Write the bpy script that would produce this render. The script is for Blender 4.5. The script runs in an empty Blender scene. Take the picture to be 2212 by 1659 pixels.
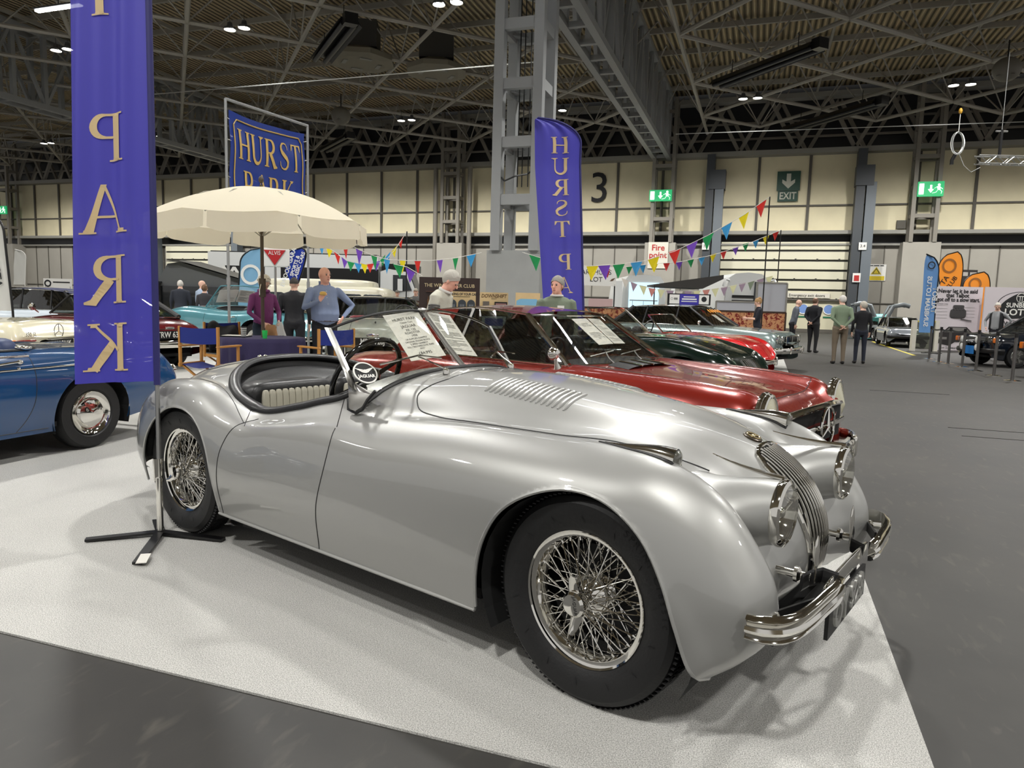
import bpy, math, random
import numpy as np
from mathutils import Vector, Matrix
from mathutils.bvhtree import BVHTree
random.seed(7); rnd = random.random
SC = bpy.context.scene; COL = SC.collection
PI = math.pi; sin, cos = math.sin, math.cos

# ---------------------------------------------------------------- materials
MATS = {}
def srgb(r, g, b):
    f = lambda c: (c/255/12.92 if c/255 <= .04045 else ((c/255+.055)/1.055)**2.4)
    return (f(r), f(g), f(b), 1)
def mat(name, col, rough=.5, metal=0., coat=0., emit=0., spec=.5, noise=0., nscale=20., bump=0., bscale=200., alpha=1., sheen=0.):
    if name in MATS: return MATS[name]
    m = bpy.data.materials.new(name); m.use_nodes = True; MATS[name] = m
    nt = m.node_tree; p = nt.nodes['Principled BSDF']
    c = srgb(*col)
    p.inputs['Base Color'].default_value = c
    p.inputs['Roughness'].default_value = rough; p.inputs['Metallic'].default_value = metal
    p.inputs['Specular IOR Level'].default_value = spec
    p.inputs['Coat Weight'].default_value = coat; p.inputs['Coat Roughness'].default_value = .03
    p.inputs['Alpha'].default_value = alpha
    if sheen: p.inputs['Sheen Weight'].default_value = sheen
    if emit:
        p.inputs['Emission Color'].default_value = c; p.inputs['Emission Strength'].default_value = emit
    tc = nt.nodes.new('ShaderNodeTexCoord')
    if noise:
        n = nt.nodes.new('ShaderNodeTexNoise'); n.inputs['Scale'].default_value = nscale; n.inputs['Detail'].default_value = 5
        nt.links.new(tc.outputs['Object'], n.inputs['Vector'])
        r = nt.nodes.new('ShaderNodeMapRange'); r.inputs['From Min'].default_value = .3; r.inputs['From Max'].default_value = .7
        r.inputs['To Min'].default_value = 1-noise; r.inputs['To Max'].default_value = 1+noise
        nt.links.new(n.outputs['Fac'], r.inputs['Value'])
        mx = nt.nodes.new('ShaderNodeVectorMath'); mx.operation = 'SCALE'; mx.inputs[0].default_value = c[:3]
        nt.links.new(r.outputs['Result'], mx.inputs['Scale']); nt.links.new(mx.outputs['Vector'], p.inputs['Base Color'])
    if bump:
        n = nt.nodes.new('ShaderNodeTexNoise'); n.inputs['Scale'].default_value = bscale; n.inputs['Detail'].default_value = 3
        nt.links.new(tc.outputs['Object'], n.inputs['Vector'])
        b = nt.nodes.new('ShaderNodeBump'); b.inputs['Strength'].default_value = bump; b.inputs['Distance'].default_value = .01
        nt.links.new(n.outputs['Fac'], b.inputs['Height']); nt.links.new(b.outputs['Normal'], p.inputs['Normal'])
    return m
def glass(name, tint=(235, 240, 240), refl=1.0, base=.04):
    if name in MATS: return MATS[name]
    m = bpy.data.materials.new(name); m.use_nodes = True; MATS[name] = m; nt = m.node_tree
    nt.nodes.remove(nt.nodes['Principled BSDF']); out = nt.nodes['Material Output']
    t = nt.nodes.new('ShaderNodeBsdfTransparent'); t.inputs['Color'].default_value = srgb(*tint)
    g = nt.nodes.new('ShaderNodeBsdfGlossy'); g.inputs['Roughness'].default_value = .02
    lw = nt.nodes.new('ShaderNodeLayerWeight'); lw.inputs['Blend'].default_value = .2
    mr = nt.nodes.new('ShaderNodeMapRange'); mr.inputs['To Min'].default_value = base; mr.inputs['To Max'].default_value = .7*refl
    mx = nt.nodes.new('ShaderNodeMixShader')
    nt.links.new(lw.outputs['Facing'], mr.inputs['Value']); nt.links.new(mr.outputs['Result'], mx.inputs['Fac'])
    nt.links.new(t.outputs[0], mx.inputs[1]); nt.links.new(g.outputs[0], mx.inputs[2]); nt.links.new(mx.outputs[0], out.inputs['Surface'])
    return m
def cloth(name, col, transl=.35, alpha=1., rough=.55, wr=0.):
    """thin woven cloth: light passes through it"""
    if name in MATS: return MATS[name]
    m = mat(name, col, rough=rough, alpha=alpha, bump=.25 if wr else 0, bscale=wr or 20); nt = m.node_tree
    p = nt.nodes['Principled BSDF']; out = nt.nodes['Material Output']
    t = nt.nodes.new('ShaderNodeBsdfTranslucent'); t.inputs['Color'].default_value = srgb(*col)
    mx = nt.nodes.new('ShaderNodeMixShader'); mx.inputs['Fac'].default_value = transl
    nt.links.new(p.outputs[0], mx.inputs[1]); nt.links.new(t.outputs[0], mx.inputs[2]); nt.links.new(mx.outputs[0], out.inputs['Surface'])
    return m

CHROME = mat('chrome', (232, 230, 224), rough=.06, metal=1)
DCHROME = mat('dull_chrome', (175, 174, 170), rough=.28, metal=1)
BLACK = mat('black_paint', (12, 12, 13), rough=.35)
RUBBER = mat('tyre_rubber', (13, 13, 14), rough=.55, bump=.12, bscale=90)
TRIMB = mat('black_rubber_trim', (16, 16, 17), rough=.4)
UNDER = mat('underbody', (6, 6, 6), rough=.9)
GLASS = glass('window_glass', (247, 248, 245))
DGLASS = glass('dark_window_glass', (70, 76, 76), 1.0, .06)
LENS = glass('lamp_lens', (240, 240, 235), 1.2, .12)
WHITE = mat('white_plastic', (225, 224, 218), rough=.45)
PAPER = mat('white_paper', (226, 223, 214), rough=.6)
INK = mat('black_ink', (22, 22, 24), rough=.6)
SINK = mat('grey_print', (120, 118, 114), rough=.7)
REDM = mat('red_lens', (120, 10, 12), rough=.15, coat=.6)
AMBER = mat('amber_lens', (215, 110, 25), rough=.15, coat=.6)
DARKIN = mat('dark_interior', (14, 14, 15), rough=.7)

# ---------------------------------------------------------------- mesh builder
class MB:
    def __init__(s): s.v = []; s.f = []; s.m = []
    def add(s, vs, fs, mi=0):
        b = len(s.v); s.v += [tuple(v) for v in vs]; s.f += [tuple(i+b for i in f) for f in fs]; s.m += [mi]*len(fs); return s
    def box(s, c, d, mi=0, rz=0, R=None):
        x, y, z = d[0]/2, d[1]/2, d[2]/2
        P = [Vector((i*x, j*y, k*z)) for i in (-1, 1) for j in (-1, 1) for k in (-1, 1)]
        if rz: P = [Matrix.Rotation(rz, 3, 'Z') @ p for p in P]
        if R is not None: P = [R @ p for p in P]
        return s.add([Vector(c)+p for p in P], [(0,1,3,2),(4,6,7,5),(0,4,5,1),(2,3,7,6),(0,2,6,4),(1,5,7,3)], mi)
    def grid(s, G, mi=0, cu=False, cv=False):
        n, k = len(G), len(G[0]); V = [p for r in G for p in r]; F = []
        for i in range(n if cu else n-1):
            for j in range(k if cv else k-1):
                F.append((i*k+j, i*k+(j+1) % k, ((i+1) % n)*k+(j+1) % k, ((i+1) % n)*k+j))
        return s.add(V, F, mi)
    def tube(s, path, r, n=8, mi=0, cap=True, flat=None, closed=False):
        P = [Vector(p) for p in path]; N = len(P)
        R = r if isinstance(r, (list, tuple)) else [r]*N
        G = []; up = None
        for i in range(N):
            if closed: t = (P[(i+1) % N]-P[i-1])
            else: t = (P[min(i+1, N-1)]-P[max(i-1, 0)])
            t.normalize()
            if up is None:
                up = Vector((0, 0, 1)) if abs(t.z) < .9 else Vector((1, 0, 0))
            a = t.cross(up)
            if a.length < 1e-6: a = t.orthogonal()
            a.normalize(); b = a.cross(t).normalized(); up = b
            fx, fy = flat if flat else (1, 1)
            G.append([P[i]+(a*cos(q)*fx+b*sin(q)*fy)*R[i] for q in [2*PI*k/n for k in range(n)]])
        s.grid(G, mi, cu=closed, cv=True)
        if cap and not closed:
            b = len(s.v)-N*n
            s.f.append(tuple(b+k for k in range(n))); s.m.append(mi)
            s.f.append(tuple(b+(N-1)*n+k for k in reversed(range(n)))); s.m.append(mi)
        return s
    def bar(s, a, b, w, h=None, mi=0):
        """square bar between two points"""
        a, b = Vector(a), Vector(b); h = h or w; t = (b-a).normalized()
        u = t.cross(Vector((0, 0, 1)));
        if u.length < 1e-3: u = Vector((1, 0, 0))
        u.normalize(); k = u.cross(t).normalized()
        G = [[q+u*i*w/2+k*j*h/2 for i, j in ((-1, -1), (1, -1), (1, 1), (-1, 1))] for q in (a, b)]
        s.grid(G, mi, cv=True); n = len(s.v)-8
        s.f += [(n, n+1, n+2, n+3), (n+7, n+6, n+5, n+4)]; s.m += [mi]*2
        return s
    def lathe(s, prof, o=(0, 0, 0), ax='Z', n=32, mi=0, M=None):
        """prof: (radius, height) pairs"""
        G = []
        for r, h in prof:
            row = []
            for k in range(n):
                q = 2*PI*k/n
                if ax == 'Z': p = Vector((r*cos(q), r*sin(q), h))
                elif ax == 'Y': p = Vector((r*cos(q), h, r*sin(q)))
                else: p = Vector((h, r*cos(q), r*sin(q)))
                if M is not None: p = M @ p
                row.append(p+Vector(o))
            G.append(row)
        return s.grid(G, mi, cv=True)
    def prism(s, poly, a, b, ax='Y', mi=0):
        """poly 2-D, pushed along ax from a to b"""
        def P(u, v, w): return {'Y': (u, w, v), 'X': (w, u, v), 'Z': (u, v, w)}[ax]
        n = len(poly); V = [P(u, v, a) for u, v in poly]+[P(u, v, b) for u, v in poly]
        F = [tuple(range(n)), tuple(reversed(range(n, 2*n)))]+[(i, (i+1) % n, n+(i+1) % n, n+i) for i in range(n)]
        return s.add(V, F, mi)
    def ell(s, c, r, n=16, k=10, mi=0, R=None):
        G = []
        for i in range(k+1):
            a = -PI/2+PI*i/k; row = []
            for j in range(n):
                q = 2*PI*j/n; p = Vector((r[0]*cos(a)*cos(q), r[1]*cos(a)*sin(q), r[2]*sin(a)))
                if R is not None: p = R @ p
                row.append(p+Vector(c))
            G.append(row)
        return s.grid(G, mi, cv=True)
    def rbox(s, c, d, r=.02, mi=0, k=3, pw=.35):
        """softly rounded box (superellipsoid)"""
        G = []; sg = lambda x, e: math.copysign(abs(x)**e, x)
        for i in range(13):
            a = -PI/2+PI*i/12
            G.append([Vector(c)+Vector((d[0]/2*sg(cos(a), pw)*sg(cos(q), pw), d[1]/2*sg(cos(a), pw)*sg(sin(q), pw), d[2]/2*sg(sin(a), pw))) for q in [2*PI*j/24 for j in range(24)]])
        return s.grid(G, mi, cv=True)
    def build(s, name, mats, parent=None, smooth=False, M=None, fix=True):
        me = bpy.data.meshes.new(name)
        V = s.v if M is None else [M @ Vector(v) for v in s.v]
        me.from_pydata([tuple(v) for v in V], [], s.f)
        for m in (mats if isinstance(mats, (list, tuple)) else [mats]): me.materials.append(m)
        if any(s.m): me.polygons.foreach_set('material_index', s.m)
        me.validate(); me.update()
        if fix:
            import bmesh
            bm = bmesh.new(); bm.from_mesh(me); bmesh.ops.recalc_face_normals(bm, faces=bm.faces); bm.to_mesh(me); bm.free()
        if smooth:
            me.polygons.foreach_set('use_smooth', [True]*len(me.polygons))
            if smooth != 2:
                try: me.set_sharp_from_angle(angle=math.radians(40 if smooth is True else smooth))
                except Exception: pass
        o = bpy.data.objects.new(name, me); COL.objects.link(o)
        if parent is not None: o.parent = parent
        return o

def tag(o, label=None, cat=None, group=None, kind=None):
    if label: o['label'] = label
    if cat: o['category'] = cat
    if group: o['group'] = group
    if kind: o['kind'] = kind
    return o
def thing(name, label, cat, loc=(0, 0, 0), rz=0, group=None):
    o = bpy.data.objects.new(name, None); o.empty_display_size = .2; COL.objects.link(o)
    o.location = loc; o.rotation_euler = (0, 0, rz)
    return tag(o, label, cat, group)
def struct(o): o['kind'] = 'structure'; return o
def copy_tree(o, parent=None):
    c = o.copy(); COL.objects.link(c)
    if parent is not None: c.parent = parent
    for ch in list(o.children): copy_tree(ch, c)
    return c

# ---------------------------------------------------------------- lettering
def frame(o, right, up):
    """matrix placing text drawn in the xy plane: x -> right, y -> up"""
    r = Vector(right).normalized(); u = Vector(up).normalized(); n = r.cross(u)
    M = Matrix(((r.x, u.x, n.x, o[0]), (r.y, u.y, n.y, o[1]), (r.z, u.z, n.z, o[2]), (0, 0, 0, 1)))
    return M
def text_mesh(s, size=1., align='CENTER', sx=1., ext=0., spacing=1., bold=0.):
    c = bpy.data.curves.new('t', 'FONT'); c.body = s; c.size = size; c.align_x = align; c.align_y = 'CENTER'
    c.extrude = ext; c.space_character = spacing; c.resolution_u = 3; c.offset = bold
    o = bpy.data.objects.new('t', c); COL.objects.link(o)
    dg = bpy.context.evaluated_depsgraph_get(); me = bpy.data.meshes.new_from_object(o.evaluated_get(dg))
    bpy.data.objects.remove(o); bpy.data.curves.remove(c)
    for v in me.vertices: v.co.x *= sx
    return me
def text(name, s, M, m, parent=None, size=1., **k):
    me = text_mesh(s, size, **k); me.transform(M); me.materials.clear(); me.materials.append(m)
    o = bpy.data.objects.new(name, me); COL.objects.link(o)
    if parent is not None: o.parent = parent
    return o
def _rect(x0, y0, x1, y1): return [(x0, y0), (x1, y0), (x1, y1), (x0, y1)]
def _strip(P, W):
    out = []; n = len(P); L = []; R = []
    for i in range(n):
        a = P[max(i-1, 0)]; b = P[min(i+1, n-1)]; dx, dy = b[0]-a[0], b[1]-a[1]; l = math.hypot(dx, dy) or 1
        nx, ny = -dy/l*W[i]/2, dx/l*W[i]/2
        L.append((P[i][0]+nx, P[i][1]+ny)); R.append((P[i][0]-nx, P[i][1]-ny))
    return [[L[i], R[i], R[i+1], L[i+1]] for i in range(n-1)]
def _serif(x, y, w=.34, h=.035, up=1): return [_rect(x-w/2, y if up > 0 else y-h, x+w/2, y+h if up > 0 else y), [(x-w*.28, y+up*h), (x+w*.28, y+up*h), (x+.08, y+up*h*2.4), (x-.08, y+up*h*2.4)]]
def glyph(ch):
    T = .17; t = .05; Q = []
    st = lambda x, a=0., b=1., w=T: Q.append(_rect(x-w/2, a, x+w/2, b))
    def se(x, *ys):
        for y in ys: Q.extend(_serif(x, y, up=1 if y < .5 else -1))
    arc = lambda cx, cy, rx, ry, a, b, n=14: [(cx+rx*cos(a+(b-a)*i/n), cy+ry*sin(a+(b-a)*i/n)) for i in range(n+1)]
    if ch == 'H': st(.17); st(.78); se(.17, 0, 1); se(.78, 0, 1); Q.append(_rect(.17, .47, .78, .53))
    if ch == 'U':
        st(.17, .3); se(.17, 1); se(.78, 1); P = arc(.46, .31, .29, .29, PI, 2*PI); Q.extend(_strip(P, [T-(T-.07)*i/14 for i in range(15)])); st(.75, .3, 1, .07)
    if ch in 'RP':
        st(.2); se(.2, 0, 1)
        P = [(.2, .975)]+arc(.42, .74, .26, .235, PI/2, -PI/2)+[(.2, .505)]
        W = [.05]+[.05+(T-.05)*max(0, sin(PI*i/14))**1.2 for i in range(15)]+[.05]; Q.extend(_strip(P, W))
        if ch == 'R': Q.extend(_strip([(.42, .5), (.78, .03), (.96, .02)], [T, T*1.05, .05]))
    if ch == 'S':
        P = [(.72, .74), (.70, .86), (.60, .95), (.45, .975), (.30, .94), (.22, .84), (.22, .74), (.30, .63), (.47, .53), (.66, .43), (.76, .31), (.74, .16), (.62, .05), (.45, .025), (.28, .07), (.19, .16), (.16, .30)]
        W = [.03, .05, .05, .05, .09, .13, .15, .17, .18, .17, .15, .13, .09, .05, .05, .05, .03]; Q.extend(_strip(P, W))
    if ch == 'T':
        st(.48); se(.48, 0); Q.append(_rect(.06, .95, .9, 1.0)); Q.append([(.06, 1), (.04, .74), (.10, .78), (.2, .96)]); Q.append([(.9, 1), (.92, .74), (.86, .78), (.76, .96)])
    if ch == 'A':
        Q.append([(.10, 0), (.15, 0), (.50, .96), (.46, 1)]); Q.append([(.74, 0), (.94, 0), (.55, 1.02), (.44, 1.02)]); Q.append(_rect(.24, .32, .72, .37)); Q.extend(_serif(.12, 0, .28)); Q.extend(_serif(.84, 0, .34))
    if ch == 'K':
        st(.2); se(.2, 0, 1); Q.extend(_strip([(.26, .42), (.76, .97)], [.06, .05])); Q.extend(_strip([(.40, .58), (.80, .02)], [T, T])); Q.extend(_serif(.78, 1, .26, up=-1)); Q.extend(_serif(.84, 0, .34))
    return Q
LAMP_W = 2300
# ---------------------------------------------------------------- camera (stands at the origin, 1.31 m up, in the hall's own axes)
cam = bpy.data.cameras.new('camera'); camo = bpy.data.objects.new('camera', cam); COL.objects.link(camo); SC.camera = camo
yaw, pit, rol = -.32944, -.1124, .0274
d = Vector((sin(yaw)*cos(pit), cos(yaw)*cos(pit), sin(pit))); r = Vector((cos(yaw), -sin(yaw), 0)); u = r.cross(d)
r2 = r*cos(rol)+u*sin(rol); u2 = -r*sin(rol)+u*cos(rol)
DV_, R2_, U2_ = d.copy(), r2.copy(), u2.copy()
camo.matrix_world = Matrix(((r2.x, u2.x, -d.x, 0), (r2.y, u2.y, -d.y, 0), (r2.z, u2.z, -d.z, 1.3092), (0, 0, 0, 1)))
cam.sensor_fit = 'HORIZONTAL'; cam.sensor_width = 36; cam.lens = 1533.14/2212*36; cam.clip_end = 300; cam.clip_start = .05
SC.view_settings.view_transform = 'Standard'; SC.view_settings.look = 'None'; SC.view_settings.gamma = 1
SC.view_settings.exposure = EXPO = 0.45
SC.view_settings.use_curve_mapping = False
SC.cycles.max_bounces = 7; SC.cycles.diffuse_bounces = 3; SC.cycles.glossy_bounces = 4; SC.cycles.transparent_max_bounces = 12
SC.cycles.transmission_bounces = 4; SC.cycles.sample_clamp_indirect = 4.0; SC.cycles.use_denoising = True
try: SC.cycles.caustics_reflective = False; SC.cycles.caustics_refractive = False
except Exception: pass
w = bpy.data.worlds.new('ambient_fill'); SC.world = w; w.use_nodes = True
w.node_tree.nodes['Background'].inputs[0].default_value = (1., .98, .95, 1); w.node_tree.nodes['Background'].inputs[1].default_value = .42  # even fill light added from the open sides, where no walls are built

STEEL = mat('grey_painted_steel', (148, 150, 150), rough=.5)
STEELD = mat('brown_grey_steel', (128, 123, 113), rough=.6)
XL, XR, YW = -82., 34., 49.4
# floor: dark grey worn concrete
def nodes_mat(name):
    m = bpy.data.materials.new(name); m.use_nodes = True; return m, m.node_tree, m.node_tree.nodes['Principled BSDF']
m, nt, p = nodes_mat('worn_grey_floor'); FLOORM = m
tc = nt.nodes.new('ShaderNodeTexCoord')
n1 = nt.nodes.new('ShaderNodeTexNoise'); n1.inputs['Scale'].default_value = .8; n1.inputs['Detail'].default_value = 8; n1.inputs['Roughness'].default_value = .65
n2 = nt.nodes.new('ShaderNodeTexNoise'); n2.inputs['Scale'].default_value = 16; n2.inputs['Detail'].default_value = 6; n2.inputs['Distortion'].default_value = .5
nt.links.new(tc.outputs['Object'], n1.inputs['Vector'])
mp = nt.nodes.new('ShaderNodeMapping'); mp.inputs['Scale'].default_value = (1, .3, 1); mp.inputs['Rotation'].default_value = (0, 0, .6)
nt.links.new(tc.outputs['Object'], mp.inputs['Vector']); nt.links.new(mp.outputs['Vector'], n2.inputs['Vector'])
cr = nt.nodes.new('ShaderNodeValToRGB'); e = cr.color_ramp.elements
e[0].position = .3; e[0].color = srgb(44, 43, 41); e[1].position = .72; e[1].color = srgb(60, 58, 54)
nt.links.new(n1.outputs['Fac'], cr.inputs['Fac'])
cr2 = nt.nodes.new('ShaderNodeValToRGB'); e = cr2.color_ramp.elements; e[0].position = .58; e[0].color = (0, 0, 0, 1); e[1].position = .78; e[1].color = (1, 1, 1, 1)
nt.links.new(n2.outputs['Fac'], cr2.inputs['Fac'])
mx = nt.nodes.new('ShaderNodeMix'); mx.data_type = 'RGBA'; nt.links.new(cr2.outputs['Color'], mx.inputs['Factor'])
nt.links.new(cr.outputs['Color'], mx.inputs['A']); mx.inputs['B'].default_value = srgb(74, 71, 65)
nt.links.new(mx.outputs['Result'], p.inputs['Base Color']); p.inputs['Roughness'].default_value = .55
bp = nt.nodes.new('ShaderNodeBump'); bp.inputs['Strength'].default_value = .12; nt.links.new(n2.outputs['Fac'], bp.inputs['Height']); nt.links.new(bp.outputs['Normal'], p.inputs['Normal'])
struct(MB().box(((XL+XR)/2, 14, -.1), (XR-XL, 72, .2)).build('floor', FLOORM))
# floor duct covers and cable slots seen in the aisle
dk = mat('floor_slot_dark', (38, 37, 36), rough=.8)
slot = MB()
for (x0, y0, x1, y1) in ((2.2, 8.9, 3.6, 8.9), (2.2, 9.5, 3.6, 9.5), (1.9, 13.5, 3.1, 13.5), (1.95, 5.3, 2.6, 5.3)):
    slot.bar((x0, y0, .002), (x1, y1, .002), .018, .004)
struct(slot.build('floor_slots', dk))
# pale carpet, straight cut edges
m, nt, p = nodes_mat('pale_grey_carpet'); CARP = m
tc = nt.nodes.new('ShaderNodeTexCoord'); n1 = nt.nodes.new('ShaderNodeTexNoise'); n1.inputs['Scale'].default_value = 260; n1.inputs['Detail'].default_value = 4
n3 = nt.nodes.new('ShaderNodeTexNoise'); n3.inputs['Scale'].default_value = 1.3; n3.inputs['Detail'].default_value = 4
nt.links.new(tc.outputs['Object'], n1.inputs['Vector']); nt.links.new(tc.outputs['Object'], n3.inputs['Vector'])
cr = nt.nodes.new('ShaderNodeValToRGB'); e = cr.color_ramp.elements; e[0].position = .36; e[0].color = srgb(148, 147, 143); e[1].position = .66; e[1].color = srgb(214, 213, 208)
nt.links.new(n1.outputs['Fac'], cr.inputs['Fac'])
mr = nt.nodes.new('ShaderNodeMapRange'); mr.inputs['To Min'].default_value = .93; mr.inputs['To Max'].default_value = 1.03; mr.inputs['From Min'].default_value = .3; mr.inputs['From Max'].default_value = .7; nt.links.new(n3.outputs['Fac'], mr.inputs['Value'])
vm = nt.nodes.new('ShaderNodeVectorMath'); vm.operation = 'SCALE'; nt.links.new(cr.outputs['Color'], vm.inputs[0]); nt.links.new(mr.outputs['Result'], vm.inputs['Scale'])
nt.links.new(vm.outputs['Vector'], p.inputs['Base Color']); p.inputs['Roughness'].default_value = .95; p.inputs['Specular IOR Level'].default_value = .1
bp = nt.nodes.new('ShaderNodeBump'); bp.inputs['Strength'].default_value = .5; bp.inputs['Distance'].default_value = .004; nt.links.new(n1.outputs['Fac'], bp.inputs['Height']); nt.links.new(bp.outputs['Normal'], p.inputs['Normal'])
MB().prism([(-30, 1.83), (.56, 1.83), (.74, 21), (-30, 21)], .0, .008, 'Z').build('carpet', CARP)['kind'] = 'structure'

# ---- far wall
CREAM = mat('cream_cladding', (220, 210, 176), rough=.6, noise=.05, nscale=.9)
CREAM2 = mat('grey_cladding', (160, 156, 146), rough=.7, noise=.06, nscale=.7)
DARKB = mat('dark_glazing', (8, 9, 12), rough=.4)
SEAM = mat('panel_seam', (88, 84, 76), rough=.7)
RAIL = mat('wall_rail_grey', (140, 138, 130), rough=.6)
wb = MB()
wb.box(((XL+XR)/2, YW+.3, 8.7), (XR-XL, .3, 5.0), 0)
wb.box(((XL+XR)/2, YW+.2, 2.8), (XR-XL, .3, 5.6), 1)
wb.box(((XL+XR)/2, YW+.6, 5.9), (XR-XL, .3, .9), 2)
wb.box(((XL+XR)/2, YW+1.4, 13.6), (XR-XL, .3, 5.2), 2)
struct(wb.build('wall_back', [CREAM, CREAM2, DARKB]))
t = MB(); x = -79.8
while x < XR:
    t.box((x, YW+.1, 8.7), (.16, .12, 4.9)); x += 3.05
t.box(((XL+XR)/2, YW+.1, 8.0), (XR-XL, .1, .1)); struct(t.build('trim_1', SEAM))
t = MB(); x = -79.8
while x < XR:
    t.box((x, YW+.02, 2.8), (.05, .05, 5.5)); x += 1.525
t.box(((XL+XR)/2, YW+.0, 1.95), (XR-XL, .05, .06)); struct(t.build('trim_2', SEAM))
t = MB(); t.box(((XL+XR)/2, YW-.1, 6.3), (XR-XL, .5, .22)); t.box(((XL+XR)/2, YW-.1, 5.55), (XR-XL, .3, .12)); t.box(((XL+XR)/2, YW-.2, 11.25), (XR-XL, .8, .3))
t.box(((XL+XR)/2, YW+.1, 14.7), (XR-XL, .8, .3)); struct(t.build('trim_3', RAIL))
t = MB(); x = -80.
while x < XR:
    for yy, o in ((YW-.1, 0), (YW+.75, .7)):
        t.bar((x+o, yy, 11.4), (x+o+1.7, yy, 14.6), .22); t.bar((x+o+1.7, yy, 14.6), (x+o+3.4, yy, 11.4), .22)
    x += 3.4
for z in (12.4, 13.4): t.bar((XL, YW+.75, z), (XR, YW+.75, z), .12)
struct(t.build('trim_4', STEELD))
# lattice columns on the wall
def lattice(x, y, w, z0, z1, name, m, step=1.75, post=.26, dep=None, plinth=None, z2=None):
    t = MB(); dp = dep or w
    for sx in (-1, 1):
        for sy in (-1, 1): t.box((x+sx*w/2, y+sy*dp/2, (z0+z1)/2), (post, post, z1-z0))
    z = z0+step*.9
    while z < z1:
        for sy in (-1, 1): t.box((x, y+sy*dp/2, z), (w-post, post*.7, post*1.05))
        for sx in (-1, 1): t.box((x+sx*w/2, y, z), (post*.7, dp-post, post*1.05))
        for sx in (-1, 1):
            for sy in (-1, 1): t.prism([(x+sx*(w/2-.1), y+sy*(dp/2-.1)), (x+sx*(w/2-.5), y+sy*(dp/2-.1)), (x+sx*(w/2-.1), y+sy*(dp/2-.5))], z-.02, z+.02, 'Z')
        z += step
    if plinth: t.box((x, y, z0/2), (plinth, plinth*(dp/w), z0))
    return struct(t.build(name, m))
PCONC = mat('painted_plinth', (150, 152, 150), rough=.7, noise=.05, nscale=2)
for x in (-66.9, -51.8, -36.7, -21.6, -6.4, 8.9, 24.):
    lattice(x, YW-.75, 1.25, 5.6, 14.8, 'wall_column', STEELD, 1.7, .22, .9)
    struct(MB().box((x, YW-.6, 2.8), (2.0, 1.3, 5.6)).build('wall_plinth', CREAM2))
# tall dark door posts either side of each big door
BLUEG = mat('blue_grey_post', (100, 107, 113), rough=.5)
t = MB()
for x in (-3.1, 5.75):
    t.box((x-.35, YW-.5, 5.6), (.5, .9, 11.2)); t.box((x+.25, YW-.75, 4.6), (.55, .5, 9.2), 1)
t.box((-3.0, YW-.6, 9.6), (1.0, .9, 1.2)); t.box((5.6, YW-.6, 9.6), (1.0, .9, 1.2))
for x in (-49.5, -41.): t.box((x, YW-.6, 4.4), (.6, .7, 8.8), 1)
for x in (-20.2, -22.9): t.tube([(x, YW-.9, 0), (x, YW-.9, 11)], .17, 10, 2)
struct(t.build('wall_door_posts', [mat('dark_post', (62, 66, 70)), BLUEG, STEELD], smooth=30))
# roller doors
ROLL = mat('door_panels_cream', (214, 210, 186), rough=.45)
ROLLG = mat('door_gap_grey', (70, 70, 66), rough=.7)
def roller(x0, x1, z0, z1, n, name):
    t = MB(); h = (z1-z0)/n
    t.box(((x0+x1)/2, YW-.02, (z0+z1)/2), (x1-x0, .08, z1-z0), 1)
    for i in range(n):
        t.box(((x0+x1)/2, YW-.12, z0+h*(i+.55)), (x1-x0, .12, h*.78), 0)
        for k in range(6):
            if i % 2 == 0: t.box((x0+(x1-x0)*(k+.6)/6, YW-.2, z0+h*i+.1), (.1, .05, .1), 1)
        t.box((x1+.2, YW-.2, z0+h*i), (.45, .12, .09), 1)
    return struct(t.build(name, [ROLL, ROLLG]))
roller(-2.55, 5.1, 2.05, 5.75, 6, 'door_1'); roller(-48.9, -42, .3, 5.6, 8, 'door_2')
# pass doors with round windows below the big door
t = MB(); t.box((1.3, YW-.1, 1.0), (7.6, .1, 2.05), 0)
for x in (-1.6, .35, 2.3, 3.55): t.box((x, YW-.16, 1.0), (.05, .03, 2.0), 1)
for x in (-1.5, -.1, 1.3, 2.7, 4.2):
    t.lathe([(.001, -.02), (.3, -.02), (.3, .02)], (x, YW-.17, 1.5), 'Y', 24, 2); t.lathe([(.28, -.03), (.33, -.04), (.33, .02)], (x, YW-.17, 1.5), 'Y', 24, 3)
    t.box((x, YW-.17, 1.0), (.6, .03, .1), 4)
    t.box((x, YW-.17, .55), (1.1, .02, .7), 0)
t.box((1.4, YW-.2, .12), (7.4, .05, .22), 1); t.box((1.4, YW-.25, 2.08), (7.6, .2, .1), 1)
struct(t.build('door_3', [mat('door_cream', (205, 200, 172), rough=.5), SEAM, mat('blue_door_glass', (120, 150, 205), rough=.2), WHITE, mat('green_notice', (40, 110, 80))]))
# ---- roof
m, nt, p = nodes_mat('corrugated_roof_deck'); ROOFM = m
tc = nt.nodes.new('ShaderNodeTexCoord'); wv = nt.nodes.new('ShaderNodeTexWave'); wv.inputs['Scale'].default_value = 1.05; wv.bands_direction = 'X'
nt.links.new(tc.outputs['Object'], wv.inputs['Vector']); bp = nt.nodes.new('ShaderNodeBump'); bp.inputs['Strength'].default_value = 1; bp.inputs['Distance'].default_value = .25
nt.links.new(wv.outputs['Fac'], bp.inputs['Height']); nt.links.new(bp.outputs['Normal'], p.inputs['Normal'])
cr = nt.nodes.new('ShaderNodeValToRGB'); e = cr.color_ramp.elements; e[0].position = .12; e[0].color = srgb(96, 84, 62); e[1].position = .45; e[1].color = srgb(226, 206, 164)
nt.links.new(wv.outputs['Fac'], cr.inputs['Fac']); nt.links.new(cr.outputs['Color'], p.inputs['Base Color']); p.inputs['Roughness'].default_value = .7
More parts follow.
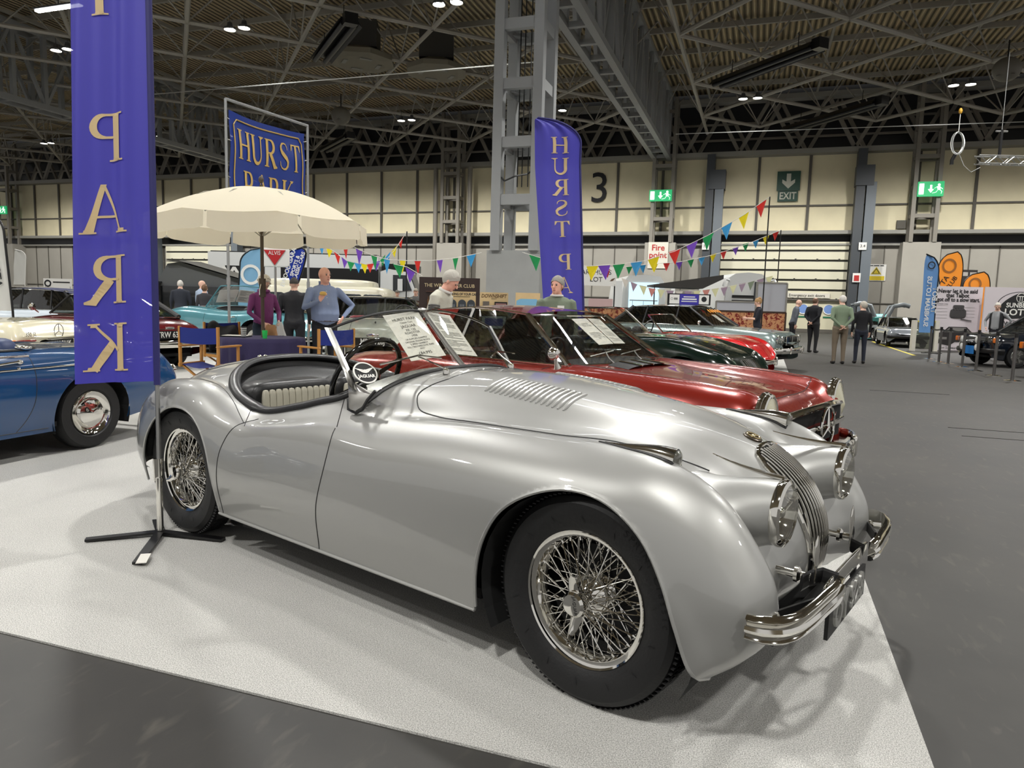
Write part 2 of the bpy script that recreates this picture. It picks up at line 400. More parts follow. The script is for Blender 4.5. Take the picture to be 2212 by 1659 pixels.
struct(MB().box(((XL+XR)/2, 14, 15.45), (XR-XL, 72, .2)).build('ceiling', ROOFM))
t = MB(); Y0 = 31.1
for k in range(-9, 6):                                   # purlins under the deck
    y = Y0+3.25*k
    t.bar((XL, y, 15.1), (XR, y, 15.1), .14, .26)
for i in range(-24, 12):
    x = -3.8+3.2*i
    if i % 2 == 0: t.bar((x, -2, 14.9), (x, YW, 14.9), .12, .18)
def steel_ok(x): return not (-7.6 < x < -4.4)
ZB, ZT = 12.5, 14.95
for i in range(-20, 12):                                 # diagonal grid of the bottom layer and its webs
    for j in range(-7, 6):
        x, y = -3.8+3.2*i, Y0+3.25*j
        if (i+j) % 2 or y > 48.5 or -1 == i and False: continue
        if x < -7.4 and x > -30 and False: continue
        for dx in (-1, 1):
            x2, y2 = x+3.2*dx, y+3.25
            if y2 < 48.6 and XL < x2 < XR and not (min(x, x2) < -6.6 < max(x, x2)): t.tube([(x, y, ZB), (x2, y2, ZB)], .095, 6, cap=False)
        for dx, dy in ((1.6, 1.6), (-1.6, 1.6), (1.6, -1.6), (-1.6, -1.6)):
            t.tube([(x, y, ZB), (x+dx, y+dy, ZT)], .04, 4, cap=False)
t.tube([(-3.8, 0, ZB), (-3.8, 48.5, ZB)], .10, 6, cap=False)
struct(t.build('ceiling_space_frame', mat('roof_tube_steel', (158, 154, 144), rough=.5)))
def box_truss(xa, xb, za, zb, y0, y1, name, m, w=.28):
    t = MB()
    for x in (xa, xb):
        for z in (za, zb): t.bar((x, y0, z), (x, y1, z), w, w)
    y = y0; k = 0
    while y < y1-.1:
        y2 = min(y+1.75, y1)
        for z in (za, zb): t.bar((xa, y, z), (xb, y, z), w*.7)
        for x in (xa, xb):
            t.bar((x, y, za), (x, y, zb), w*.8)
            t.bar((x, y, za if k % 2 else zb), (x, y2, zb if k % 2 else za), w*.55)
        y = y2; k += 1
    return struct(t.build(name, m))
box_truss(-7.1, -6.17, 11.15, 14.9, 22., 49.2, 'ceiling_truss', STEEL)
box_truss(-38.0, -37.0, 11.15, 14.9, 3., 49.2, 'ceiling_truss', STEEL)
box_truss(-7.1, -6.17, 11.15, 14.9, -4., 19.5, 'ceiling_truss', STEEL)
# near free-standing lattice column on its plinth
lattice(-7.25, 21.75, 1.25, 2.95, 15., 'ceiling_column', STEEL, 1.72, .3)
struct(MB().box((-7.3, 21.9, 1.48), (1.75, 1.6, 2.96)).build('column_plinth', PCONC))
t = MB()
for x in (-7.5, -7.35, -7.15, -7.0): t.tube([(x, 21.9, 5.0), (x, 21.9, 15)], .02, 5)
t.tube([(-7.9, 21.1, 5.3), (-7.6, 21.0, 5.05), (-7.3, 21.1, 5.2), (-6.9, 21.1, 5.25), (-6.6, 21.4, 5.6), (-6.5, 21.9, 6.1)], .03, 6)
struct(t.build('ceiling_column_cables', BLACK))
# ---- lamps: pairs of round high-bay lights, hung on a regular grid
LAMPG = mat('lamp_disc', (255, 250, 238), emit=24)
LH = mat('lamp_housing', (70, 70, 70), rough=.4)
first = None; LP = []
def make_lamp():
    t = thing('high_bay_lamp', '', 'ceiling lamp')
    MB().lathe([(.001, .0), (.21, .0)], (0, 0, -.005), n=20).build('lamp_disc', LAMPG, t)
    MB().lathe([(.23, -.03), (.23, .06), (.12, .1), (.09, .26), (.001, .27)], n=16).build('housing', LH, t, smooth=True)
    MB().tube([(0, 0, .26), (0, 0, .55)], .012, 5).build('hanger', LH, t)
    return t
pos = [(X, Y) for Y in (24.6, 39.2) for X in (-59.3, -49.6, -39.9, -30.0, -20.5, -11.25, -1.05, 8.3, 18., 27.8)]+[(X, Y) for Y in (10., -4.) for X in (-30.0, -20.5, -11.25, -1.05, 8.3, 18.)]
for (X, Y) in pos:
    for s in (-.35, .35):
        row = {24.6: 'second', 39.2: 'far', 10.: 'near', -4.: 'rear'}[Y]
        L = first = make_lamp() if first is None else copy_tree(first)
        L.location = (X+s, Y, 12.0)
        if Y > 20:
            side = 'left' if s < 0 else 'right'
            wh = {-59.3: 'far off on the extreme left', -49.6: 'high above the left exit sign', -39.9: 'over the left roof truss', -30.: 'beside the large blue flag', -20.5: 'above the framed banner' , -11.25: 'just left of the lattice column', -1.05: 'just right of the long box truss', 8.3: 'high above the right exit sign', 18.: 'beyond the right edge', 27.8: 'well beyond the right edge'}[X]
            L['label'] = f'{side} lamp of a lit round ceiling pair in the {row} row, {wh}'
        else:
            L['label'] = 'lit round ceiling lamp hung behind the photographer'
        L['label'] = ' '.join(L['label'].split()[:16])
        L['group'] = 'round ceiling lamps hung in pairs'
    ld = bpy.data.lights.new('high_bay_light', 'SPOT'); ld.energy = LAMP_W*(1.6 if Y > 30 else 1.0); ld.spot_size = 2.5; ld.spot_blend = .5; ld.shadow_soft_size = .35; ld.color = (1, .985, .955)
    lo = bpy.data.objects.new('high_bay_light', ld); COL.objects.link(lo); lo.location = (X, Y, 11.9); lo.rotation_euler = (.17 if Y > 30 else 0, 0, 0)
# ================================================================ smooth surface through a net of stations
def crom(P, t, tt):
    """cubic through points P (n, ...) at knots t, sampled at tt"""
    P = np.asarray(P, float); n = len(t); D = np.zeros_like(P)
    for i in range(n):
        if i == 0: D[i] = (P[1]-P[0])/(t[1]-t[0])
        elif i == n-1: D[i] = (P[-1]-P[-2])/(t[-1]-t[-2])
        else:
            h0, h1 = t[i]-t[i-1], t[i+1]-t[i]; d0 = (P[i]-P[i-1])/h0; d1 = (P[i+1]-P[i])/h1
            D[i] = (d0*h1+d1*h0)/(h0+h1)
    out = []
    for x in tt:
        i = min(max(int(np.searchsorted(t, x)-1), 0), n-2); h = t[i+1]-t[i]; s = (x-t[i])/h
        out.append((1+2*s)*(1-s)**2*P[i]+s*(1-s)**2*h*D[i]+s*s*(3-2*s)*P[i+1]+s*s*(s-1)*h*D[i+1])
    return np.array(out)
def net(P, nu, nv):
    """P: stations x half-section points (y>=0 side); returns a full mirrored grid"""
    P = np.asarray(P, float); M = P[:, :0:-1].copy(); M[:, :, 1] *= -1
    F = np.concatenate([M, P], 1)                        # from -side to +side
    du = np.linalg.norm(np.diff(F, axis=0), axis=2).mean(1); tu = np.concatenate([[0], np.cumsum(du)])
    dv = np.linalg.norm(np.diff(F, axis=1), axis=2).mean(0); tv = np.concatenate([[0], np.cumsum(dv)])
    A = crom(F, tu, np.linspace(0, tu[-1], nu)); A = np.swapaxes(crom(np.swapaxes(A, 0, 1), tv, np.linspace(0, tv[-1], nv)), 0, 1)
    return A
def inside(pts, poly):
    x, y = pts[:, 0], pts[:, 1]; c = np.zeros(len(pts), bool); n = len(poly)
    for i in range(n):
        (x0, y0), (x1, y1) = poly[i], poly[i-1]
        m = ((y0 > y) != (y1 > y)); xi = (x1-x0)*(y-y0)/((y1-y0) or 1e-12)+x0; c ^= (m & (x < xi))
    return c
def snap(p, poly):
    best = None
    for i in range(len(poly)):
        a = np.array(poly[i-1]); b = np.array(poly[i]); d = b-a; t = min(1, max(0, (p-a)@d/(d@d+1e-12))); q = a+d*t; e = (p-q)@(p-q)
        if best is None or e < best[0]: best = (e, q)
    return best[1], math.sqrt(best[0])
def cut(A, holes, lim=.03):
    """drop the faces of grid A whose corners all lie in a hole, pull the rim onto the hole's outline.
    hole: (axes, polygon, test)"""
    n, k, _ = A.shape; V = A.reshape(-1, 3).copy(); dead = np.zeros(len(V), bool)
    for ax, poly, test in holes:
        m = inside(V[:, ax], poly) & test(V); rim = m.copy()
        G = m.reshape(n, k); core = G.copy()
        core[1:] &= G[:-1]; core[:-1] &= G[1:]; c1 = core.copy(); core[:, 1:] &= c1[:, :-1]; core[:, :-1] &= c1[:, 1:]
        edge = G & ~core
        for i in np.nonzero(edge.reshape(-1))[0]:
            q, e = snap(V[i][list(ax)], poly)
            if e < lim*2: V[i][list(ax)] = q
        dead |= m
    E = dead.reshape(n, k)
    F = []
    for i in range(n-1):
        for j in range(k-1):
            if E[i, j] and E[i+1, j] and E[i, j+1] and E[i+1, j+1]: continue
            F.append((i*k+j, i*k+j+1, (i+1)*k+j+1, (i+1)*k+j))
    used = sorted({v for f in F for v in f}); mp = {v: i for i, v in enumerate(used)}
    return [tuple(V[v]) for v in used], [tuple(mp[v] for v in f) for f in F]
def smooth_poly(pts, n=120, closed=True):
    P = np.array(pts, float)
    if closed: P = np.concatenate([P[-2:], P, P[:3]])
    t = np.concatenate([[0], np.cumsum(np.linalg.norm(np.diff(P, axis=0), axis=1))])
    if closed: return [tuple(q) for q in crom(P, t, np.linspace(t[2], t[-3], n))[:-1]]
    return [tuple(q) for q in crom(P, t, np.linspace(0, t[-1], n))]
class Skin:
    """ray queries against a body surface"""
    def __init__(s, V, F): s.b = BVHTree.FromPolygons([Vector(v) for v in V], F)
    def side(s, x, z, sg=-1):
        h = s.b.ray_cast(Vector((x, sg*3, z)), Vector((0, -sg, 0))); return h[0], h[1]
    def top(s, x, y):
        h = s.b.ray_cast(Vector((x, y, 3)), Vector((0, 0, -1))); return h[0], h[1]
    def front(s, y, z):
        h = s.b.ray_cast(Vector((3, y, z)), Vector((-1, 0, 0))); return h[0], h[1]
    def line(s, pts, how, off=.0, sg=-1):
        out = []
        for p in pts:
            c, n = (s.side(p[0], p[1], sg) if how == 'side' else s.top(*p) if how == 'top' else s.front(*p))
            if c is None: continue
            d = Vector((0, sg, 0)) if how == 'side' else Vector((0, 0, 1)) if how == 'top' else Vector((1, 0, 0))
            if n.dot(d) < 0: n = -n
            out.append(c+n*off)
        return out
def lin(a, b, n): return [tuple(a[i]+(b[i]-a[i])*k/(n-1) for i in range(len(a))) for k in range(n)]

# ================================================================ the silver roadster
SILVER = mat('silver_paint', (162, 162, 159), rough=.42, metal=.55, coat=1., bump=.02, bscale=900)
XK = thing('roadster', 'silver open two-seat roadster in the foreground with wire wheels, standing on the pale carpet', 'car', (-.2501, 2.8554, .008), -.33406)
# every station: 10 points from the centre line out and down to the sill (x, y, z)
ST = [
 [(.44,0,.27),(.44,.12,.27),(.43,.25,.26),(.42,.38,.25),(.42,.48,.23),(.43,.58,.215),(.41,.67,.205),(.39,.72,.2),(.38,.735,.2),(.375,.74,.2)],
 [(.52,0,.38),(.515,.11,.38),(.495,.25,.38),(.49,.38,.37),(.52,.47,.36),(.565,.57,.35),(.54,.67,.33),(.46,.74,.29),(.41,.765,.25),(.37,.765,.2)],
 [(.545,0,.50),(.525,.10,.50),(.47,.23,.51),(.44,.36,.50),(.48,.46,.49),(.575,.575,.48),(.53,.69,.46),(.41,.76,.40),(.36,.775,.31),(.30,.765,.2)],
 [(.52,0,.62),(.49,.10,.63),(.40,.22,.64),(.36,.35,.63),(.40,.45,.61),(.515,.585,.61),(.46,.70,.575),(.33,.77,.49),(.27,.782,.36),(.20,.765,.2)],
 [(.45,0,.72),(.41,.10,.735),(.31,.22,.74),(.26,.34,.73),(.29,.45,.715),(.41,.59,.735),(.365,.70,.68),(.22,.775,.56),(.16,.785,.40),(.10,.765,.2)],
 [(.32,0,.81),(.27,.11,.82),(.18,.23,.815),(.14,.36,.79),(.16,.47,.79),(.24,.59,.82),(.21,.70,.76),(.10,.777,.61),(.05,.785,.42),(0,.765,.2)],
 [(.12,0,.875),(.09,.13,.88),(.02,.26,.865),(-.02,.39,.83),(0,.49,.825),(.03,.59,.84),(.01,.70,.78),(-.05,.778,.64),(-.08,.785,.42),(-.12,.76,.2)],
 [(-.20,0,.935),(-.22,.14,.93),(-.25,.28,.91),(-.27,.41,.855),(-.27,.50,.83),(-.27,.60,.84),(-.27,.705,.78),(-.28,.775,.65),(-.3,.785,.42),(-.32,.755,.2)],
 [(-.65,0,.98),(-.65,.15,.975),(-.65,.30,.945),(-.65,.43,.88),(-.65,.52,.835),(-.65,.61,.83),(-.65,.705,.768),(-.65,.765,.64),(-.65,.782,.42),(-.65,.75,.2)],
 [(-1.05,0,.985),(-1.05,.17,.98),(-1.05,.33,.95),(-1.05,.46,.895),(-1.05,.545,.83),(-1.05,.625,.795),(-1.05,.705,.74),(-1.05,.758,.62),(-1.05,.778,.42),(-1.05,.745,.2)],
 [(-1.4,0,.975),(-1.4,.18,.97),(-1.4,.36,.94),(-1.4,.49,.895),(-1.4,.565,.845),(-1.4,.64,.785),(-1.4,.705,.73),(-1.4,.752,.6),(-1.4,.775,.41),(-1.4,.745,.2)],
 [(-1.7,0,.94),(-1.7,.2,.93),(-1.7,.38,.88),(-1.7,.50,.825),(-1.7,.575,.785),(-1.7,.645,.735),(-1.7,.71,.695),(-1.7,.752,.58),(-1.7,.775,.4),(-1.7,.745,.2)],
 [(-2.0,0,.91),(-2.0,.2,.895),(-2.0,.38,.85),(-2.0,.50,.78),(-2.0,.575,.735),(-2.0,.645,.705),(-2.0,.71,.67),(-2.0,.755,.56),(-2.0,.778,.4),(-2.0,.745,.2)],
 [(-2.2,0,.91),(-2.2,.18,.895),(-2.2,.35,.865),(-2.2,.48,.815),(-2.2,.56,.765),(-2.2,.64,.755),(-2.2,.72,.705),(-2.2,.768,.58),(-2.2,.782,.4),(-2.2,.745,.2)],
 [(-2.42,0,.925),(-2.42,.17,.92),(-2.42,.34,.895),(-2.42,.46,.855),(-2.42,.54,.815),(-2.42,.635,.828),(-2.42,.715,.785),(-2.42,.775,.64),(-2.42,.787,.42),(-2.42,.745,.2)],
 [(-2.7,0,.925),(-2.7,.17,.918),(-2.7,.33,.895),(-2.7,.46,.85),(-2.7,.54,.825),(-2.7,.635,.835),(-2.7,.715,.785),(-2.7,.772,.64),(-2.7,.783,.42),(-2.7,.745,.2)],
 [(-3.0,0,.89),(-3.0,.16,.882),(-3.0,.32,.855),(-3.0,.44,.805),(-3.0,.52,.775),(-3.0,.605,.78),(-3.0,.69,.72),(-2.98,.752,.58),(-2.97,.765,.4),(-2.95,.735,.22)],
 [(-3.27,0,.80),(-3.27,.15,.79),(-3.26,.30,.76),(-3.25,.41,.70),(-3.24,.49,.66),(-3.22,.58,.65),(-3.2,.655,.60),(-3.13,.71,.49),(-3.10,.72,.36),(-3.06,.69,.24)],
 [(-3.47,0,.64),(-3.47,.14,.63),(-3.45,.28,.6),(-3.42,.39,.545),(-3.39,.47,.51),(-3.35,.55,.50),(-3.31,.62,.46),(-3.24,.665,.39),(-3.2,.67,.31),(-3.16,.65,.25)],
 [(-3.55,0,.46),(-3.54,.13,.45),(-3.51,.26,.43),(-3.47,.37,.40),(-3.43,.45,.37),(-3.38,.52,.36),(-3.34,.59,.34),(-3.28,.63,.31),(-3.24,.635,.27),(-3.2,.62,.25)],
 [(-3.5,0,.30),(-3.49,.12,.295),(-3.46,.25,.29),(-3.42,.35,.28),(-3.39,.43,.27),(-3.35,.50,.265),(-3.31,.57,.26),(-3.26,.61,.25),(-3.23,.615,.245),(-3.2,.61,.24)],
]
A = net(ST, 380, 230)
FA = smooth_poly([(-.43,.12),(-.425,.22),(-.41,.35),(-.375,.48),(-.30,.60),(-.18,.68),(-.05,.715),(.09,.70),(.21,.63),(.30,.51),(.355,.38),(.395,.28),(.45,.20),(.44,.12),(0,.05)], 160)
RA = smooth_poly([(-2.155,.12),(-2.165,.22),(-2.18,.38),(-2.24,.54),(-2.37,.665),(-2.53,.705),(-2.68,.68),(-2.82,.585),(-2.91,.46),(-2.95,.32),(-2.955,.22),(-2.955,.12),(-2.6,.05)], 160)
CK = [(-1.27,0),(-1.29,.2),(-1.33,.38),(-1.40,.535),(-1.60,.57),(-1.9,.585),(-2.12,.585),(-2.27,.565),(-2.42,.50),(-2.56,.36),(-2.64,.18),(-2.66,0)]
CKP = smooth_poly(CK+[(x, -y) for x, y in CK[-2:0:-1]], 200)
V, F = cut(A, [((0, 2), FA, lambda V: np.abs(V[:, 1]) > .5), ((0, 2), RA, lambda V: np.abs(V[:, 1]) > .46), ((0, 1), CKP, lambda V: V[:, 2] > .6)])
full = A.reshape(-1, 3); k = A.shape[1]
SKF = [(i*k+j, i*k+j+1, (i+1)*k+j+1, (i+1)*k+j) for i in range(A.shape[0]-1) for j in range(k-1)]
SK = Skin(full, SKF)
mb = MB(); mb.v = V; mb.f = F; mb.m = [0]*len(F)
# headlamp pods grown out of the body: footprint on the skin, ring at the lamp
HL = (.515, .375, .672)
def pod(sg):
    G = []; NA, NT = 48, 18
    for a in range(NA):
        q = 2*PI*a/NA; dy, dz = cos(q), sin(q)
        up = max(0, dz); dn = max(0, -dz)
        ex = .02+.40*up**1.2 if dz > 0 else .02-.02*dn       # how far back the foot runs
        ex = .16+.30*max(0, dz)**1.5-.10*max(0, -dz)
        rr = .112+.035*abs(dy)+.05*dn
        ay, az = HL[1]*sg, HL[2]-.01
        # walk outward from the pod axis till the skin is met
        o = Vector((HL[0]-.02, ay+dy*.1, az+dz*.1)); foot = None
        tgt = Vector((-ex-.1, dy*.05+(0 if abs(dy) < .2 else .02*dy), -.01*up-.05*dn)).normalized()
        h = SK.b.ray_cast(o, tgt, 1.2)
        foot = h[0] if h[0] is not None else o+tgt*.3
        nrm = h[1] if h[0] is not None else Vector((0, dy, dz))
        ring = Vector((HL[0], ay+dy*.102, HL[2]+dz*.104))
        L = (ring-foot).length
        inn = Vector((0, -dy, -dz)); tn = nrm if nrm.dot(Vector((0, dy, dz))) > 0 else -nrm
        t0 = (inn-tn*inn.dot(tn)); t0 = (t0.normalized() if t0.length > 1e-3 else Vector((1, 0, 0)))
        t0 = (t0*.3+Vector((1, 0, 0))*.9).normalized()*L; t1 = Vector((1, 0, 0))*L
        row = []
        for b in range(NT+1):
            s = b/NT
            row.append(foot*((1+2*s)*(1-s)**2)+t0*(s*(1-s)**2)+ring*(s*s*(3-2*s))+t1*(s*s*(s-1)))
        G.append(row)
    return G
for sg in (-1, 1): mb.grid(pod(sg), cu=True)
mb.build('body', SILVER, XK, smooth=2)
# rolled edges, seams
e = MB()
for sg in (-1, 1):
    for poly, yd in ((FA, .765), (RA, .765)):
        pts = []
        for x, z in poly:
            if z < .205: continue
            c, n = SK.side(x, z, sg)
            if c is not None and abs(c.y) > .5: pts.append(c+Vector((0, -sg*.004, 0)))
        i0 = max(range(len(pts)), key=lambda i: (pts[i]-pts[i-1]).length); pts = pts[i0:]+pts[:i0]
        e.tube(pts, .007, 6)
    e.tube([(x, sg*.748, .2) for x in np.linspace(-2.16, -.43, 12)], .008, 6)
e.build('wheel_arch_lip', SILVER, XK, smooth=True)
SEAMB = mat('panel_gap', (30, 30, 31), rough=.6)
s = MB()
def seam(pts, how, sg=-1, r=.0022): 
    q = SK.line(pts, how, .0004, sg)
    if len(q) > 2: s.tube(q, r, 5)
for sg in (-1, 1):
    seam(smooth_poly([(-1.34,.2),(-1.325,.4),(-1.288,.6),(-1.284,.68),(-1.292,.745)], 30, False), 'side', sg)
    seam(smooth_poly([(-2.125,.2),(-2.125,.4),(-2.10,.56),(-2.04,.66),(-1.95,.70)], 30, False), 'side', sg)
    seam([(-1.28-.13*(.70-y)/.15, sg*y) for y in np.linspace(.56, .69, 8)], 'top'); seam([(-2.08+.1*(y-.61)/.1, sg*y) for y in np.linspace(.61, .71, 6)], 'top')
    seam(smooth_poly([(-2.0,sg*.70),(-2.09,sg*.67),(-2.2,sg*.635),(-2.36,sg*.60),(-2.55,sg*.59),(-2.8,sg*.585),(-3.05,sg*.575),(-3.25,sg*.55),(-3.38,sg*.5)], 40, False), 'top')
bon = smooth_poly([(-.86,0),(-.87,.2),(-.90,.36),(-.98,.455),(-1.03,.50),(-.98,.545),(-.85,.555),(-.6,.53),(-.3,.50),(0,.47),(.14,.43),(.22,.33),(.28,.2),(.32,.12),(.34,0)], 90, False)
bon = smooth_poly([(-1.00,.30),(-1.03,.38),(-1.035,.45),(-.98,.505),(-.85,.53),(-.62,.528),(-.35,.505),(-.11,.47),(.05,.42),(.16,.36),(.24,.31)], 90, False)
for sg in (-1, 1): seam([(x, y*sg) for x, y in bon], 'top', r=.0028)
seam([(-1.00, y) for y in np.linspace(-.3, .3, 20)], 'top', r=.002)
seam([(x, y) for x, y in smooth_poly([(-2.75,.0),(-2.76,.3),(-2.82,.36),(-3.1,.33),(-3.35,.28),(-3.42,0)], 50, False)], 'top'); seam([(x, -y) for x, y in smooth_poly([(-2.75,.0),(-2.76,.3),(-2.82,.36),(-3.1,.33),(-3.35,.28),(-3.42,0)], 50, False)], 'top')
s.build('panel_gaps', SEAMB, XK)
# louvres on the bonnet
for sg in (-1, 1):
    lv = MB()
    for k in range(16):
        x = -.745+.0265*k
        q = SK.line([(x, sg*y) for y in np.linspace(.175, .345, 9)], 'top', .001)
        lv.tube(q, [.003]+[.0085]*7+[.003], 8)
    lv.build('louvre_panel', SILVER, XK, smooth=True)
# cockpit: padded rim, tub, dashboard, seats
LEATH = mat('black_leather', (20, 20, 21), rough=.38, bump=.1, bscale=60)
BEIGE = mat('pale_leather', (176, 172, 156), rough=.5)
rim = [q+Vector((0, 0, .004)) for q in SK.line([(x, y) for x, y in CKP if x < -1.36], 'top', .0)]
i0 = max(range(len(rim)), key=lambda i: (rim[i]-rim[i-1]).length); rim = rim[i0:]+rim[:i0]
MB().tube(rim, [.026 if q.x < -2.05 else .020 for q in rim], 12, flat=(1.25, .9)).build('cockpit_rim', LEATH, XK, smooth=True)
t = MB()
ck = [(x, y) for x, y in CKP]
G = [[(x*1+(-1.95)*0, y, SK.top(x, y)[0].z-.005) for x, y in ck], [(-1.95+(x+1.95)*.97, y*.97, SK.top(x, y)[0].z-.09) for x, y in ck], [(-1.95+(x+1.95)*.94, y*.94, .32) for x, y in ck]]
t.grid(G, cv=True); t.prism([(-1.95+(x+1.95)*.94, y*.94) for x, y in ck], .28, .32, 'Z'); t.build('cockpit_tub', LEATH, XK, smooth=30)
t = MB()                                                    # padded ledge behind the seat
G = []
for i in range(9):
    a = i/8; G.append([(-2.60+.26*a+.14*(abs(y)/.5)**2, y*(1-.12*a)*1.0, .885-.10*a+.025*sin(PI*a)-.06*(abs(y)/.5)**2) for y in np.linspace(-.5, .5, 21)])
t.grid(G); t.build('rear_pad', LEATH, XK, smooth=True)
t = MB()
for sg in (-1, 1):
    t.rbox((-2.26, sg*.27, .62), (.17, .55, .46), pw=.3); t.rbox((-1.95, sg*.27, .42), (.56, .52, .18), pw=.3)
seat = t.build('seat', LEATH, XK, smooth=True)
t = MB()
for sg in (-1, 1):
    for k in range(11): t.rbox((-2.168, sg*.27-.20+.04*k, .64), (.03, .040, .34), pw=.45)
    for k in range(11): t.rbox((-1.93, sg*.27-.20+.04*k, .515), (.42, .040, .03), pw=.45)
t.build('pleated_panel', BEIGE, seat, smooth=True)
t = MB(); G = []
for i in range(8):
    a = i/7; G.append([(-1.29-.05*(abs(y)/.5)**2-.10*a+.02*sin(PI*a), y, SK.top(-1.3, y)[0].z-.006-.22*a) for y in np.linspace(-.53, .53, 21)])
t.grid(G); t.build('dashboard', LEATH, XK, smooth=True)
# steering wheel, column, horn boss with the round badge
SWC = Vector((-1.50, -.345, .93)); SWN = Vector((-.87, -.05, .42)).normalized()
def disc_frame(c, n, upv=(0, 0, 1)):
    n = Vector(n).normalized(); r_ = Vector(upv).cross(n).normalized(); u_ = n.cross(r_)
    return Matrix(((r_.x, u_.x, n.x, c[0]), (r_.y, u_.y, n.y, c[1]), (r_.z, u_.z, n.z, c[2]), (0, 0, 0, 1)))
M = disc_frame(SWC, SWN)
sw = MB(); Rw = .205
sw.tube([M @ Vector((Rw*cos(q), Rw*sin(q), 0)) for q in [2*PI*i/64 for i in range(64)]], [.0125+.0015*(i % 2) for i in range(64)], 10, closed=True)
for q in (.45, PI-.45, PI+.55, -.55): sw.tube([M @ Vector((.03*cos(q), .03*sin(q), -.02)), M @ Vector((.12*cos(q), .12*sin(q), -.012)), M @ Vector((Rw*cos(q), Rw*sin(q), 0))], [.014, .010, .012], 8)
sw.tube([M @ Vector((0, 0, -.03)), M @ Vector((0, 0, -.40))], .022, 10)
sw.lathe([(.001, -.005), (.055, -.01), (.06, -.03), (.03, -.06)], n=24, M=M.to_3x3(), o=SWC)
sw.build('steering_wheel', mat('gloss_black', (10, 10, 11), rough=.12, coat=.6), XK, smooth=True)
# windscreen: two flat panes, chrome side blades, centre post
WS = {-1: dict(bo=Vector((-1.235, -.565, .885)), bi=Vector((-1.175, -.012, .972)), to=Vector((-1.495, -.56, 1.165)), ti=Vector((-1.475, -.012, 1.252)))}
WS[1] = {k_: Vector((v.x, -v.y, v.z)) for k_, v in WS[-1].items()}
ws = thing('windscreen', None, None); ws.parent = XK
for sg in (-1, 1):
    W_ = WS[sg]; top = []
    for i in range(13):
        a = i/12; p = W_['ti'].lerp(W_['to'], a); top.append(p+Vector((-.0, 0, .028*sin(PI*a)**.8)))
    bot = [Vector((b.x, b.y, min(b.z, 9) if i in (0, 12) else SK.top(b.x-.02*sin(PI*i/12), b.y)[0].z+.004)) for i, b in enumerate([W_['bi'].lerp(W_['bo'], i/12) for i in range(13)])]
    G = [[b.lerp(t_, k_/4) for k_ in range(5)] for b, t_ in zip(bot, top)]
    MB().grid(G).build('windscreen_pane', GLASS, ws)
    MB().tube(top, .0065, 8).build('top_frame', CHROME if sg > 0 else TRIMB, ws, smooth=True)
    LE = smooth_poly([(-1.515, 1.17), (-1.435, 1.06), (-1.365, .96), (-1.31, .875), (-1.285, .83)], 14, False)
    RE = smooth_poly([(-1.493, 1.17), (-1.41, 1.06), (-1.342, .965), (-1.295, .90), (-1.245, .872), (-1.165, .902)], 12, False)+[(-1.195, .875), (-1.21, .835), (-1.24, .82)]
    def at_(p): return Vector((p[0], sg*(.577+.045*max(0, .93-p[1])/.1), p[1]))
    O = LE+RE[::-1]; n_ = len(O)
    RA_ = smooth_poly(RE, 14, False)
    G = [[at_(LE[i])+Vector((0, sg*(-.012), 0)), at_(LE[i])+Vector((.0, sg*.008, 0)), (at_(LE[i])+at_(RA_[i]))/2+Vector((0, sg*.014, 0)), at_(RA_[i])+Vector((0, sg*.004, 0)), at_(RA_[i])+Vector((0, -sg*.014, 0))] for i in range(14)]
    MB().grid(G, cv=True).build('side_pillar', DCHROME, ws, smooth=True)
    MB().tube([at_((-1.16, .912)), at_((-1.19, .872)), at_((-1.203, .83)), at_((-1.235, .812)), at_((-1.29, .822)), at_((-1.315, .865))], .008, 6).build('pillar_gasket', TRIMB, ws, smooth=True)
t = MB().tube([(-1.165, 0, .972), (-1.30, 0, 1.09), (-1.477, 0, 1.256)], [.014, .011, .011], 8); t.prism([(-1.19, -.035), (-1.10, -.022), (-1.10, .022), (-1.19, .035)], .968, .985, 'Z'); t.ell((-1.475, 0, 1.257), (.022, .03, .012)); t.build('centre_post', DCHROME, ws, smooth=True)
q = SK.line([(-1.155-.10*(abs(y)/.56)**2.2, y) for y in np.linspace(-.575, .575, 40)], 'top', .004)
MB().tube(q, .011, 8).build('scuttle_seal', TRIMB, ws, smooth=True)
# wipers
for sg in (-1, 1):
    t = MB(); c0 = SK.top(-1.07, sg*.24)[0]; t.lathe([(.016, 0), (.016, .02), (.01, .03), (.001, .032)], c0, n=12)
    t.tube([c0+Vector((0, 0, .025)), c0+Vector((-.07, sg*.02, .05)), c0+Vector((-.135, sg*.05, .075))], .004, 6)
    t.tube([c0+Vector((-.125, sg*.14-.15, .05)), c0+Vector((-.135, sg*.05, .08)), c0+Vector((-.15, sg*.05+.17, .06))], .0045, 6)
    t.build('windscreen_wiper', CHROME, XK, smooth=True)
# grille: chrome rim, thin vertical bars
gz_ = np.linspace(.365, .812, 60)
def gr(z): 
    s_ = (z-.365)/.447; return float(np.interp(s_, [0, .03, .1, .25, .5, .75, .88, .95, .985, 1], [.03, .055, .078, .098, .118, .130, .126, .106, .07, .015]))
def nosex(z, y=0.):
    c = SK.front(y, z)[0]; return c.x if c is not None else .3
dk = MB(); G = [[(nosex(z, y*gr(z))+.003, y*gr(z), z) for y in np.linspace(-1, 1, 9)] for z in gz_]; dk.grid(G); dk.build('grille_backing', UNDER, XK)
b = MB()
for k_ in range(15):
    f_ = -1+2*(k_+.5)/15; L_ = []
    for z in gz_:
        w_ = gr(z)
        yy = f_*.125
        if abs(yy) < w_-.003: L_.append((nosex(z, yy)+.010, yy, z))
    if len(L_) > 3: b.tube(L_, .0042, 6, flat=(.8, 1.4))
b.build('grille_bars', CHROME, XK, smooth=True)
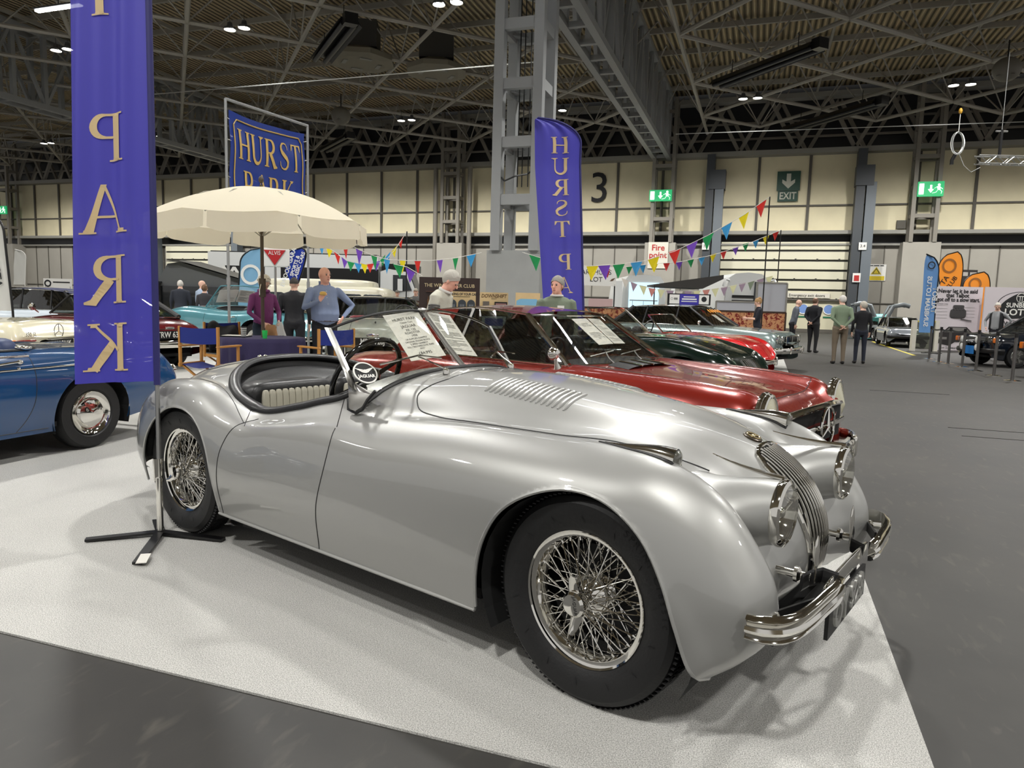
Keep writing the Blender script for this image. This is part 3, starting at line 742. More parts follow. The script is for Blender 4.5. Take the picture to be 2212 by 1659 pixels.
L_ = [(nosex(z, gr(z))+.004, gr(z), z) for z in gz_]; R_ = [(nosex(z, -gr(z))+.004, -gr(z), z) for z in gz_]
MB().tube(L_+R_[::-1], .009, 8, closed=True).build('grille_surround', CHROME, XK, smooth=True)
# bonnet badge
c, n = SK.top(.275, 0); M = disc_frame(c+Vector((0, 0, .002)), n if n.z > 0 else -n, (1, 0, 0))
bd = MB().lathe([(.001, .006), (.030, .006), (.036, .003), (.036, -.004)], n=28, M=M.to_3x3() @ Matrix.Diagonal((1.0, 1.0, 1)), o=M.translation).build('bonnet_badge', mat('dark_bronze', (62, 54, 42), rough=.3, metal=.6), XK, smooth=30)
MB().tube([M @ Vector((.021*cos(q), .026*sin(q), .008)) for q in [2*PI*i/24 for i in range(24)]], .003, 6, closed=True).ell(M @ Vector((0, 0, .008)), (.012, .012, .004)).build('badge_ring', mat('gold_ring', (214, 196, 150), rough=.2, metal=.9), bd, smooth=True)
# headlamps
for sg in (-1, 1):
    c = Vector((HL[0], HL[1]*sg, HL[2])); hl = thing('headlamp', None, None); hl.parent = XK
    MB().lathe([(.105, -.012), (.108, .0), (.105, .012), (.094, .018), (.091, .012)], c, 'X', 48).build('headlamp_ring', CHROME, hl, smooth=True)
    MB().lathe([(.091, .012), (.080, -.015), (.06, -.035), (.03, -.05), (.001, -.053)], c, 'X', 40).build('reflector', CHROME, hl, smooth=True)
    MB().lathe([(.093, .014), (.075, .024), (.045, .031), (.001, .034)], c, 'X', 40).build('lamp_lens', LENS, hl, smooth=True)
    t = MB().ell(c+Vector((-.015, 0, 0)), (.022, .022, .022)); t.tube([c+Vector((0, -.09, .02)), c+Vector((0, 0, .0)), c+Vector((0, .09, .02))], .003, 5); t.build('bulb_shield', CHROME, hl, smooth=True)
    # bright strip along the crown of the pod
    q2 = []
    for a in np.linspace(0, 1, 9):
        x, y = .25+.265*a, sg*(.31+.065*a); h = SK.b.ray_cast(Vector((x, y, 2)), Vector((0, 0, -1)))[0]
        q2.append(Vector((x, y, max((h.z if h else 0)+.003, .782+.03*(1-a)**2))))
    MB().tube(q2, [.002, .003, .004, .005, .006, .007, .008, .009, .008], 8).build('pod_strip', CHROME, hl, smooth=True)
# sidelights on the wings
for sg in (-1, 1):
    G = []; X = np.linspace(-.03, .235, 14)
    for i, x in enumerate(X):
        a = i/13; w_ = .003+.031*a**1.1; h_ = .003+.042*a**1.3; yc = sg*(.565-.005*a); base = SK.top(x, yc)[0].z
        G.append([(x, yc+w_*cos(q), base-.01+(h_+.012)*max(0, sin(q))**.8+(-.012 if sin(q) < 0 else 0)) for q in [2*PI*j/16 for j in range(16)]])
    sl = MB().grid(G, cv=True).build('sidelight', CHROME, XK, smooth=True)
    z_ = SK.top(.235, sg*.562)[0].z
    MB().ell((.236, sg*.562, z_+.016), (.014, .026, .026), 16, 8).build('sidelight_lens', LENS, sl, smooth=True)
    MB().tube([(X[0]-.02, sg*.562, SK.top(X[0]-.02, sg*.562)[0].z+.001)]+[(x, sg*(.562+.004+.036*(i/13)), SK.top(x, sg*(.562+.036*(i/13)))[0].z+.002) for i, x in enumerate(X)]+[(x, sg*(.562-.004-.036*(i/13)), SK.top(x, sg*(.562-.036*(i/13)))[0].z+.002) for i, x in reversed(list(enumerate(X)))], .004, 6).build('sidelight_gasket', TRIMB, sl)
# split front bumper with ribs, overriders and irons
def bumper_half(sg):
    pts = smooth_poly([(.535, .705), (.575, .70), (.61, .675), (.635, .62), (.648, .53), (.655, .40), (.66, .27), (.655, .22)], 26, False)
    b_ = MB(); prof = [(0, -.040), (.014, -.037), (.021, -.029), (.014, -.020), (.005, -.016), (.022, -.010), (.027, 0), (.022, .010), (.005, .016), (.014, .020), (.021, .029), (.014, .037), (0, .040)]
    G = []
    for i, (x, y) in enumerate(pts):
        a, c_ = pts[max(i-1, 0)], pts[min(i+1, len(pts)-1)]; tx, ty = c_[0]-a[0], c_[1]-a[1]; l = math.hypot(tx, ty); nx, ny = -ty/l, tx/l
        sc = 1 if 1 < i < len(pts)-2 else .93
        z0 = .425-.0*x
        G.append([(x+nx*p_[0], (y+ny*p_[0])*sg, z0+p_[1]*sc) for p_ in prof])
    b_.grid(G, cv=True); b_.f += [tuple(range(13)), tuple(range(25*13, 26*13))]; b_.m += [0, 0]
    o_ = b_.build('front_bumper', CHROME, XK, smooth=True)
    t_ = MB(); yo = -.28 if sg < 0 else .18; t_.tube([(.60, yo, .44), (.60, yo, .475), (.60, yo, .505), (.60, yo, .54), (.60, yo, .575), (.60, yo, .595)], [.009, .008, .018, .024, .017, .004], 12, flat=(1., .3)); t_.build('overrider', CHROME, o_, smooth=True)
    t_ = MB(); t_.tube([(.44, sg*.27, .45), (.585, sg*.27, .45)], .014, 10); t_.lathe([(.026, 0), (.026, .012), (.016, .02)], (.535, sg*.27, .45), 'X', 14); t_.build('bumper_bolt', CHROME, o_, smooth=True); t_ = MB(); t_.tube([(.50, sg*.60, .42), (.62, sg*.63, .425)], .012, 8); t_.lathe([(.024, 0), (.024, .012), (.012, .02)], (.575, sg*.60, .42), 'X', 12)
    t_.build('bumper_bolt', CHROME, o_, smooth=True)
    t_ = MB(); t_.tube([(.575, sg*.34, .45), (.58, sg*.27, .445), (.60, sg*.20, .44), (.645, sg*.19, .43)], .02, 8, flat=(.25, 1.4)); t_.build('bumper_iron', BLACK, o_); MB().bar((.57, sg*.60, .42), (.64, sg*.42, .425), .008, .04).build('bumper_iron', BLACK, o_)
for sg in (-1, 1): bumper_half(sg)
MB().rbox((.635, 0, .42), (.014, .62, .062), pw=.5).build('centre_blade', CHROME, XK, smooth=True)
# front plate with raised silver figures
pl = MB().box((.645, -.03, .318), (.012, .50, .115)).build('number_plate', BLACK, XK)
text('plate_figures', 'OY 928', frame((.653, -.03, .318), (0, 1, 0), (0, 0, 1)), mat('silver_figures', (205, 205, 200), rough=.3, metal=.8), pl, 0.125, sx=1.0, ext=.006, bold=.004)
[MB().bar((.632, y_, .35), (.625, y_, .42), .02).build('plate_bracket', BLACK, pl) for y_ in (-.12, .12)]
# tail details
t = MB(); c = SK.top(-2.93, 0)[0]; t.tube([c+Vector((0, -.03, .01)), c+Vector((0, .03, .01))], .006, 6); t.ell(c+Vector((0, -.02, .012)), (.012, .016, .014)); t.ell(c+Vector((0, .02, .012)), (.012, .016, .014)); t.build('boot_handle', CHROME, XK, smooth=True)
c = SK.top(-2.36, -.56)[0]; MB().ell(c, (.016, .005, .005)).build('hood_stud', CHROME, XK, smooth=True)
# wheel wells and underside
t = MB()
for sg in (-1, 1):
    for cx_, r_ in ((-.0, .41), (-2.56, .40)):
        QQ = np.linspace(-.5, PI+.5, 24) if cx_ > -1 else np.linspace(-.5, PI-.1, 24)
        G = [[(cx_+r_*cos(q), sg*y, .33+r_*sin(q)*.92) for q in QQ] for y in (.74, .35)]; t.grid(G)
        t.prism([(cx_+r_*cos(q), .33+r_*sin(q)*.92) for q in QQ], sg*.35, sg*.34, 'Y')
t.box((-1.3, 0, .235), (1.7, 1.38, .04)); t.box((-1.3, 0, .24), (3.6, .66, .06)); t.box((0.25, 0, .3), (.4, .9, .06)); t.box((-3.2, 0, .32), (.5, 1.1, .05))
t.tube([(.0, -.6, .3), (.0, .6, .3)], .03, 8); t.tube([(-2.591, -.6, .34), (-2.591, .6, .34)], .045, 8); t.tube([(-2.95, -.6, .3), (-3.12, -.62, .55)], .012, 6)
t.build('underside', UNDER, XK)
# ---- wire wheels
def wire_wheel(steer=0., R=.352):
    w = thing('wheel', None, None)
    TP = [(.226, -.052), (.245, -.066), (.285, -.078), (.325, -.078), (.345, -.062), (.352, -.035), (.354, 0), (.352, .035), (.345, .062), (.325, .078), (.285, .078), (.245, .066), (.226, .052)]
    t = MB().lathe([(r_*R/.354, h) for r_, h in TP], ax='Y', n=96)
    tr = t
    for k_ in range(110):
        q = 2*PI*k_/110
        for yy in (-.042, 0, .042):
            tr.bar((R*.999*cos(q), yy-.016, R*.999*sin(q)), (R*.999*cos(q+.03), yy+.016, R*.999*sin(q+.03)), .012, .004)
    for k_ in range(14):
        q = 2*PI*k_/14+.2
        tr.bar((.262*cos(q), -.0755, .262*sin(q)), (.285*cos(q+.03), -.0795, .285*sin(q+.03)), .0015)
    ty = t.build('tyre', RUBBER, w, smooth=30)
    rm = MB().lathe([(.223, -.056), (.229, -.060), (.231, -.052), (.222, -.046), (.207, -.044), (.200, -.030), (.192, -.02), (.190, .0), (.196, .03), (.205, .046), (.228, .058)], ax='Y', n=72)
    rm.build('rim', CHROME, w, smooth=True)
    h = MB().lathe([(.030, -.085), (.034, -.075), (.036, -.05), (.055, -.035), (.072, -.02), (.074, -.012), (.052, .0), (.046, .03), (.062, .045), (.062, .055), (.02, .06)], ax='Y', n=36)
    h.build('hub', CHROME, w, smooth=True)
    sp = MB(); N1 = 32
    for k_ in range(N1):                                   # outer: long, from nose of the hub to outer rim
        q = 2*PI*k_/N1; dq = .62 if k_ % 2 else -.62
        sp.tube([(.035*cos(q+dq), -.066+.006*(k_ % 2), .035*sin(q+dq)), (.203*cos(q), -.030, .203*sin(q))], .0021, 5)
        sp.tube([(.190*cos(q+(-.012 if k_ % 2 else .012)), -.0315, .190*sin(q+(-.012 if k_ % 2 else .012))), (.203*cos(q), -.030, .203*sin(q))], .0040, 6)
    for k_ in range(44):
        q = 2*PI*(k_+.5)/44; dq = .85 if k_ % 2 else -.85
        sp.tube([(.070*cos(q+dq), -.018+.008*(k_ % 2), .070*sin(q+dq)), (.193*cos(q), .004, .193*sin(q))], .0020, 5)
        sp.ell((.191*cos(q), .003, .191*sin(q)), (.0045, .0045, .0045), 6, 4)
    for k_ in range(24):
        q = 2*PI*(k_+.3)/24; dq = .8 if k_ % 2 else -.8
        sp.tube([(.058*cos(q+dq), .05, .058*sin(q+dq)), (.194*cos(q), .018, .194*sin(q))], .0020, 4)
    sp.build('spokes', CHROME, w, smooth=True)
    s_ = MB().lathe([(.001, -.122), (.034, -.120), (.042, -.112), (.043, -.098), (.036, -.084), (.030, -.08)], ax='Y', n=32)
    for k_ in (0, PI):                                     # two ears
        q = k_+1.75
        s_.tube([(.02*cos(q), -.095, .02*sin(q)), (.05*cos(q), -.098, .05*sin(q)), (.082*cos(q-.12), -.112, .082*sin(q-.12)), (.098*cos(q-.2), -.12, .098*sin(q-.2))], [.022, .022, .015, .007], 10, flat=(.45, 1))
    sn = s_.build('spinner', CHROME, w, smooth=True)
    text('spinner_lettering', 'JAGUAR', frame((.012, -.1225, 0), (sin(.2), 0, -cos(.2)), (cos(.2), 0, sin(.2))), mat('etched_black', (50, 50, 50)), sn, .017)
    MB().lathe([(.165, .03), (.165, .07), (.001, .07)], ax='Y', n=32).build('brake_drum', mat('drum_dark', (26, 26, 27), rough=.5, metal=.3), w, smooth=30)
    return w
w0 = wire_wheel()
def put_wheel(x, y, z, rot, flip=False, first=[w0]):
    w_ = first.pop() if first else copy_tree(w0)
    w_.parent = XK; w_.location = (x, y, z); w_.rotation_euler = (0, rot, PI if flip else 0); return w_
put_wheel(0, -.648, .346, 0).rotation_euler = (0, .0, -.044)
put_wheel(-2.591, -.648, .346, .9)
put_wheel(0, .648, .346, .4, True); put_wheel(-2.591, .648, .346, 1.4, True)
# lettering on the front tyre
for k_, ch in enumerate('SPRINT Classic'):
    q = 1.02-.075*k_
    M = Matrix.Rotation(-.044, 4, 'Z'); fr = frame((.312*cos(q), -.0795, .312*sin(q)), (sin(q), 0, -cos(q)), (cos(q), 0, sin(q)))
    text('tyre_lettering', ch, Matrix.Translation((0, -.648, .346)) @ M @ fr, mat('tyre_letter', (8, 8, 8), rough=.85), XK, .034) if ch != ' ' else None

# round maker's disc, behind the near pillar, in front of the wheel; two card notices standing in the screen
M = disc_frame((-1.305, -.520, .975), (.745, -.17, .645))
bd = thing('round_badge', None, None); bd.parent = XK
R3 = M.to_3x3()
MB().lathe([(.001, .001), (.052, .001), (.052, -.004), (.001, -.004)], n=40, M=R3, o=M.translation).build('badge_disc', mat('badge_black', (14, 14, 16), rough=.4), bd)
MB().lathe([(.051, .002), (.058, .002), (.058, -.004), (.051, -.004)], n=40, M=R3, o=M.translation).build('badge_rim', WHITE, bd)
text('badge_word', 'JAGUAR', M @ Matrix.Translation((0, -.02, .003)), WHITE, bd, .0225, bold=.001)
wm = MB()
for sg in (-1, 1):
    for i in range(4): wm.add([M @ Vector(p) for p in ((sg*.006, .016-.005*i, .003), (sg*(.045-.008*i), .026-.006*i, .003), (sg*(.043-.008*i), .021-.006*i, .003), (sg*.006, .012-.005*i, .003))], [(0, 1, 2, 3)])
wm.lathe([(.001, .004), (.010, .004)], n=16, M=R3, o=M @ Vector((0, .006, 0))); wm.build('badge_wings', WHITE, bd, fix=False)
def notice(parent, TL, TR, BR, BL, name, lines, off=.004, lines_m=INK, th=.0015):
    """a printed sheet through four corners, with its own print"""
    TL, TR, BR, BL = map(Vector, (TL, TR, BR, BL)); n = (TR-TL).cross(BL-TL).normalized()
    o = MB().add([TL, TR, BR, BL]+[p+n*th for p in (TL, TR, BR, BL)], [(0, 1, 2, 3), (7, 6, 5, 4), (0, 4, 5, 1), (1, 5, 6, 2), (2, 6, 7, 3), (3, 7, 4, 0)]).build(name, PAPER, parent)
    rt = (TR-TL); up = (TL-BL); w_, h_ = rt.length, up.length
    for side in (-1,):
        for (t, v, sz, sx) in lines:
            c = BL+(BR-BL)*.5+up*v-n*off*.3
            if t is None:
                a_ = c-rt*.42; b_ = a_+rt*sx; hh_ = up*sz*.5; MB().add([a_-hh_, b_-hh_, b_+hh_, a_+hh_], [(0, 1, 2, 3)]).build(name+'_line', SINK, o); continue
            text(name+'_print', t, frame(c, rt, up), lines_m, o, sz*h_, sx=sx)
    return o
N1 = [('HURST PARK', .87, .085, .95), ('Classic Cars', .795, .055, .9), ('JAGUAR', .71, .085, .95), ('XK 120', .63, .07, .9), ('ROADSTER', .565, .065, .9), ('1950', .50, .065, .9), ('UK SUPPLIED EXAMPLE', .435, .048, .85), ('ORIGINAL ENGINE BLOCK', .38, .048, .85), ('5 SPEED GEARBOX', .325, .048, .85), ('FULLY RESTORED SOME YEARS', .27, .048, .78), ('AGO', .22, .048, .85), ('£84,995', .12, .085, .95)]
def body_text(n, seed=1):
    rr = random.Random(seed); out = []
    for i in range(n):
        if i % 6 == 5: continue
        out.append((None, .93-.86*i/n, .26/n, .78 if rr.random() > .25 else .4))
    return out
notice(XK, (-1.512, -.236, 1.226), (-1.481, -.028, 1.252), (-1.257, -.046, 1.038), (-1.290, -.251, 1.016), 'notice_sheet', N1)
notice(XK, (-1.484, .034, 1.250), (-1.522, .259, 1.228), (-1.292, .234, 1.02), (-1.258, .019, 1.043), 'notice_sheet', body_text(26))
for o in [c for c in XK.children if c.name.startswith('round_badge')]:
    pass

# ================================================================ other cars
def carbody(stn, nu=110, nv=70, arches=(), cockpit=None):
    """stn: (x, centre z, crown z, half width, z of max width, bottom z[, bow])"""
    P = []
    for s_ in stn:
        x, zc, zf, w_, zs, zb = s_[:6]; bow = s_[6] if len(s_) > 6 else 0; ww = w_*.95
        row = [(0, zc), (.3*w_, zc-.004), (.55*w_, zc*.55+zf*.45-.006 if zf <= zc else zc*.8+zf*.2-.01), (.78*w_, zf), (.91*w_, zf*.8+zs*.2), (.985*w_, zs+(zf-zs)*.35), (w_, zs), (w_*.99, (zs+zb)/2), (ww, zb)]
        P.append([(x+bow*(1-(y/w_)**2), y, z) for y, z in row])
    def cap(row, dx):
        zm = sum(p[2] for p in row)/len(row)
        return [[(p[0]+dx*f_*(.3+.7*(1-(p[1]/row[6][1])**2)) , p[1]*(1-.10*f_-.35*(f_ > 1.5)), zm+(p[2]-zm)*(1-.22*f_-.35*(f_ > 1.5))) for p in row] for f_ in (1., 1.9)]
    f = cap(P[0], .035); r_ = cap(P[-1], -.035)
    P = [f[1], f[0]]+P+[r_[0], r_[1]]
    A = net(P, nu, nv); holes = []
    for (cx, cz, rr) in arches:
        poly = [(cx+rr*cos(q), cz+rr*sin(q)*.98) for q in np.linspace(-.35, PI+.35, 50)]+[(cx-rr*.9, -.2), (cx+rr*.9, -.2)]
        holes.append(((0, 2), poly, lambda V, h=holes: np.abs(V[:, 1]) > .48))
    if cockpit: holes.append(((0, 1), cockpit, lambda V: V[:, 2] > .55))
    V, F = cut(A, holes, .08); k_ = A.shape[1]
    SF = [(i*k_+j, i*k_+j+1, (i+1)*k_+j+1, (i+1)*k_+j) for i in range(A.shape[0]-1) for j in range(k_-1)]
    return V, F, Skin(A.reshape(-1, 3), SF)
HUBS = {}
def simple_wheel(R=.31, w_=.16, cap='dome', rim=None):
    key = (R, w_, cap)
    if key in HUBS: return copy_tree(HUBS[key])
    w = thing('wheel', None, None); HUBS[key] = w; h = w_/2; r_ = R*.62
    MB().lathe([(r_, -h*.8), (r_*1.08, -h), (R*.92, -h*.98), (R, -h*.6), (R, h*.6), (R*.92, h), (r_, h*.8)], ax='Y', n=40).build('tyre', RUBBER, w, smooth=True)
    if cap == 'dome':
        MB().lathe([(r_, -h*.78), (r_*.97, -h*.95), (r_*.88, -h*.7), (r_*.70, -h*.62), (r_*.66, -h*.75), (r_*.6, -h*.98), (r_*.35, -h*1.15), (.001, -h*1.2)], ax='Y', n=36).build('hubcap', CHROME, w, smooth=True)
    elif cap == 'alloy':
        t = MB().lathe([(r_, -h*.78), (r_*.95, -h*.9), (r_*.85, -h*.5), (.001, -h*.4)], ax='Y', n=30)
        for k_ in range(8): q = 2*PI*k_/8; t.bar((.05*cos(q), -h*.75, .05*sin(q)), (r_*.9*cos(q), -h*.7, r_*.9*sin(q)), .03, .02)
        t.build('alloy_rim', DCHROME, w, smooth=30)
    else:
        t = MB().lathe([(r_, -h*.78), (r_*.98, -h*.95), (r_*.88, -h*.6), (r_*.85, .0)], ax='Y', n=36)
        t.lathe([(.03, -h*1.1), (.06, -h*.6), (.07, 0)], ax='Y', n=16)
        for k_ in range(36): q = 2*PI*k_/36; d_ = .5 if k_ % 2 else -.5; t.tube([(.06*cos(q+d_), -h*.5, .06*sin(q+d_)), (r_*.87*cos(q), -h*.2, r_*.87*sin(q))], .003, 4)
        t.build('wire_centre', CHROME, w, smooth=30)
    MB().lathe([(r_*.9, h*.3), (.001, h*.3)], ax='Y', n=20).build('wheel_backing', UNDER, w)
    return w
def make_car(name, label, loc, rz, paint, stn, wb, hw, R=.31, cap='dome', zsill=.2, gh=None, cockpit=None, nu=110, nv=70, group=None, arch=1.18, wellw=.3):
    c = thing(name, label, 'car', loc, rz, group)
    arches = [(0, R, R*arch), (-wb, R, R*arch)]
    V, F, sk = carbody(stn, nu, nv, arches, cockpit)
    b = MB(); b.v = V; b.f = F; b.m = [0]*len(F); b.build('body', paint, c, smooth=2)
    t = MB(); x0, x1 = stn[0][0], stn[-1][0]
    for sg in (-1, 1):
        for (cx, cz, rr) in arches:
            rr2 = rr*1.04; Q = np.linspace(-.35, PI+.35, 20)
            t.grid([[(cx+rr2*cos(q), sg*y, cz+rr2*sin(q)) for q in Q] for y in (hw-.02, hw-wellw)])
            t.prism([(cx+rr2*cos(q), cz+rr2*sin(q)) for q in Q], sg*(hw-wellw), sg*(hw-wellw-.01), 'Y')
    t.box((-wb/2, 0, zsill+.05), (wb-2*R, 2*hw-.12, .04)); t.box(((x0+x1)/2, 0, zsill+.06), (x0-x1-.3, 2*(hw-wellw)-.05, .05))
    t.build('underside', UNDER, c)
    first_ = None
    for (cx, sg) in ((0, -1), (0, 1), (-wb, -1), (-wb, 1)):
        w = simple_wheel(R, .16, cap); w.parent = c; w.location = (cx, sg*(hw-.115), R); w.rotation_euler = (0, random.random(), PI if sg > 0 else 0)
    return c, sk
def seamline(c, sk, segs, r=.0025, m=SEAMB, name='panel_gaps'):
    s_ = MB()
    for pts, how, sg in segs:
        q = sk.line(pts, how, .0006, sg)
        if len(q) > 1: s_.tube(q, r, 4)
    return s_.build(name, m, c, smooth=True)
def greenhouse(c, g, paint, pil=TRIMB, glassm=DGLASS, trim=CHROME, roofm=None, interior=DARKIN):
    """g: ws=(x0,w0,z0,x1,w1,z1), rw=(x0,w0,z0,x1,w1,z1), posts=[x fractions]; closed roof with glass all round"""
    a, b = g['ws'], g['rw']; crown = g.get('crown', .04); zr = g.get('zmid', None)
    n_ = 12; top = []
    for i in range(n_+1):
        f_ = i/n_; x = a[3]+(b[3]-a[3])*f_; w_ = a[4]+(b[4]-a[4])*f_+g.get('bulge', .02)*sin(PI*f_); z = a[5]+(b[5]-a[5])*f_+g.get('arc', .03)*sin(PI*f_)
        top.append((x, w_, z))
    G = [[(x, y, z+crown*(1-(y/w_)**2)*(1 if g.get('pagoda', 0) == 0 else -.4)) for y in np.linspace(-w_, w_, 15)] for x, w_, z in top]
    roof = MB().grid(G); roof.build('roof', roofm or paint, c, smooth=True)
    gl = MB()
    def bow(x0, w0, z0, x1, w1, z1, bw=.10):
        return [[(x0*(1-s)+x1*s+math.copysign(bw, x0-x1)*(1-(q)**2), q*(w0*(1-s)+w1*s), z0*(1-s)+z1*s) for q in np.linspace(-1, 1, 11)] for s in np.linspace(0, 1, 5)]
    gl.grid(bow(*a, g.get('bow', .08))); gl.build('windscreen', glassm if g.get('fg') is None else g['fg'], c, smooth=True, fix=False)
    gl = MB(); gl.grid(bow(*b, g.get('bow', .08))); gl.build('rear_window', glassm, c, smooth=True, fix=False)
    belt = [(a[0]+(b[0]-a[0])*i/n_, a[1]+(b[1]-a[1])*i/n_+.01*sin(PI*i/n_), a[2]+(b[2]-a[2])*i/n_-g.get('beltdip', 0)*sin(PI*i/n_)) for i in range(n_+1)]
    fr = MB(); tr = MB()
    for sg in (-1, 1):
        gl = MB().grid([[(p[0], sg*p[1], p[2]) for p in belt], [(p[0], sg*p[1], p[2]) for p in top]]); gl.build('side_window', glassm, c, fix=False)
        MB().tube([(a[0], sg*a[1], a[2]), (a[3], sg*a[4], a[5])], .022, 8).build('windscreen_pillar', pil, c, smooth=True); MB().tube([(b[0], sg*b[1], b[2]), (b[3], sg*b[4], b[5])], g.get('cpil', .03), 8).build('rear_pillar', pil, c, smooth=True)
        for f_, sl in g.get('posts', ()):
            x = a[0]+(b[0]-a[0])*f_; xt = x+sl
            k0 = min(range(n_+1), key=lambda i: abs(belt[i][0]-x)); k1 = min(range(n_+1), key=lambda i: abs(top[i][0]-xt))
            MB().tube([(x, sg*(belt[k0][1]+.003), belt[k0][2]), (xt, sg*(top[k1][1]+.003), top[k1][2])], .02, 6).build('door_pillar', pil, c, smooth=True)
        tr.tube([(p[0], sg*(p[1]+.008), p[2]) for p in belt], .009, 6); tr.tube([(p[0], sg*(p[1]+.004), p[2]+.004) for p in top], .009, 6)
        tr.tube([(a[0], sg*(a[1]+.012), a[2]), (a[3], sg*(a[4]+.012), a[5])], .008, 6)
    tr.tube([tuple(p) for p in bow(*a, g.get('bow', .08))[0]], .009, 6); tr.tube([tuple(p) for p in bow(*a, g.get('bow', .08))[-1]], .009, 6)
    tr.tube([tuple(p) for p in bow(*b, g.get('bow', .08))[0]], .009, 6)
    tr.build('bright_trim', trim, c, smooth=True)
    t = MB(); xm = (a[0]+b[0])/2
    for sg in (-1, 1):
        t.rbox((xm+.15, sg*.33, a[2]-.10), (.16, .46, .55), pw=.4); t.rbox((xm+.35, sg*.33, a[2]-.35), (.5, .46, .16), pw=.4)
        t.rbox((xm+.12, sg*.33, a[2]+.24), (.10, .24, .16), pw=.5) if g.get('rests') else None
    t.build('seats', g.get('seatm', interior), c, smooth=True)
    t = MB(); t.box(((a[0]+b[0])/2, 0, a[2]-.45), (a[0]-b[0]-.1, 2*a[1]-.15, .02)); t.rbox((a[0]-.12, 0, a[2]-.04), (.35, 2*a[1]-.2, .12), pw=.5)
    t.tube([(a[0]-.42+.06*sin(q), g.get('swy', -.35)+.18*cos(q), a[2]+.02+.16*sin(q)) for q in [2*PI*k_/20 for k_ in range(20)]], .011, 6, closed=True)
    t.build('interior', interior, c, smooth=30)
def open_top(c, cp, zfun, wsb, wst, seatm, tubm=DARKIN, hood=None, ws_t=GLASS, frame_m=CHROME, swy=-.35, wheelx=None):
    """tub, seats, wheel and framed windscreen of a convertible"""
    t = MB(); cx = sum(p[0] for p in cp)/len(cp)
    t.grid([[(x, y, zfun(x, y)-.004) for x, y in cp], [(cx+(x-cx)*.96, y*.95, zfun(x, y)-.06) for x, y in cp], [(cx+(x-cx)*.93, y*.93, .32) for x, y in cp]], cv=True)
    t.prism([(cx+(x-cx)*.93, y*.93) for x, y in cp], .3, .32, 'Z'); t.build('cockpit_tub', tubm, c, smooth=30)
    MB().tube([(x, y, zfun(x, y)+.003) for x, y in cp], .014, 8, closed=True).build('cockpit_rim', TRIMB, c, smooth=True)
    t = MB(); xs = cx-.12
    for sg in (-1, 1): t.rbox((xs-.15, sg*.33, .66), (.18, .48, .55), pw=.4); t.rbox((xs+.15, sg*.33, .44), (.5, .48, .16), pw=.4)
    t.build('seats', seatm, c, smooth=True)
    x0, w0, z0 = wsb; x1, w1, z1 = wst
    row = lambda x, w_, z: [(x+.10*(1-q*q), q*w_, z+.02*(1-q*q)) for q in np.linspace(-1, 1, 13)]
    MB().grid([row(x0+(x1-x0)*s, w0+(w1-w0)*s, z0+(z1-z0)*s) for s in np.linspace(0, 1, 4)]).build('windscreen_glass', ws_t, c, smooth=True, fix=False)
    MB().tube(row(x0, w0, z0), .011, 8).tube(row(x1, w1, z1), .011, 8).tube([row(x0, w0, z0)[0], row(x1, w1, z1)[0]], .014, 8).tube([row(x0, w0, z0)[-1], row(x1, w1, z1)[-1]], .014, 8).build('windscreen_frame', frame_m, c, smooth=True)
    wx = wheelx if wheelx else x0-.45
    MB().tube([(wx+.07*sin(q), swy+.19*cos(q), z0+.04+.17*sin(q)) for q in [2*PI*k_/24 for k_ in range(24)]], .011, 6, closed=True).tube([(wx-.0, swy-.19, z0+.04), (wx, swy+.19, z0+.04)], .009, 5).build('steering_wheel', BLACK, c, smooth=True)
    if hood:
        hx0, hx1, hz, hw_ = hood; t = MB()
        G = []
        for i in range(9):
            a = i/8; G.append([(hx0+(hx1-hx0)*a+.12*(1-(y/hw_)**2)*(-1), y, hz-.03+.09*sin(PI*a)-.03*(y/hw_)**2+.008*sin(y*22+a*9)) for y in np.linspace(-hw_, hw_, 25)])
        t.grid(G); t.build('folded_hood', mat('black_hood_cloth', (22, 22, 25), rough=.8), c, smooth=True)
def plate(c, x, z, s, front=1, y=0., w_=.52, h_=.11, back=BLACK, fig=WHITE, tilt=0.):
    pl = MB().box((x, y, z), (.012, w_, h_)).build('number_plate', back, c)
    if s: text('plate_figures', s, frame((x+front*.0075, y, z), (0, front, 0), (0, 0, 1)), fig, pl, h_*.98, sx=.80*min(1, w_/(.068*max(6, len(s)))), ext=.001, bold=.002)
    return pl
def bumper(c, x, z, w_, front=1, r=.03, wrap=.35, mid=.06, m=CHROME, name='bumper', riders=True, fl=(.5, 1.3)):
    pts = [(x-front*wrap, -w_, z), (x-front*wrap*.45, -w_*1.0, z), (x-front*.05, -w_*.88, z), (x+front*mid*.5, -w_*.5, z), (x+front*mid, 0, z), (x+front*mid*.5, w_*.5, z), (x-front*.05, w_*.88, z), (x-front*wrap*.45, w_, z), (x-front*wrap, w_, z)]
    P = crom(pts, list(range(9)), np.linspace(0, 8, 40)); t = MB().tube([tuple(p) for p in P], r, 10, flat=fl)
    o = t.build(name, m, c, smooth=True)
    if riders:
        for sg in (-1, 1): MB().rbox((x+front*(mid*.5+.03), sg*w_*.42, z+.01), (.05, .045, .16), pw=.6).build('overrider', m, o, smooth=True)
    return o
def round_lamp(c, x, y, z, r, front=1, name='headlamp', lens=LENS, ring=CHROME):
    h = MB().lathe([(r*.8, -front*.03), (r*1.05, -front*.01), (r*1.05, front*.008), (r*.94, front*.012)], (x, y, z), 'X', 24).lathe([(r*.95, front*.004), (r*.6, -front*.03), (.001, -front*.04)], (x, y, z), 'X', 20).build(name, ring, c, smooth=True)
    MB().lathe([(r*.96, front*.006), (r*.6, front*.022), (.001, front*.03)], (x, y, z), 'X', 20).build('lens', lens, h, smooth=True)
    return h
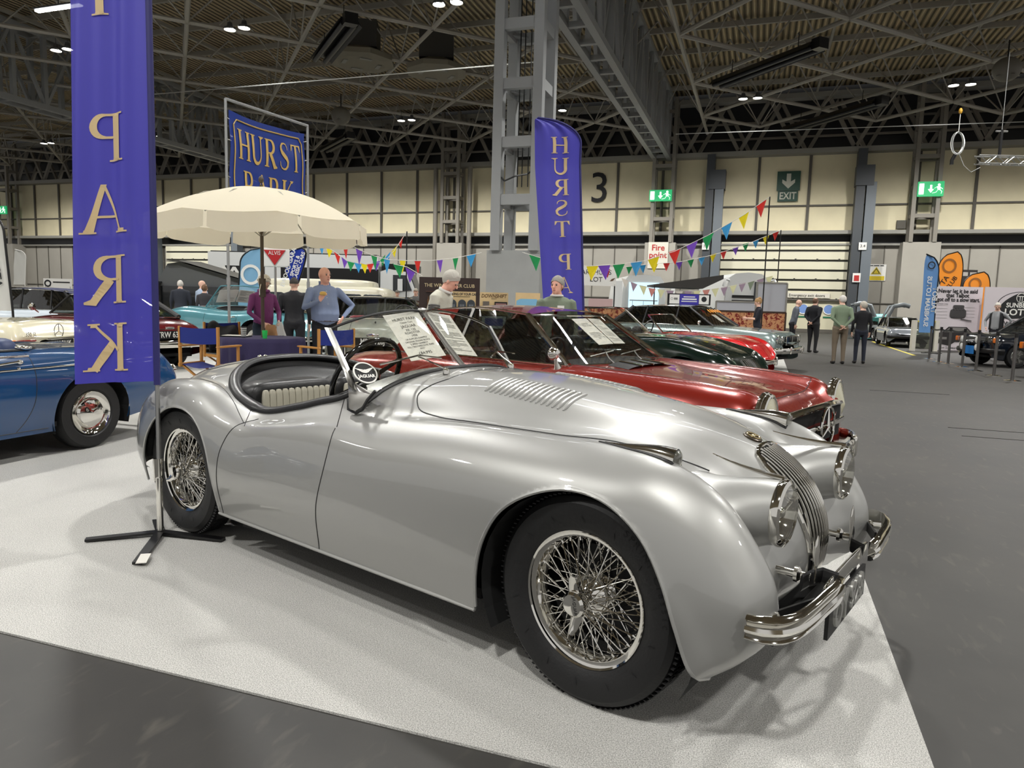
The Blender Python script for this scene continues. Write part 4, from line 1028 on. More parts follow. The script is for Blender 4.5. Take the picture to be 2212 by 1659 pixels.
def cpoly(x0, x1, w_, n=60, sq=.45):
    cx, rx = (x0+x1)/2, abs(x0-x1)/2; sg = lambda v, e: math.copysign(abs(v)**e, v)
    return [(cx+rx*sg(cos(q), sq), w_*sg(sin(q), sq)) for q in [2*PI*k_/n for k_ in range(n)]]
RED = mat('red_metallic_paint', (132, 32, 20), rough=.24, metal=.3, coat=1)
# ---------------- the red hardtop coupe
stn = [(.66,.60,.70,.79,.52,.25,.04),(.55,.74,.82,.84,.55,.2),(.3,.80,.865,.87,.58,.19),(0,.835,.885,.88,.6,.18),(-.35,.865,.895,.88,.6,.18),(-.75,.905,.905,.88,.62,.18),(-1.3,.90,.895,.885,.62,.18),(-1.9,.895,.89,.885,.62,.18),(-2.4,.885,.89,.88,.61,.18),(-2.8,.87,.875,.865,.6,.2),(-3.2,.83,.84,.83,.58,.24),(-3.42,.76,.78,.78,.55,.3)]
MBZ, sk = make_car('hardtop_coupe', 'red hardtop coupe with chrome grille, parked just behind the silver roadster', (-.26, 5.28, .008), -.36, RED, stn, 2.4, .865, .325, 'dome', nu=220, nv=130)
seamline(MBZ, sk, [([(-.98, z) for z in np.linspace(.3, .87, 10)], 'side', -1), ([(-.98+.06*(z-.87)/.02, z) for z in (.87, .885)], 'side', -1), ([(-2.0, z) for z in np.linspace(.3, .87, 10)], 'side', -1), ([(-.9+.0*y, y) for y in np.linspace(-.6, .6, 16)], 'top', 1), ([(x, -.62+.02*x) for x in np.linspace(-.88, .48, 16)], 'top', 1), ([(x, .62-.02*x) for x in np.linspace(-.88, .48, 16)], 'top', 1), ([(.48+.03*(1-(y/.6)**2), y) for y in np.linspace(-.6, .6, 16)], 'top', 1)], .003)
s_ = MB()
for sg in (-1, 1): s_.tube([p+Vector((0, 0, 0)) for p in sk.line([(x, .62) for x in np.linspace(.5, -3.2, 40)], 'side', .004, sg)], .006, 6)
s_.build('side_moulding', CHROME, MBZ, smooth=True)
greenhouse(MBZ, dict(ws=(-.80,.70,.905,-1.30,.55,1.265), rw=(-2.62,.62,.90,-2.28,.54,1.275), posts=[(.64,.12)], crown=.035, arc=.035, bow=.10, cpil=.045, seatm=BLACK, rests=True, fg=GLASS, swy=-.36), RED, pil=CHROME, glassm=glass('mid_window_glass', (150, 160, 158)))
t = MB()                                                # red C-pillars and rear roof turn
for sg in (-1, 1): t = MB(); t.add([(-2.20, sg*.70, .905), (-2.75, sg*.66, .895), (-2.35, sg*.55, 1.285), (-2.02, sg*.565, 1.29)], [(0, 1, 2, 3)]); t.build('roof_pillar', RED, MBZ, smooth=False)
for sg in (-1, 1):
    lm = thing('headlamp', None, None); lm.parent = MBZ
    t = MB(); prof = []
    for i in range(9): a = i/8; prof.append((sin(a*PI/2), -cos(a*PI/2)))
    G = [[(.655+.05*(1-r_)+ .0, sg*.70+.125*r_*cos(q), .655+.175*r_*sin(q)*(1 if sin(q) > 0 else 1.05)) for q in [2*PI*k_/28 for k_ in range(28)]] for r_ in np.linspace(.02, .95, 8)]
    t.grid(G, cv=True).build('lamp_lens', mat('ribbed_lamp_lens', (190, 186, 160), rough=.12, coat=.8, bump=.3, bscale=60), lm, smooth=True)
    MB().tube([(.645, sg*.70+.125*cos(q), .655+.178*sin(q)) for q in [2*PI*k_/32 for k_ in range(32)]], .017, 8, closed=True).tube([(.62, sg*.70+.135*cos(q), .655+.185*sin(q)) for q in [2*PI*k_/32 for k_ in range(32)]], .02, 8, closed=True).build('lamp_surround', CHROME, lm, smooth=True)
t = MB().box((.69, 0, .58), (.05, 1.08, .25)); t.build('grille_opening', UNDER, MBZ)
t = MB(); t.tube([(.70, -.54, .69), (.74, -.3, .715), (.755, 0, .725), (.74, .3, .715), (.70, .54, .69)], .024, 8, flat=(1.3, .8)); t.tube([(.70, -.54, .69), (.705, -.56, .58), (.70, -.54, .48)], .014, 6); t.tube([(.70, .54, .69), (.705, .56, .58), (.70, .54, .48)], .014, 6)
t.tube([(.74, -.52, .575), (.77, 0, .58), (.74, .52, .575)], .013, 6, flat=(1, 1.6))
t.tube([(.785, .135*cos(q), .58+.135*sin(q)) for q in [2*PI*k_/40 for k_ in range(40)]], .010, 8, closed=True)
for q in (PI/2, PI/2+2*PI/3, PI/2-2*PI/3): t.tube([(.787, 0, .58), (.785, .13*cos(q), .58+.13*sin(q))], [.014, .005], 6)
t.build('star_grille', CHROME, MBZ, smooth=True)
MBZ.scale = (1, 1, .965)
bumper(MBZ, .80, .40, .86, 1, .045, .5, .07); bumper(MBZ, -3.52, .42, .84, -1, .045, .5, .05)
plate(MBZ, .875, .33, '', w_=.5)
t = MB(); c0 = Vector((-.80, -.83, .90)); t.tube([c0, c0+Vector((0, -.02, .03)), c0+Vector((0, -.03, .07))], [.03, .014, .012], 10); t.lathe([(.001, .03), (.03, .025), (.045, .0), (.048, -.02), (.042, -.03), (.001, -.028)], c0+Vector((0, -.04, .10)), 'X', 20); t.build('door_mirror', CHROME, MBZ, smooth=True)
t = MB()
for sg in (-1, 1): b0 = sk.top(-.70, sg*.22)[0]; t.tube([b0, b0+Vector((-.06, 0, .04)), b0+Vector((-.17, .12, .08))], .006, 6); t.tube([b0+Vector((-.13, -.16, .06)), b0+Vector((-.20, .28, .085))], .006, 5)
t.build('windscreen_wiper', DCHROME, MBZ, smooth=True)
t = MB(); G = [[(x, y, sk.top(x, y)[0].z+.018*(1-abs(q)**4)+.002) for y, q in ((yy*.34, yy) for yy in np.linspace(-1, 1, 13))] for x in (-.52, -.56, -.66, -.70)]; t.grid(G).build('scuttle_vent', BLACK, MBZ, smooth=True)
t = MB()
for k_ in range(3): y = -.17+.17*k_; t.tube([(x, y, sk.top(x, y)[0].z+.024) for x in (-.50, -.58, -.70)], .006, 6)
t.build('vent_bars', CHROME, MBZ, smooth=True)
notice(MBZ, (-1.255, -.03, 1.235), (-1.245, .17, 1.24), (-.98, .19, 1.035), (-.985, -.02, 1.03), 'notice_sheet', [(a, b, c_, d_) for a, b, c_, d_ in N1 if a not in ('JAGUAR', 'XK 120', 'ROADSTER', '1950', '£84,995')]+[('MERCEDES', .71, .085, .9)])
notice(MBZ, (-1.245, .19, 1.24), (-1.255, .39, 1.235), (-1.0, .41, 1.03), (-.985, .21, 1.035), 'notice_sheet', body_text(22, 3))
# ---------------- generic shapes shared by the cars behind
def round_tail(L_, wb, wmax=.78, zt=.88, zb=.2, nose=.62):
    return [(nose,.50,.58,wmax*.80,.42,zb+.08,.10),(nose-.15,.70,.74,wmax*.92,.5,zb+.02,.05),(.2,.82,.83,wmax*.98,.56,zb),(-.2,zt-.01,zt-.02,wmax,.58,zb),(-.7,zt+.02,zt-.02,wmax,.6,zb),(-1.2,zt,zt-.05,wmax,.58,zb),(-1.8,zt-.03,zt-.06,wmax,.57,zb),(-wb,zt-.02,zt-.04,wmax,.58,zb),(-wb-.35,zt-.07,zt-.08,wmax*.97,.57,zb+.02),(L_+.25,zt-.19,zt-.20,wmax*.9,.54,zb+.06),(L_,zt-.36,zt-.36,wmax*.8,.48,zb+.12)]
def zf(sk): return lambda x, y: (sk.top(x, y)[0].z if sk.top(x, y)[0] is not None else .8)
# dark green open car
GRN = mat('dark_green_paint', (7, 24, 18), rough=.14, coat=1)
st = round_tail(-3.55, 2.59, .79, .93); c, sk = make_car('open_tourer', 'dark green open tourer beyond the red hardtop, nose to the aisle', (-.62, 9.75, .008), -.34, GRN, st, 2.59, .78, .33, 'wire', cockpit=cpoly(-1.3, -2.6, .60), nu=150, nv=90)
open_top(c, cpoly(-1.3, -2.6, .60), zf(sk), (-1.15,.60,.93), (-1.55,.53,1.27), mat('black_seat', (18, 18, 19), rough=.5), hood=(-2.5, -2.85, .93, .58), frame_m=CHROME)
for sg in (-1, 1): round_lamp(c, .47, sg*.50, .66, .10)
bumper(c, .72, .42, .78); t = MB()
for k_ in range(9): t.tube([(.60, -.20+.05*k_, .38), (.66, -.20+.05*k_, .55), (.55, -.20+.05*k_, .68)], .007, 5)
t.build('grille_bars', CHROME, c, smooth=True); s_ = MB()
for sg in (-1, 1): s_.tube(sk.line([(x, .66) for x in np.linspace(.3, -3.1, 30)], 'side', .004, sg), .007, 6)
s_.build('side_moulding', CHROME, c, smooth=True)
# bright red sports car
REDS = mat('bright_red_paint', (190, 22, 26), rough=.2, coat=1)
st = round_tail(-3.3, 2.4, .77, .86); c, sk = make_car('sports_car', 'bright red sports car squeezed between the dark green and silver-blue cars', (-.45, 13.2, .008), -.34, REDS, st, 2.4, .76, .31, 'dome', cockpit=cpoly(-1.1, -2.3, .58), nu=90, nv=60)
open_top(c, cpoly(-1.1, -2.3, .58), zf(sk), (-1.0,.60,.86), (-1.35,.52,1.17), mat('black_seat', (18, 18, 19)), hood=None)
for sg in (-1, 1): round_lamp(c, .47, sg*.58, .62, .09)
bumper(c, .68, .42, .75); plate(c, -3.38, .5, '', -1)
# silver-blue saloon with roof sign
XJP = mat('silver_blue_paint', (140, 156, 154), rough=.25, metal=.5, coat=1)
stn = [(.80,.66,.70,.80,.55,.3,.05),(.72,.80,.80,.84,.58,.24),(.4,.86,.85,.87,.6,.2),(-.1,.90,.885,.88,.62,.2),(-.6,.93,.91,.885,.64,.2),(-1.3,.94,.93,.885,.64,.2),(-2.0,.945,.935,.885,.64,.2),(-2.87,.93,.92,.885,.63,.2),(-3.4,.89,.88,.86,.6,.22),(-3.9,.80,.80,.80,.56,.3)]
c, sk = make_car('saloon', 'silver-blue saloon with orange price figures in its screen and a sign on its roof', (-.10, 17.0, .008), -.36, XJP, stn, 2.87, .87, .33, 'dome', nu=120, nv=80)
greenhouse(c, dict(ws=(-.62,.72,.93,-1.30,.56,1.345), rw=(-3.25,.68,.93,-2.75,.55,1.32), posts=[(.36,.02), (.68,.05)], crown=.04, arc=.025, bow=.12, cpil=.05, seatm=mat('tan_seat', (120, 96, 70)), fg=GLASS), XJP)
for sg in (-1, 1):
    round_lamp(c, .83, sg*.66, .70, .085); round_lamp(c, .85, sg*.47, .685, .075)
t = MB()
t.box((.86, 0, .67), (.03, .66, .17)); t.build('grille_opening', UNDER, c); t = MB()
for k_ in range(17): t.box((.885, -.32+.04*k_, .67), (.02, .008, .17))
t.tube([(.885, -.34, .76), (.90, 0, .775), (.885, .34, .76)], .014, 6); t.tube([(.885, -.34, .58), (.90, 0, .58), (.885, .34, .58)], .008, 6); t.tube([(.90, 0, .58), (.90, 0, .77)], .010, 6); t.build('grille_bars', CHROME, c, smooth=30)
bumper(c, .95, .46, .86, 1, .05, .5, .06)
for k_, ch in enumerate('£8000'): text('price_figures', ch, frame((-.955+.0*k_, -.24+.14*k_, 1.262), (0, 1, 0), (-.85, 0, .52)), mat('glowing_orange_figures', (240, 150, 30), rough=.6, emit=.25), c, .17, bold=.006)  # printed figures given a slight glow to show in the dark screen
notice(c, (-.95, -.12, 1.18), (-.95, .10, 1.18), (-.72, .14, 1.02), (-.72, -.06, 1.02), 'notice_sheet', body_text(7, 5))
t = MB().lathe([(.001, -.02), (.05, -.015), (.05, .02), (.001, .025)], (-.85, -.95, 1.0), 'X', 14); t.bar((-.86, -.95, .99), (-.88, -.86, .94), .02); t.build('door_mirror', CHROME, c, smooth=True)
rs = thing('roof_sign', 'blue and white club sign on the silver-blue saloon roof', 'sign', (-1.62, 17.92, 1.395), .33)
rs.rotation_euler = (0, 0, .33)
MB().box((0, 0, .14), (1.05, .05, .27)).build('sign_box', BLACK, rs); MB().box((-.36, -.03, .14), (.24, .012, .22)).box((.36, -.03, .14), (.24, .012, .22)).build('white_panel', WHITE, rs)
MB().box((0, -.03, .14), (.46, .012, .25)).build('blue_panel', mat('sign_blue', (52, 44, 150)), rs)
for i, w__ in enumerate((.28, .36, .38)): MB().box((0, -.038, .20-.055*i), (w__, .004, (.022, .034, .02)[i])).build('sign_print', WHITE, rs)
MB().box((-.33, -.038, .15), (.09, .004, .05)).build('sign_print', SINK, rs); MB().lathe([(.022, -.038), (.03, -.038)], (-.425, 0, .15), 'Y', 16).build('sign_print', SINK, rs); MB().lathe([(.001, -.038), (.065, -.038)], (.36, 0, .15), 'Y', 20).build('club_roundel', INK, rs)
# silver rounded tail seen through the roadster's screen
SILG = mat('pale_silver_green_paint', (176, 180, 168), rough=.28, metal=.5, coat=1)
st = [(.62,.55,.6,.62,.45,.3,.1),(.45,.70,.74,.70,.5,.24),(.1,.82,.84,.76,.55,.22),(-.5,.88,.87,.78,.58,.2),(-1.1,.90,.87,.78,.58,.2),(-1.8,.90,.86,.78,.58,.2),(-2.44,.91,.885,.78,.6,.2),(-2.85,.88,.83,.77,.58,.22),(-3.2,.79,.73,.72,.54,.28),(-3.42,.64,.58,.66,.48,.32)]
c, sk = make_car('drophead_car', 'pale silver-green car seen tail-on through the roadster windscreen', (-7.05, 12.84, .008), 2.0, SILG, st, 2.44, .77, .33, 'wire', cockpit=cpoly(-1.1, -2.1, .58), nu=120, nv=80)
open_top(c, cpoly(-1.1, -2.1, .58), zf(sk), (-.95,.60,.90), (-1.30,.52,1.2), mat('oxblood_seat', (110, 14, 26), rough=.4), frame_m=BLACK)
c.scale = (1, 1.05, 1.10)
plate(c, -3.50, .60, 'MRD 728J', -1, w_=.54); 
for sg in (-1, 1):
    t = MB(); t.ell((-3.43, sg*.60, .66), (.03, .035, .035)); t.build('indicator_lamp', AMBER, c, smooth=True); t = MB(); t.ell((-3.44, sg*.60, .585), (.03, .035, .035)); t.build('tail_lamp', REDM, c, smooth=True)
    MB().tube([(-3.54, sg*.40, .42), (-3.56, sg*.40, .5), (-3.54, sg*.40, .62)], .022, 8).build('overrider', CHROME, c, smooth=True)
MB().rbox((-3.47, 0, .69), (.04, .18, .05)).build('boot_badge', CHROME, c, smooth=True)
p0 = sk.top(-3.05, 0)[0]; MB().ell(p0+Vector((0, 0, .02)), (.07, .012, .018)).build('tail_mascot', BLACK, c, smooth=True)
seamline(c, sk, [([(x, .43+.02*x) for x in np.linspace(-2.3, -3.4, 20)], 'top', 1), ([(x, -.43-.02*x) for x in np.linspace(-2.3, -3.4, 20)], 'top', 1)], .004)
bumper(c, -3.55, .38, .7, -1, .03, .3, .04, riders=False)
# teal open car
TEAL = mat('teal_paint', (92, 150, 160), rough=.2, metal=.2, coat=1)
st = round_tail(-3.5, 2.45, .80, .92); c, sk = make_car('open_tourer', 'teal blue open tourer with notices in its screen, beyond the round table', (-12.6, 13.75, .008), -3.33, TEAL, st, 2.45, .79, .33, 'dome', cockpit=cpoly(-1.05, -2.4, .62), nu=120, nv=80)
open_top(c, cpoly(-1.05, -2.4, .62), zf(sk), (-.95,.64,.92), (-1.30,.56,1.32), mat('black_seat', (18, 18, 19)), hood=(-2.2, -2.75, .94, .66), frame_m=TEAL, swy=-.36)
c.scale = (1.12, 1.08, 1.15)
plate(c, -3.60, .50, 'EDX 105', -1, w_=.54, h_=.13); bumper(c, -3.62, .40, .78, -1, .035, .4, .05)
for sg in (-1, 1): round_lamp(c, -3.46, sg*.62, .55, .05, -1, 'tail_lamp', REDM)
seamline(c, sk, [([(-1.05, z) for z in np.linspace(.35, .86, 8)], 'side', 1), ([(-2.0, z) for z in np.linspace(.35, .86, 8)], 'side', 1)], .004)
MB().tube([(-1.85, .805, .74), (-1.95, .815, .75), (-2.0, .805, .75)], .012, 6).build('door_handle', CHROME, c, smooth=True)
notice(c, (-1.20, .50, 1.24), (-1.24, .05, 1.26), (-1.10, .05, 1.02), (-1.07, .50, 1.0), 'notice_sheet', body_text(10, 8)); notice(c, (-1.24, .03, 1.26), (-1.20, -.40, 1.24), (-1.07, -.40, 1.0), (-1.10, .03, 1.02), 'notice_sheet', body_text(10, 9))
# maroon fastback coupe
MAR = mat('maroon_paint', (84, 10, 18), rough=.16, coat=1)
stn = [(.80,.50,.52,.60,.44,.3,.12),(.5,.66,.66,.72,.5,.24),(.1,.78,.77,.80,.54,.2),(-.4,.85,.82,.82,.57,.2),(-.9,.90,.86,.83,.6,.2),(-1.5,.91,.87,.83,.6,.2),(-2.2,.92,.88,.83,.6,.2),(-2.67,.94,.89,.83,.6,.2),(-3.1,.88,.84,.81,.58,.22),(-3.45,.77,.74,.76,.56,.3),(-3.6,.66,.64,.72,.52,.36)]
c, sk = make_car('fastback_coupe', 'maroon fastback coupe with red seats, partly behind the large blue flag', (-12.95, 10.35, .008), 2.906, MAR, stn, 2.67, .82, .32, 'dome', nu=120, nv=80)
greenhouse(c, dict(ws=(-.95,.62,.91,-1.45,.50,1.25), rw=(-3.05,.55,.90,-2.3,.46,1.22), posts=[(.42,-.05), (.66,.05)], crown=.05, arc=.03, bow=.12, cpil=.05, seatm=mat('red_seat', (150, 16, 26), rough=.5), rests=True, fg=GLASS), MAR, glassm=glass('mid_window_glass', (150, 160, 158)))
plate(c, -3.68, .62, 'TRW 636S', -1, w_=.56, h_=.14, fig=WHITE)
t = MB().tube([(-3.62, -.55, .70), (-3.66, 0, .72), (-3.62, .55, .70)], .010, 6); t.rbox((-3.66, 0, .74), (.03, .16, .035)); t.build('tail_trim', CHROME, c, smooth=True)
for sg in (-1, 1): MB().rbox((-3.62, sg*.56, .66), (.05, .26, .065), pw=.4).build('tail_lamp', REDM, c, smooth=True); MB().rbox((-3.645, sg*.50, .66), (.02, .12, .05), pw=.5).build('reversing_lamp', WHITE, c, smooth=True)
bumper(c, -3.72, .47, .74, -1, .05, .4, .05)
t = MB().lathe([(.001, -.03), (.06, -.02), (.065, .0), (.001, .03)], (-1.0, .94, 1.02), 'X', 16); t.bar((-1.0, .93, 1.0), (-1.02, .84, .92), .02); t.build('door_mirror', CHROME, c, smooth=True)
# cream roadster tail, far left
CRM = mat('cream_paint', (222, 216, 190), rough=.22, coat=1)
stn = [(.75,.62,.66,.78,.5,.26,.05),(.5,.74,.76,.84,.54,.2),(0,.82,.82,.88,.58,.2),(-.7,.88,.87,.89,.6,.2),(-1.4,.88,.87,.89,.6,.2),(-2.1,.88,.87,.89,.6,.2),(-2.46,.90,.88,.89,.6,.2),(-3.0,.88,.86,.87,.58,.24),(-3.35,.84,.82,.84,.55,.3),(-3.45,.70,.70,.82,.5,.36)]
c, sk = make_car('roadster', 'cream roadster seen from its tail, black soft top, beyond the blue car', (-12.95, 6.6, .008), -2.84, CRM, stn, 2.46, .88, .32, 'alloy', cockpit=cpoly(-1.0, -2.2, .66), nu=100, nv=70)
open_top(c, cpoly(-1.0, -2.2, .66), zf(sk), (-.9,.68,.9), (-1.3,.58,1.25), mat('black_seat', (18, 18, 19)))
plate(c, -3.53, .54, 'RRY 511K', -1, w_=.54, h_=.13)
t = MB().tube([(-3.50, .10*cos(q), .73+.10*sin(q)) for q in [2*PI*k_/32 for k_ in range(32)]], .006, 6, closed=True)
for q in (PI/2, PI/2+2*PI/3, PI/2-2*PI/3): t.tube([(-3.50, 0, .73), (-3.50, .1*cos(q), .73+.1*sin(q))], .005, 5)
t.tube([(-3.52, -.30, .625), (-3.53, .30, .625)], .012, 6); t.build('tail_star', CHROME, c, smooth=True)
text('tail_lettering', '350 SL', frame((-3.505, .58, .70), (0, -1, 0), (0, 0, 1)), CHROME, c, .08, ext=.002)
for sg in (-1, 1):
    t = MB()
    for k_ in range(4): t.rbox((-3.49, sg*.66, .50+.038*k_), (.05, .38, .034), pw=.5)
    t.build('tail_lamp', REDM, c, smooth=True)
    MB().rbox((-3.47, sg*.865, .56), (.06, .06, .15), pw=.5).build('indicator_lamp', AMBER, c, smooth=True)
bumper(c, -3.55, .36, .87, -1, .05, .5, .03)
# blue convertible, left edge
BLU = mat('mid_blue_paint', (12, 62, 108), rough=.2, coat=1)
stn = [(.70,.60,.64,.68,.48,.28,.06),(.45,.72,.76,.72,.52,.22),(0,.80,.82,.74,.55,.2),(-.6,.85,.85,.75,.58,.2),(-1.2,.855,.85,.75,.58,.2),(-1.8,.85,.84,.75,.58,.2),(-2.2,.84,.835,.75,.57,.2),(-2.7,.82,.81,.74,.55,.24),(-3.05,.77,.76,.71,.52,.3),(-3.15,.66,.64,.68,.48,.34)]
c, sk = make_car('convertible', 'mid-blue convertible with chrome side strip cut by the left edge', (-5.93, 2.22, .008), -PI/2, BLU, stn, 2.2, .745, .30, 'dome', cockpit=cpoly(-.8, -1.95, .60), nu=180, nv=110)
open_top(c, cpoly(-.8, -1.95, .60), zf(sk), (-.7,.62,.86), (-1.0,.55,1.2), mat('blue_seat', (16, 40, 84), rough=.5), hood=(-1.85, -2.1, .80, .58))
s_ = MB()
s_.tube(sk.line([(x, .80) for x in np.linspace(.2, -1.70, 20)], 'side', .006, 1), .010, 8, flat=(.5, 1)); s_.tube(sk.line([(x, .69-.012*x-.0) for x in np.linspace(.3, -2.9, 40)], 'side', .004, 1), .007, 8); s_.build('side_moulding', CHROME, c, smooth=True)
seamline(c, sk, [(smooth_poly([(-1.70,.84),(-1.70,.6),(-1.68,.45),(-1.60,.3),(-1.54,.235)], 24, False), 'side', 1), ([(x, .235) for x in np.linspace(-.3, -1.8, 24)], 'side', 1)], .003)
q = sk.side(-1.52, .765, 1)[0]; t = MB().tube([q+Vector((.09, .02, -.01)), q+Vector((.0, .028, .0)), q+Vector((-.07, .022, .005))], .011, 8, flat=(1, .8)); t.ell(q+Vector((-.08, .015, .0)), (.025, .02, .018)); t.ell(sk.side(-1.58, .715, 1)[0], (.014, .016, .014)); t.build('door_handle', CHROME, c, smooth=True)
t = MB(); q = sk.side(-1.74, .83, 1)[0]; t.ell(q+Vector((0, -.02, .03)), (.05, .022, .018)); t.ell(q+Vector((.05, -.03, .035)), (.03, .02, .016)); t.build('hood_catch', CHROME, c, smooth=True)
for sg in (-1, 1): round_lamp(c, -3.20, sg*.58, .58, .05, -1, 'tail_lamp', REDM)
bumper(c, -3.26, .40, .70, -1, .035, .4, .03)
# ================================================================ people
SKIN = mat('skin', (226, 182, 160), rough=.55); SKINR = mat('ruddy_skin', (228, 172, 150), rough=.55)
EYEM = mat('dark_eye', (30, 24, 22), rough=.3); LIP = mat('lips', (150, 84, 76), rough=.5)
def hand(mb, wr, d, n, side, curl=.5, mi=0, sc=1.):
    """palm, four unequal bent fingers and a thumb. d: along the fingers, n: palm normal"""
    d = Vector(d).normalized(); n = Vector(n); n = (n-d*n.dot(d)).normalized(); s_ = d.cross(n)*side; wr = Vector(wr)
    P = lambda a, b, c: wr+(d*a+s_*b+n*c)*sc
    G = []
    for a, w_, h_ in ((-.01, .024, .018), (.02, .032, .015), (.05, .040, .014), (.08, .041, .013), (.092, .036, .010)):
        G.append([P(a, w_*cos(q), h_*sin(q)) for q in [2*PI*k_/12 for k_ in range(12)]])
    mb.grid(G, mi, cv=True); mb.f.append(tuple(len(mb.v)-12+k_ for k_ in range(12))); mb.m.append(mi)
    for b, L_, r_ in ((.031, .066, .0085), (.011, .078, .009), (-.010, .072, .0088), (-.030, .055, .0078)):
        p = (.084, b); pts = [P(.075, b, 0)]; a_ = 0; x, c_ = .084, 0
        for k_, f_ in enumerate((.45, .32, .23)):
            a_ += curl*(.55+.2*k_); x += L_*f_*cos(a_); c_ += L_*f_*sin(a_); pts.append(P(x, b*(1+.05*k_), c_))
        mb.tube(pts, [r_*sc, r_*sc, r_*.92*sc, r_*.7*sc], 8, mi)
    mb.tube([P(.012, .024, .004), P(.04, .048, .012), P(.062, .055, .012+.03*curl), P(.082, .048, .014+.05*curl)], [.012*sc, .011*sc, .0095*sc, .007*sc], 8, mi)
def capsd(p, a, b):
    d = b-a; t = np.clip(((p-a)@d)/max(d@d, 1e-9), 0, 1); return np.linalg.norm(p-(a+t[:, None]*d), axis=1)
def person(label, loc, face, H=1.75, top=(90, 100, 110), legs=(40, 40, 44), shoes=(28, 26, 25), skin=SKIN, lean=0., belly=.0, build=1.,
           L=None, Rr=None, hair='short', hairc=(150, 145, 138), hturn=0., hpitch=0., sleeves=1, vox=.018, stride=0., group=None, topm=None, legm=None, feet=None, glasses=False, extra=None, hands='full', under=None):
    """face: compass angle the body looks along. L, Rr: elbow and wrist (x forward, y left, z up) at 1.75 m"""
    k = H/1.75; root = thing('person', label, 'person', loc, face, group)
    tm = topm or mat('cloth_%d_%d_%d' % top, top, rough=.85, bump=.25, bscale=40); lm = legm or mat('trouser_%d_%d_%d' % legs, legs, rough=.9, bump=.2, bscale=30)
    sm = mat('shoe_%d_%d_%d' % shoes, shoes, rough=.5)
    Rl = Matrix.Rotation(lean, 3, 'Y'); pv = Vector((0, 0, .95))
    U = lambda p: pv+Rl @ (Vector(p)-pv)
    b = MB()
    def ring(z, rx, ry, ox=0, up=True):
        return [(U((ox+rx*cos(q)*(1 if cos(q) > 0 else .9), ry*math.copysign(abs(sin(q))**.9, sin(q)), z)) if up else Vector((ox+rx*cos(q), ry*sin(q), z))) for q in [2*PI*j/20 for j in range(20)]]
    bu = build
    rows = [ring(.80, .085*bu, .13*bu, 0, False), ring(.90, .115*bu, .165*bu, -.01, False), ring(.98, .115*bu+belly*.4, .163*bu+belly*.2, .01+belly*.2), ring(1.08, .108*bu+belly*.7, .152*bu+belly*.45, .015+belly*.35), ring(1.20, .112*bu+belly*.4, .160*bu+belly*.3, .01+belly*.2), ring(1.32, .118*bu, .172*bu, .0), ring(1.42, .098*bu, .178*bu, -.01), ring(1.465, .075*bu, .14*bu, -.015), ring(1.49, .06, .08, -.01), ring(1.55, .052, .056, .005)]
    b.grid(rows, cv=True)
    for r_ in (0, len(rows)-1):
        o_ = r_*20; b.f.append(tuple(o_+j for j in range(20))); b.m.append(0)
    ft = feet or ((stride*.25, .11), (-stride*.25, -.11)); caps = []
    for (fx, fy), sg in ((ft[0], 1), (ft[1], -1)):
        hip = Vector((0, sg*.088*bu, .90)); an = Vector((fx, fy, .085)); kn = (hip+an)/2+Vector((.025+abs(fx)*.15, .005*sg, .01))
        b.tube([hip+Vector((0, 0, .03)), hip.lerp(kn, .4), kn, kn.lerp(an, .35), an], [.092*bu, .080*bu, .062*bu, .058, .047], 12)
        b.ell(an+Vector((.06, sg*.01, -.045)), (.125, .046, .042)); b.ell(an+Vector((-.01, 0, -.03)), (.055, .04, .055))
        caps += [(hip, kn, .07, 1), (kn, an+Vector((0, 0, .03)), .06, 1), (an+Vector((-.04, 0, -.045)), an+Vector((.15, 0, -.05)), .05, 2)]
    arms = []
    for sg, pose in ((1, L), (-1, Rr)):
        sh = U((-.01, sg*.185*bu, 1.405))
        el, wr = pose if pose else ((.0, sg*.235*bu, 1.13), (.06, sg*.235*bu, .88))
        el, wr = U(el), U(wr)
        if pose is None: el = Vector((el.x, el.y, el.z)); 
        b.tube([sh+Vector((0, -sg*.03, .01)), sh, sh.lerp(el, .5), el, el.lerp(wr, .4), wr], [.05*bu, .056*bu, .050*bu, .042*bu, .038, .028], 12)
        arms.append((sh, el, wr, sg)); caps += [(sh, el, .05, 3 if sleeves > 0 else 0), (el, wr+(el-wr)*.08, .04, 3 if sleeves > .6 else 0)]
    # head
    hc = U((.02, 0, 1.622)); Rh = Rl @ Matrix.Rotation(hturn, 3, 'Z') @ Matrix.Rotation(hpitch, 3, 'Y') if True else None
    hh = lambda x, y, z: hc+Rh @ Vector((x, y, z))
    b.tube([U((-.01, 0, 1.46)), U((.0, 0, 1.53)), hh(-.01, 0, -.04)], [.062, .056, .055], 12)
    b.ell(hh(-.008, 0, .02), (.100, .077, .100), R=Rh); b.ell(hh(.025, 0, -.045), (.068, .058, .070), R=Rh); b.ell(hh(.055, 0, -.085), (.03, .035, .022), R=Rh)
    b.ell(hh(.05, 0, .0), (.045, .058, .05), R=Rh)
    for v in (b,): v.v = [Vector(p)*k for p in v.v]
    tmp = b.build('tmp', tm, None); bpy.context.view_layer.update()
    m_ = tmp.modifiers.new('r', 'REMESH'); m_.mode = 'VOXEL'; m_.voxel_size = vox; s2 = tmp.modifiers.new('s', 'SMOOTH'); s2.factor = .5; s2.iterations = 3 if vox < .015 else 2
    dg = bpy.context.evaluated_depsgraph_get(); me = bpy.data.meshes.new_from_object(tmp.evaluated_get(dg)); bpy.data.objects.remove(tmp)
    nv = len(me.vertices); co = np.zeros(nv*3); me.vertices.foreach_get('co', co); co = co.reshape(-1, 3)/k
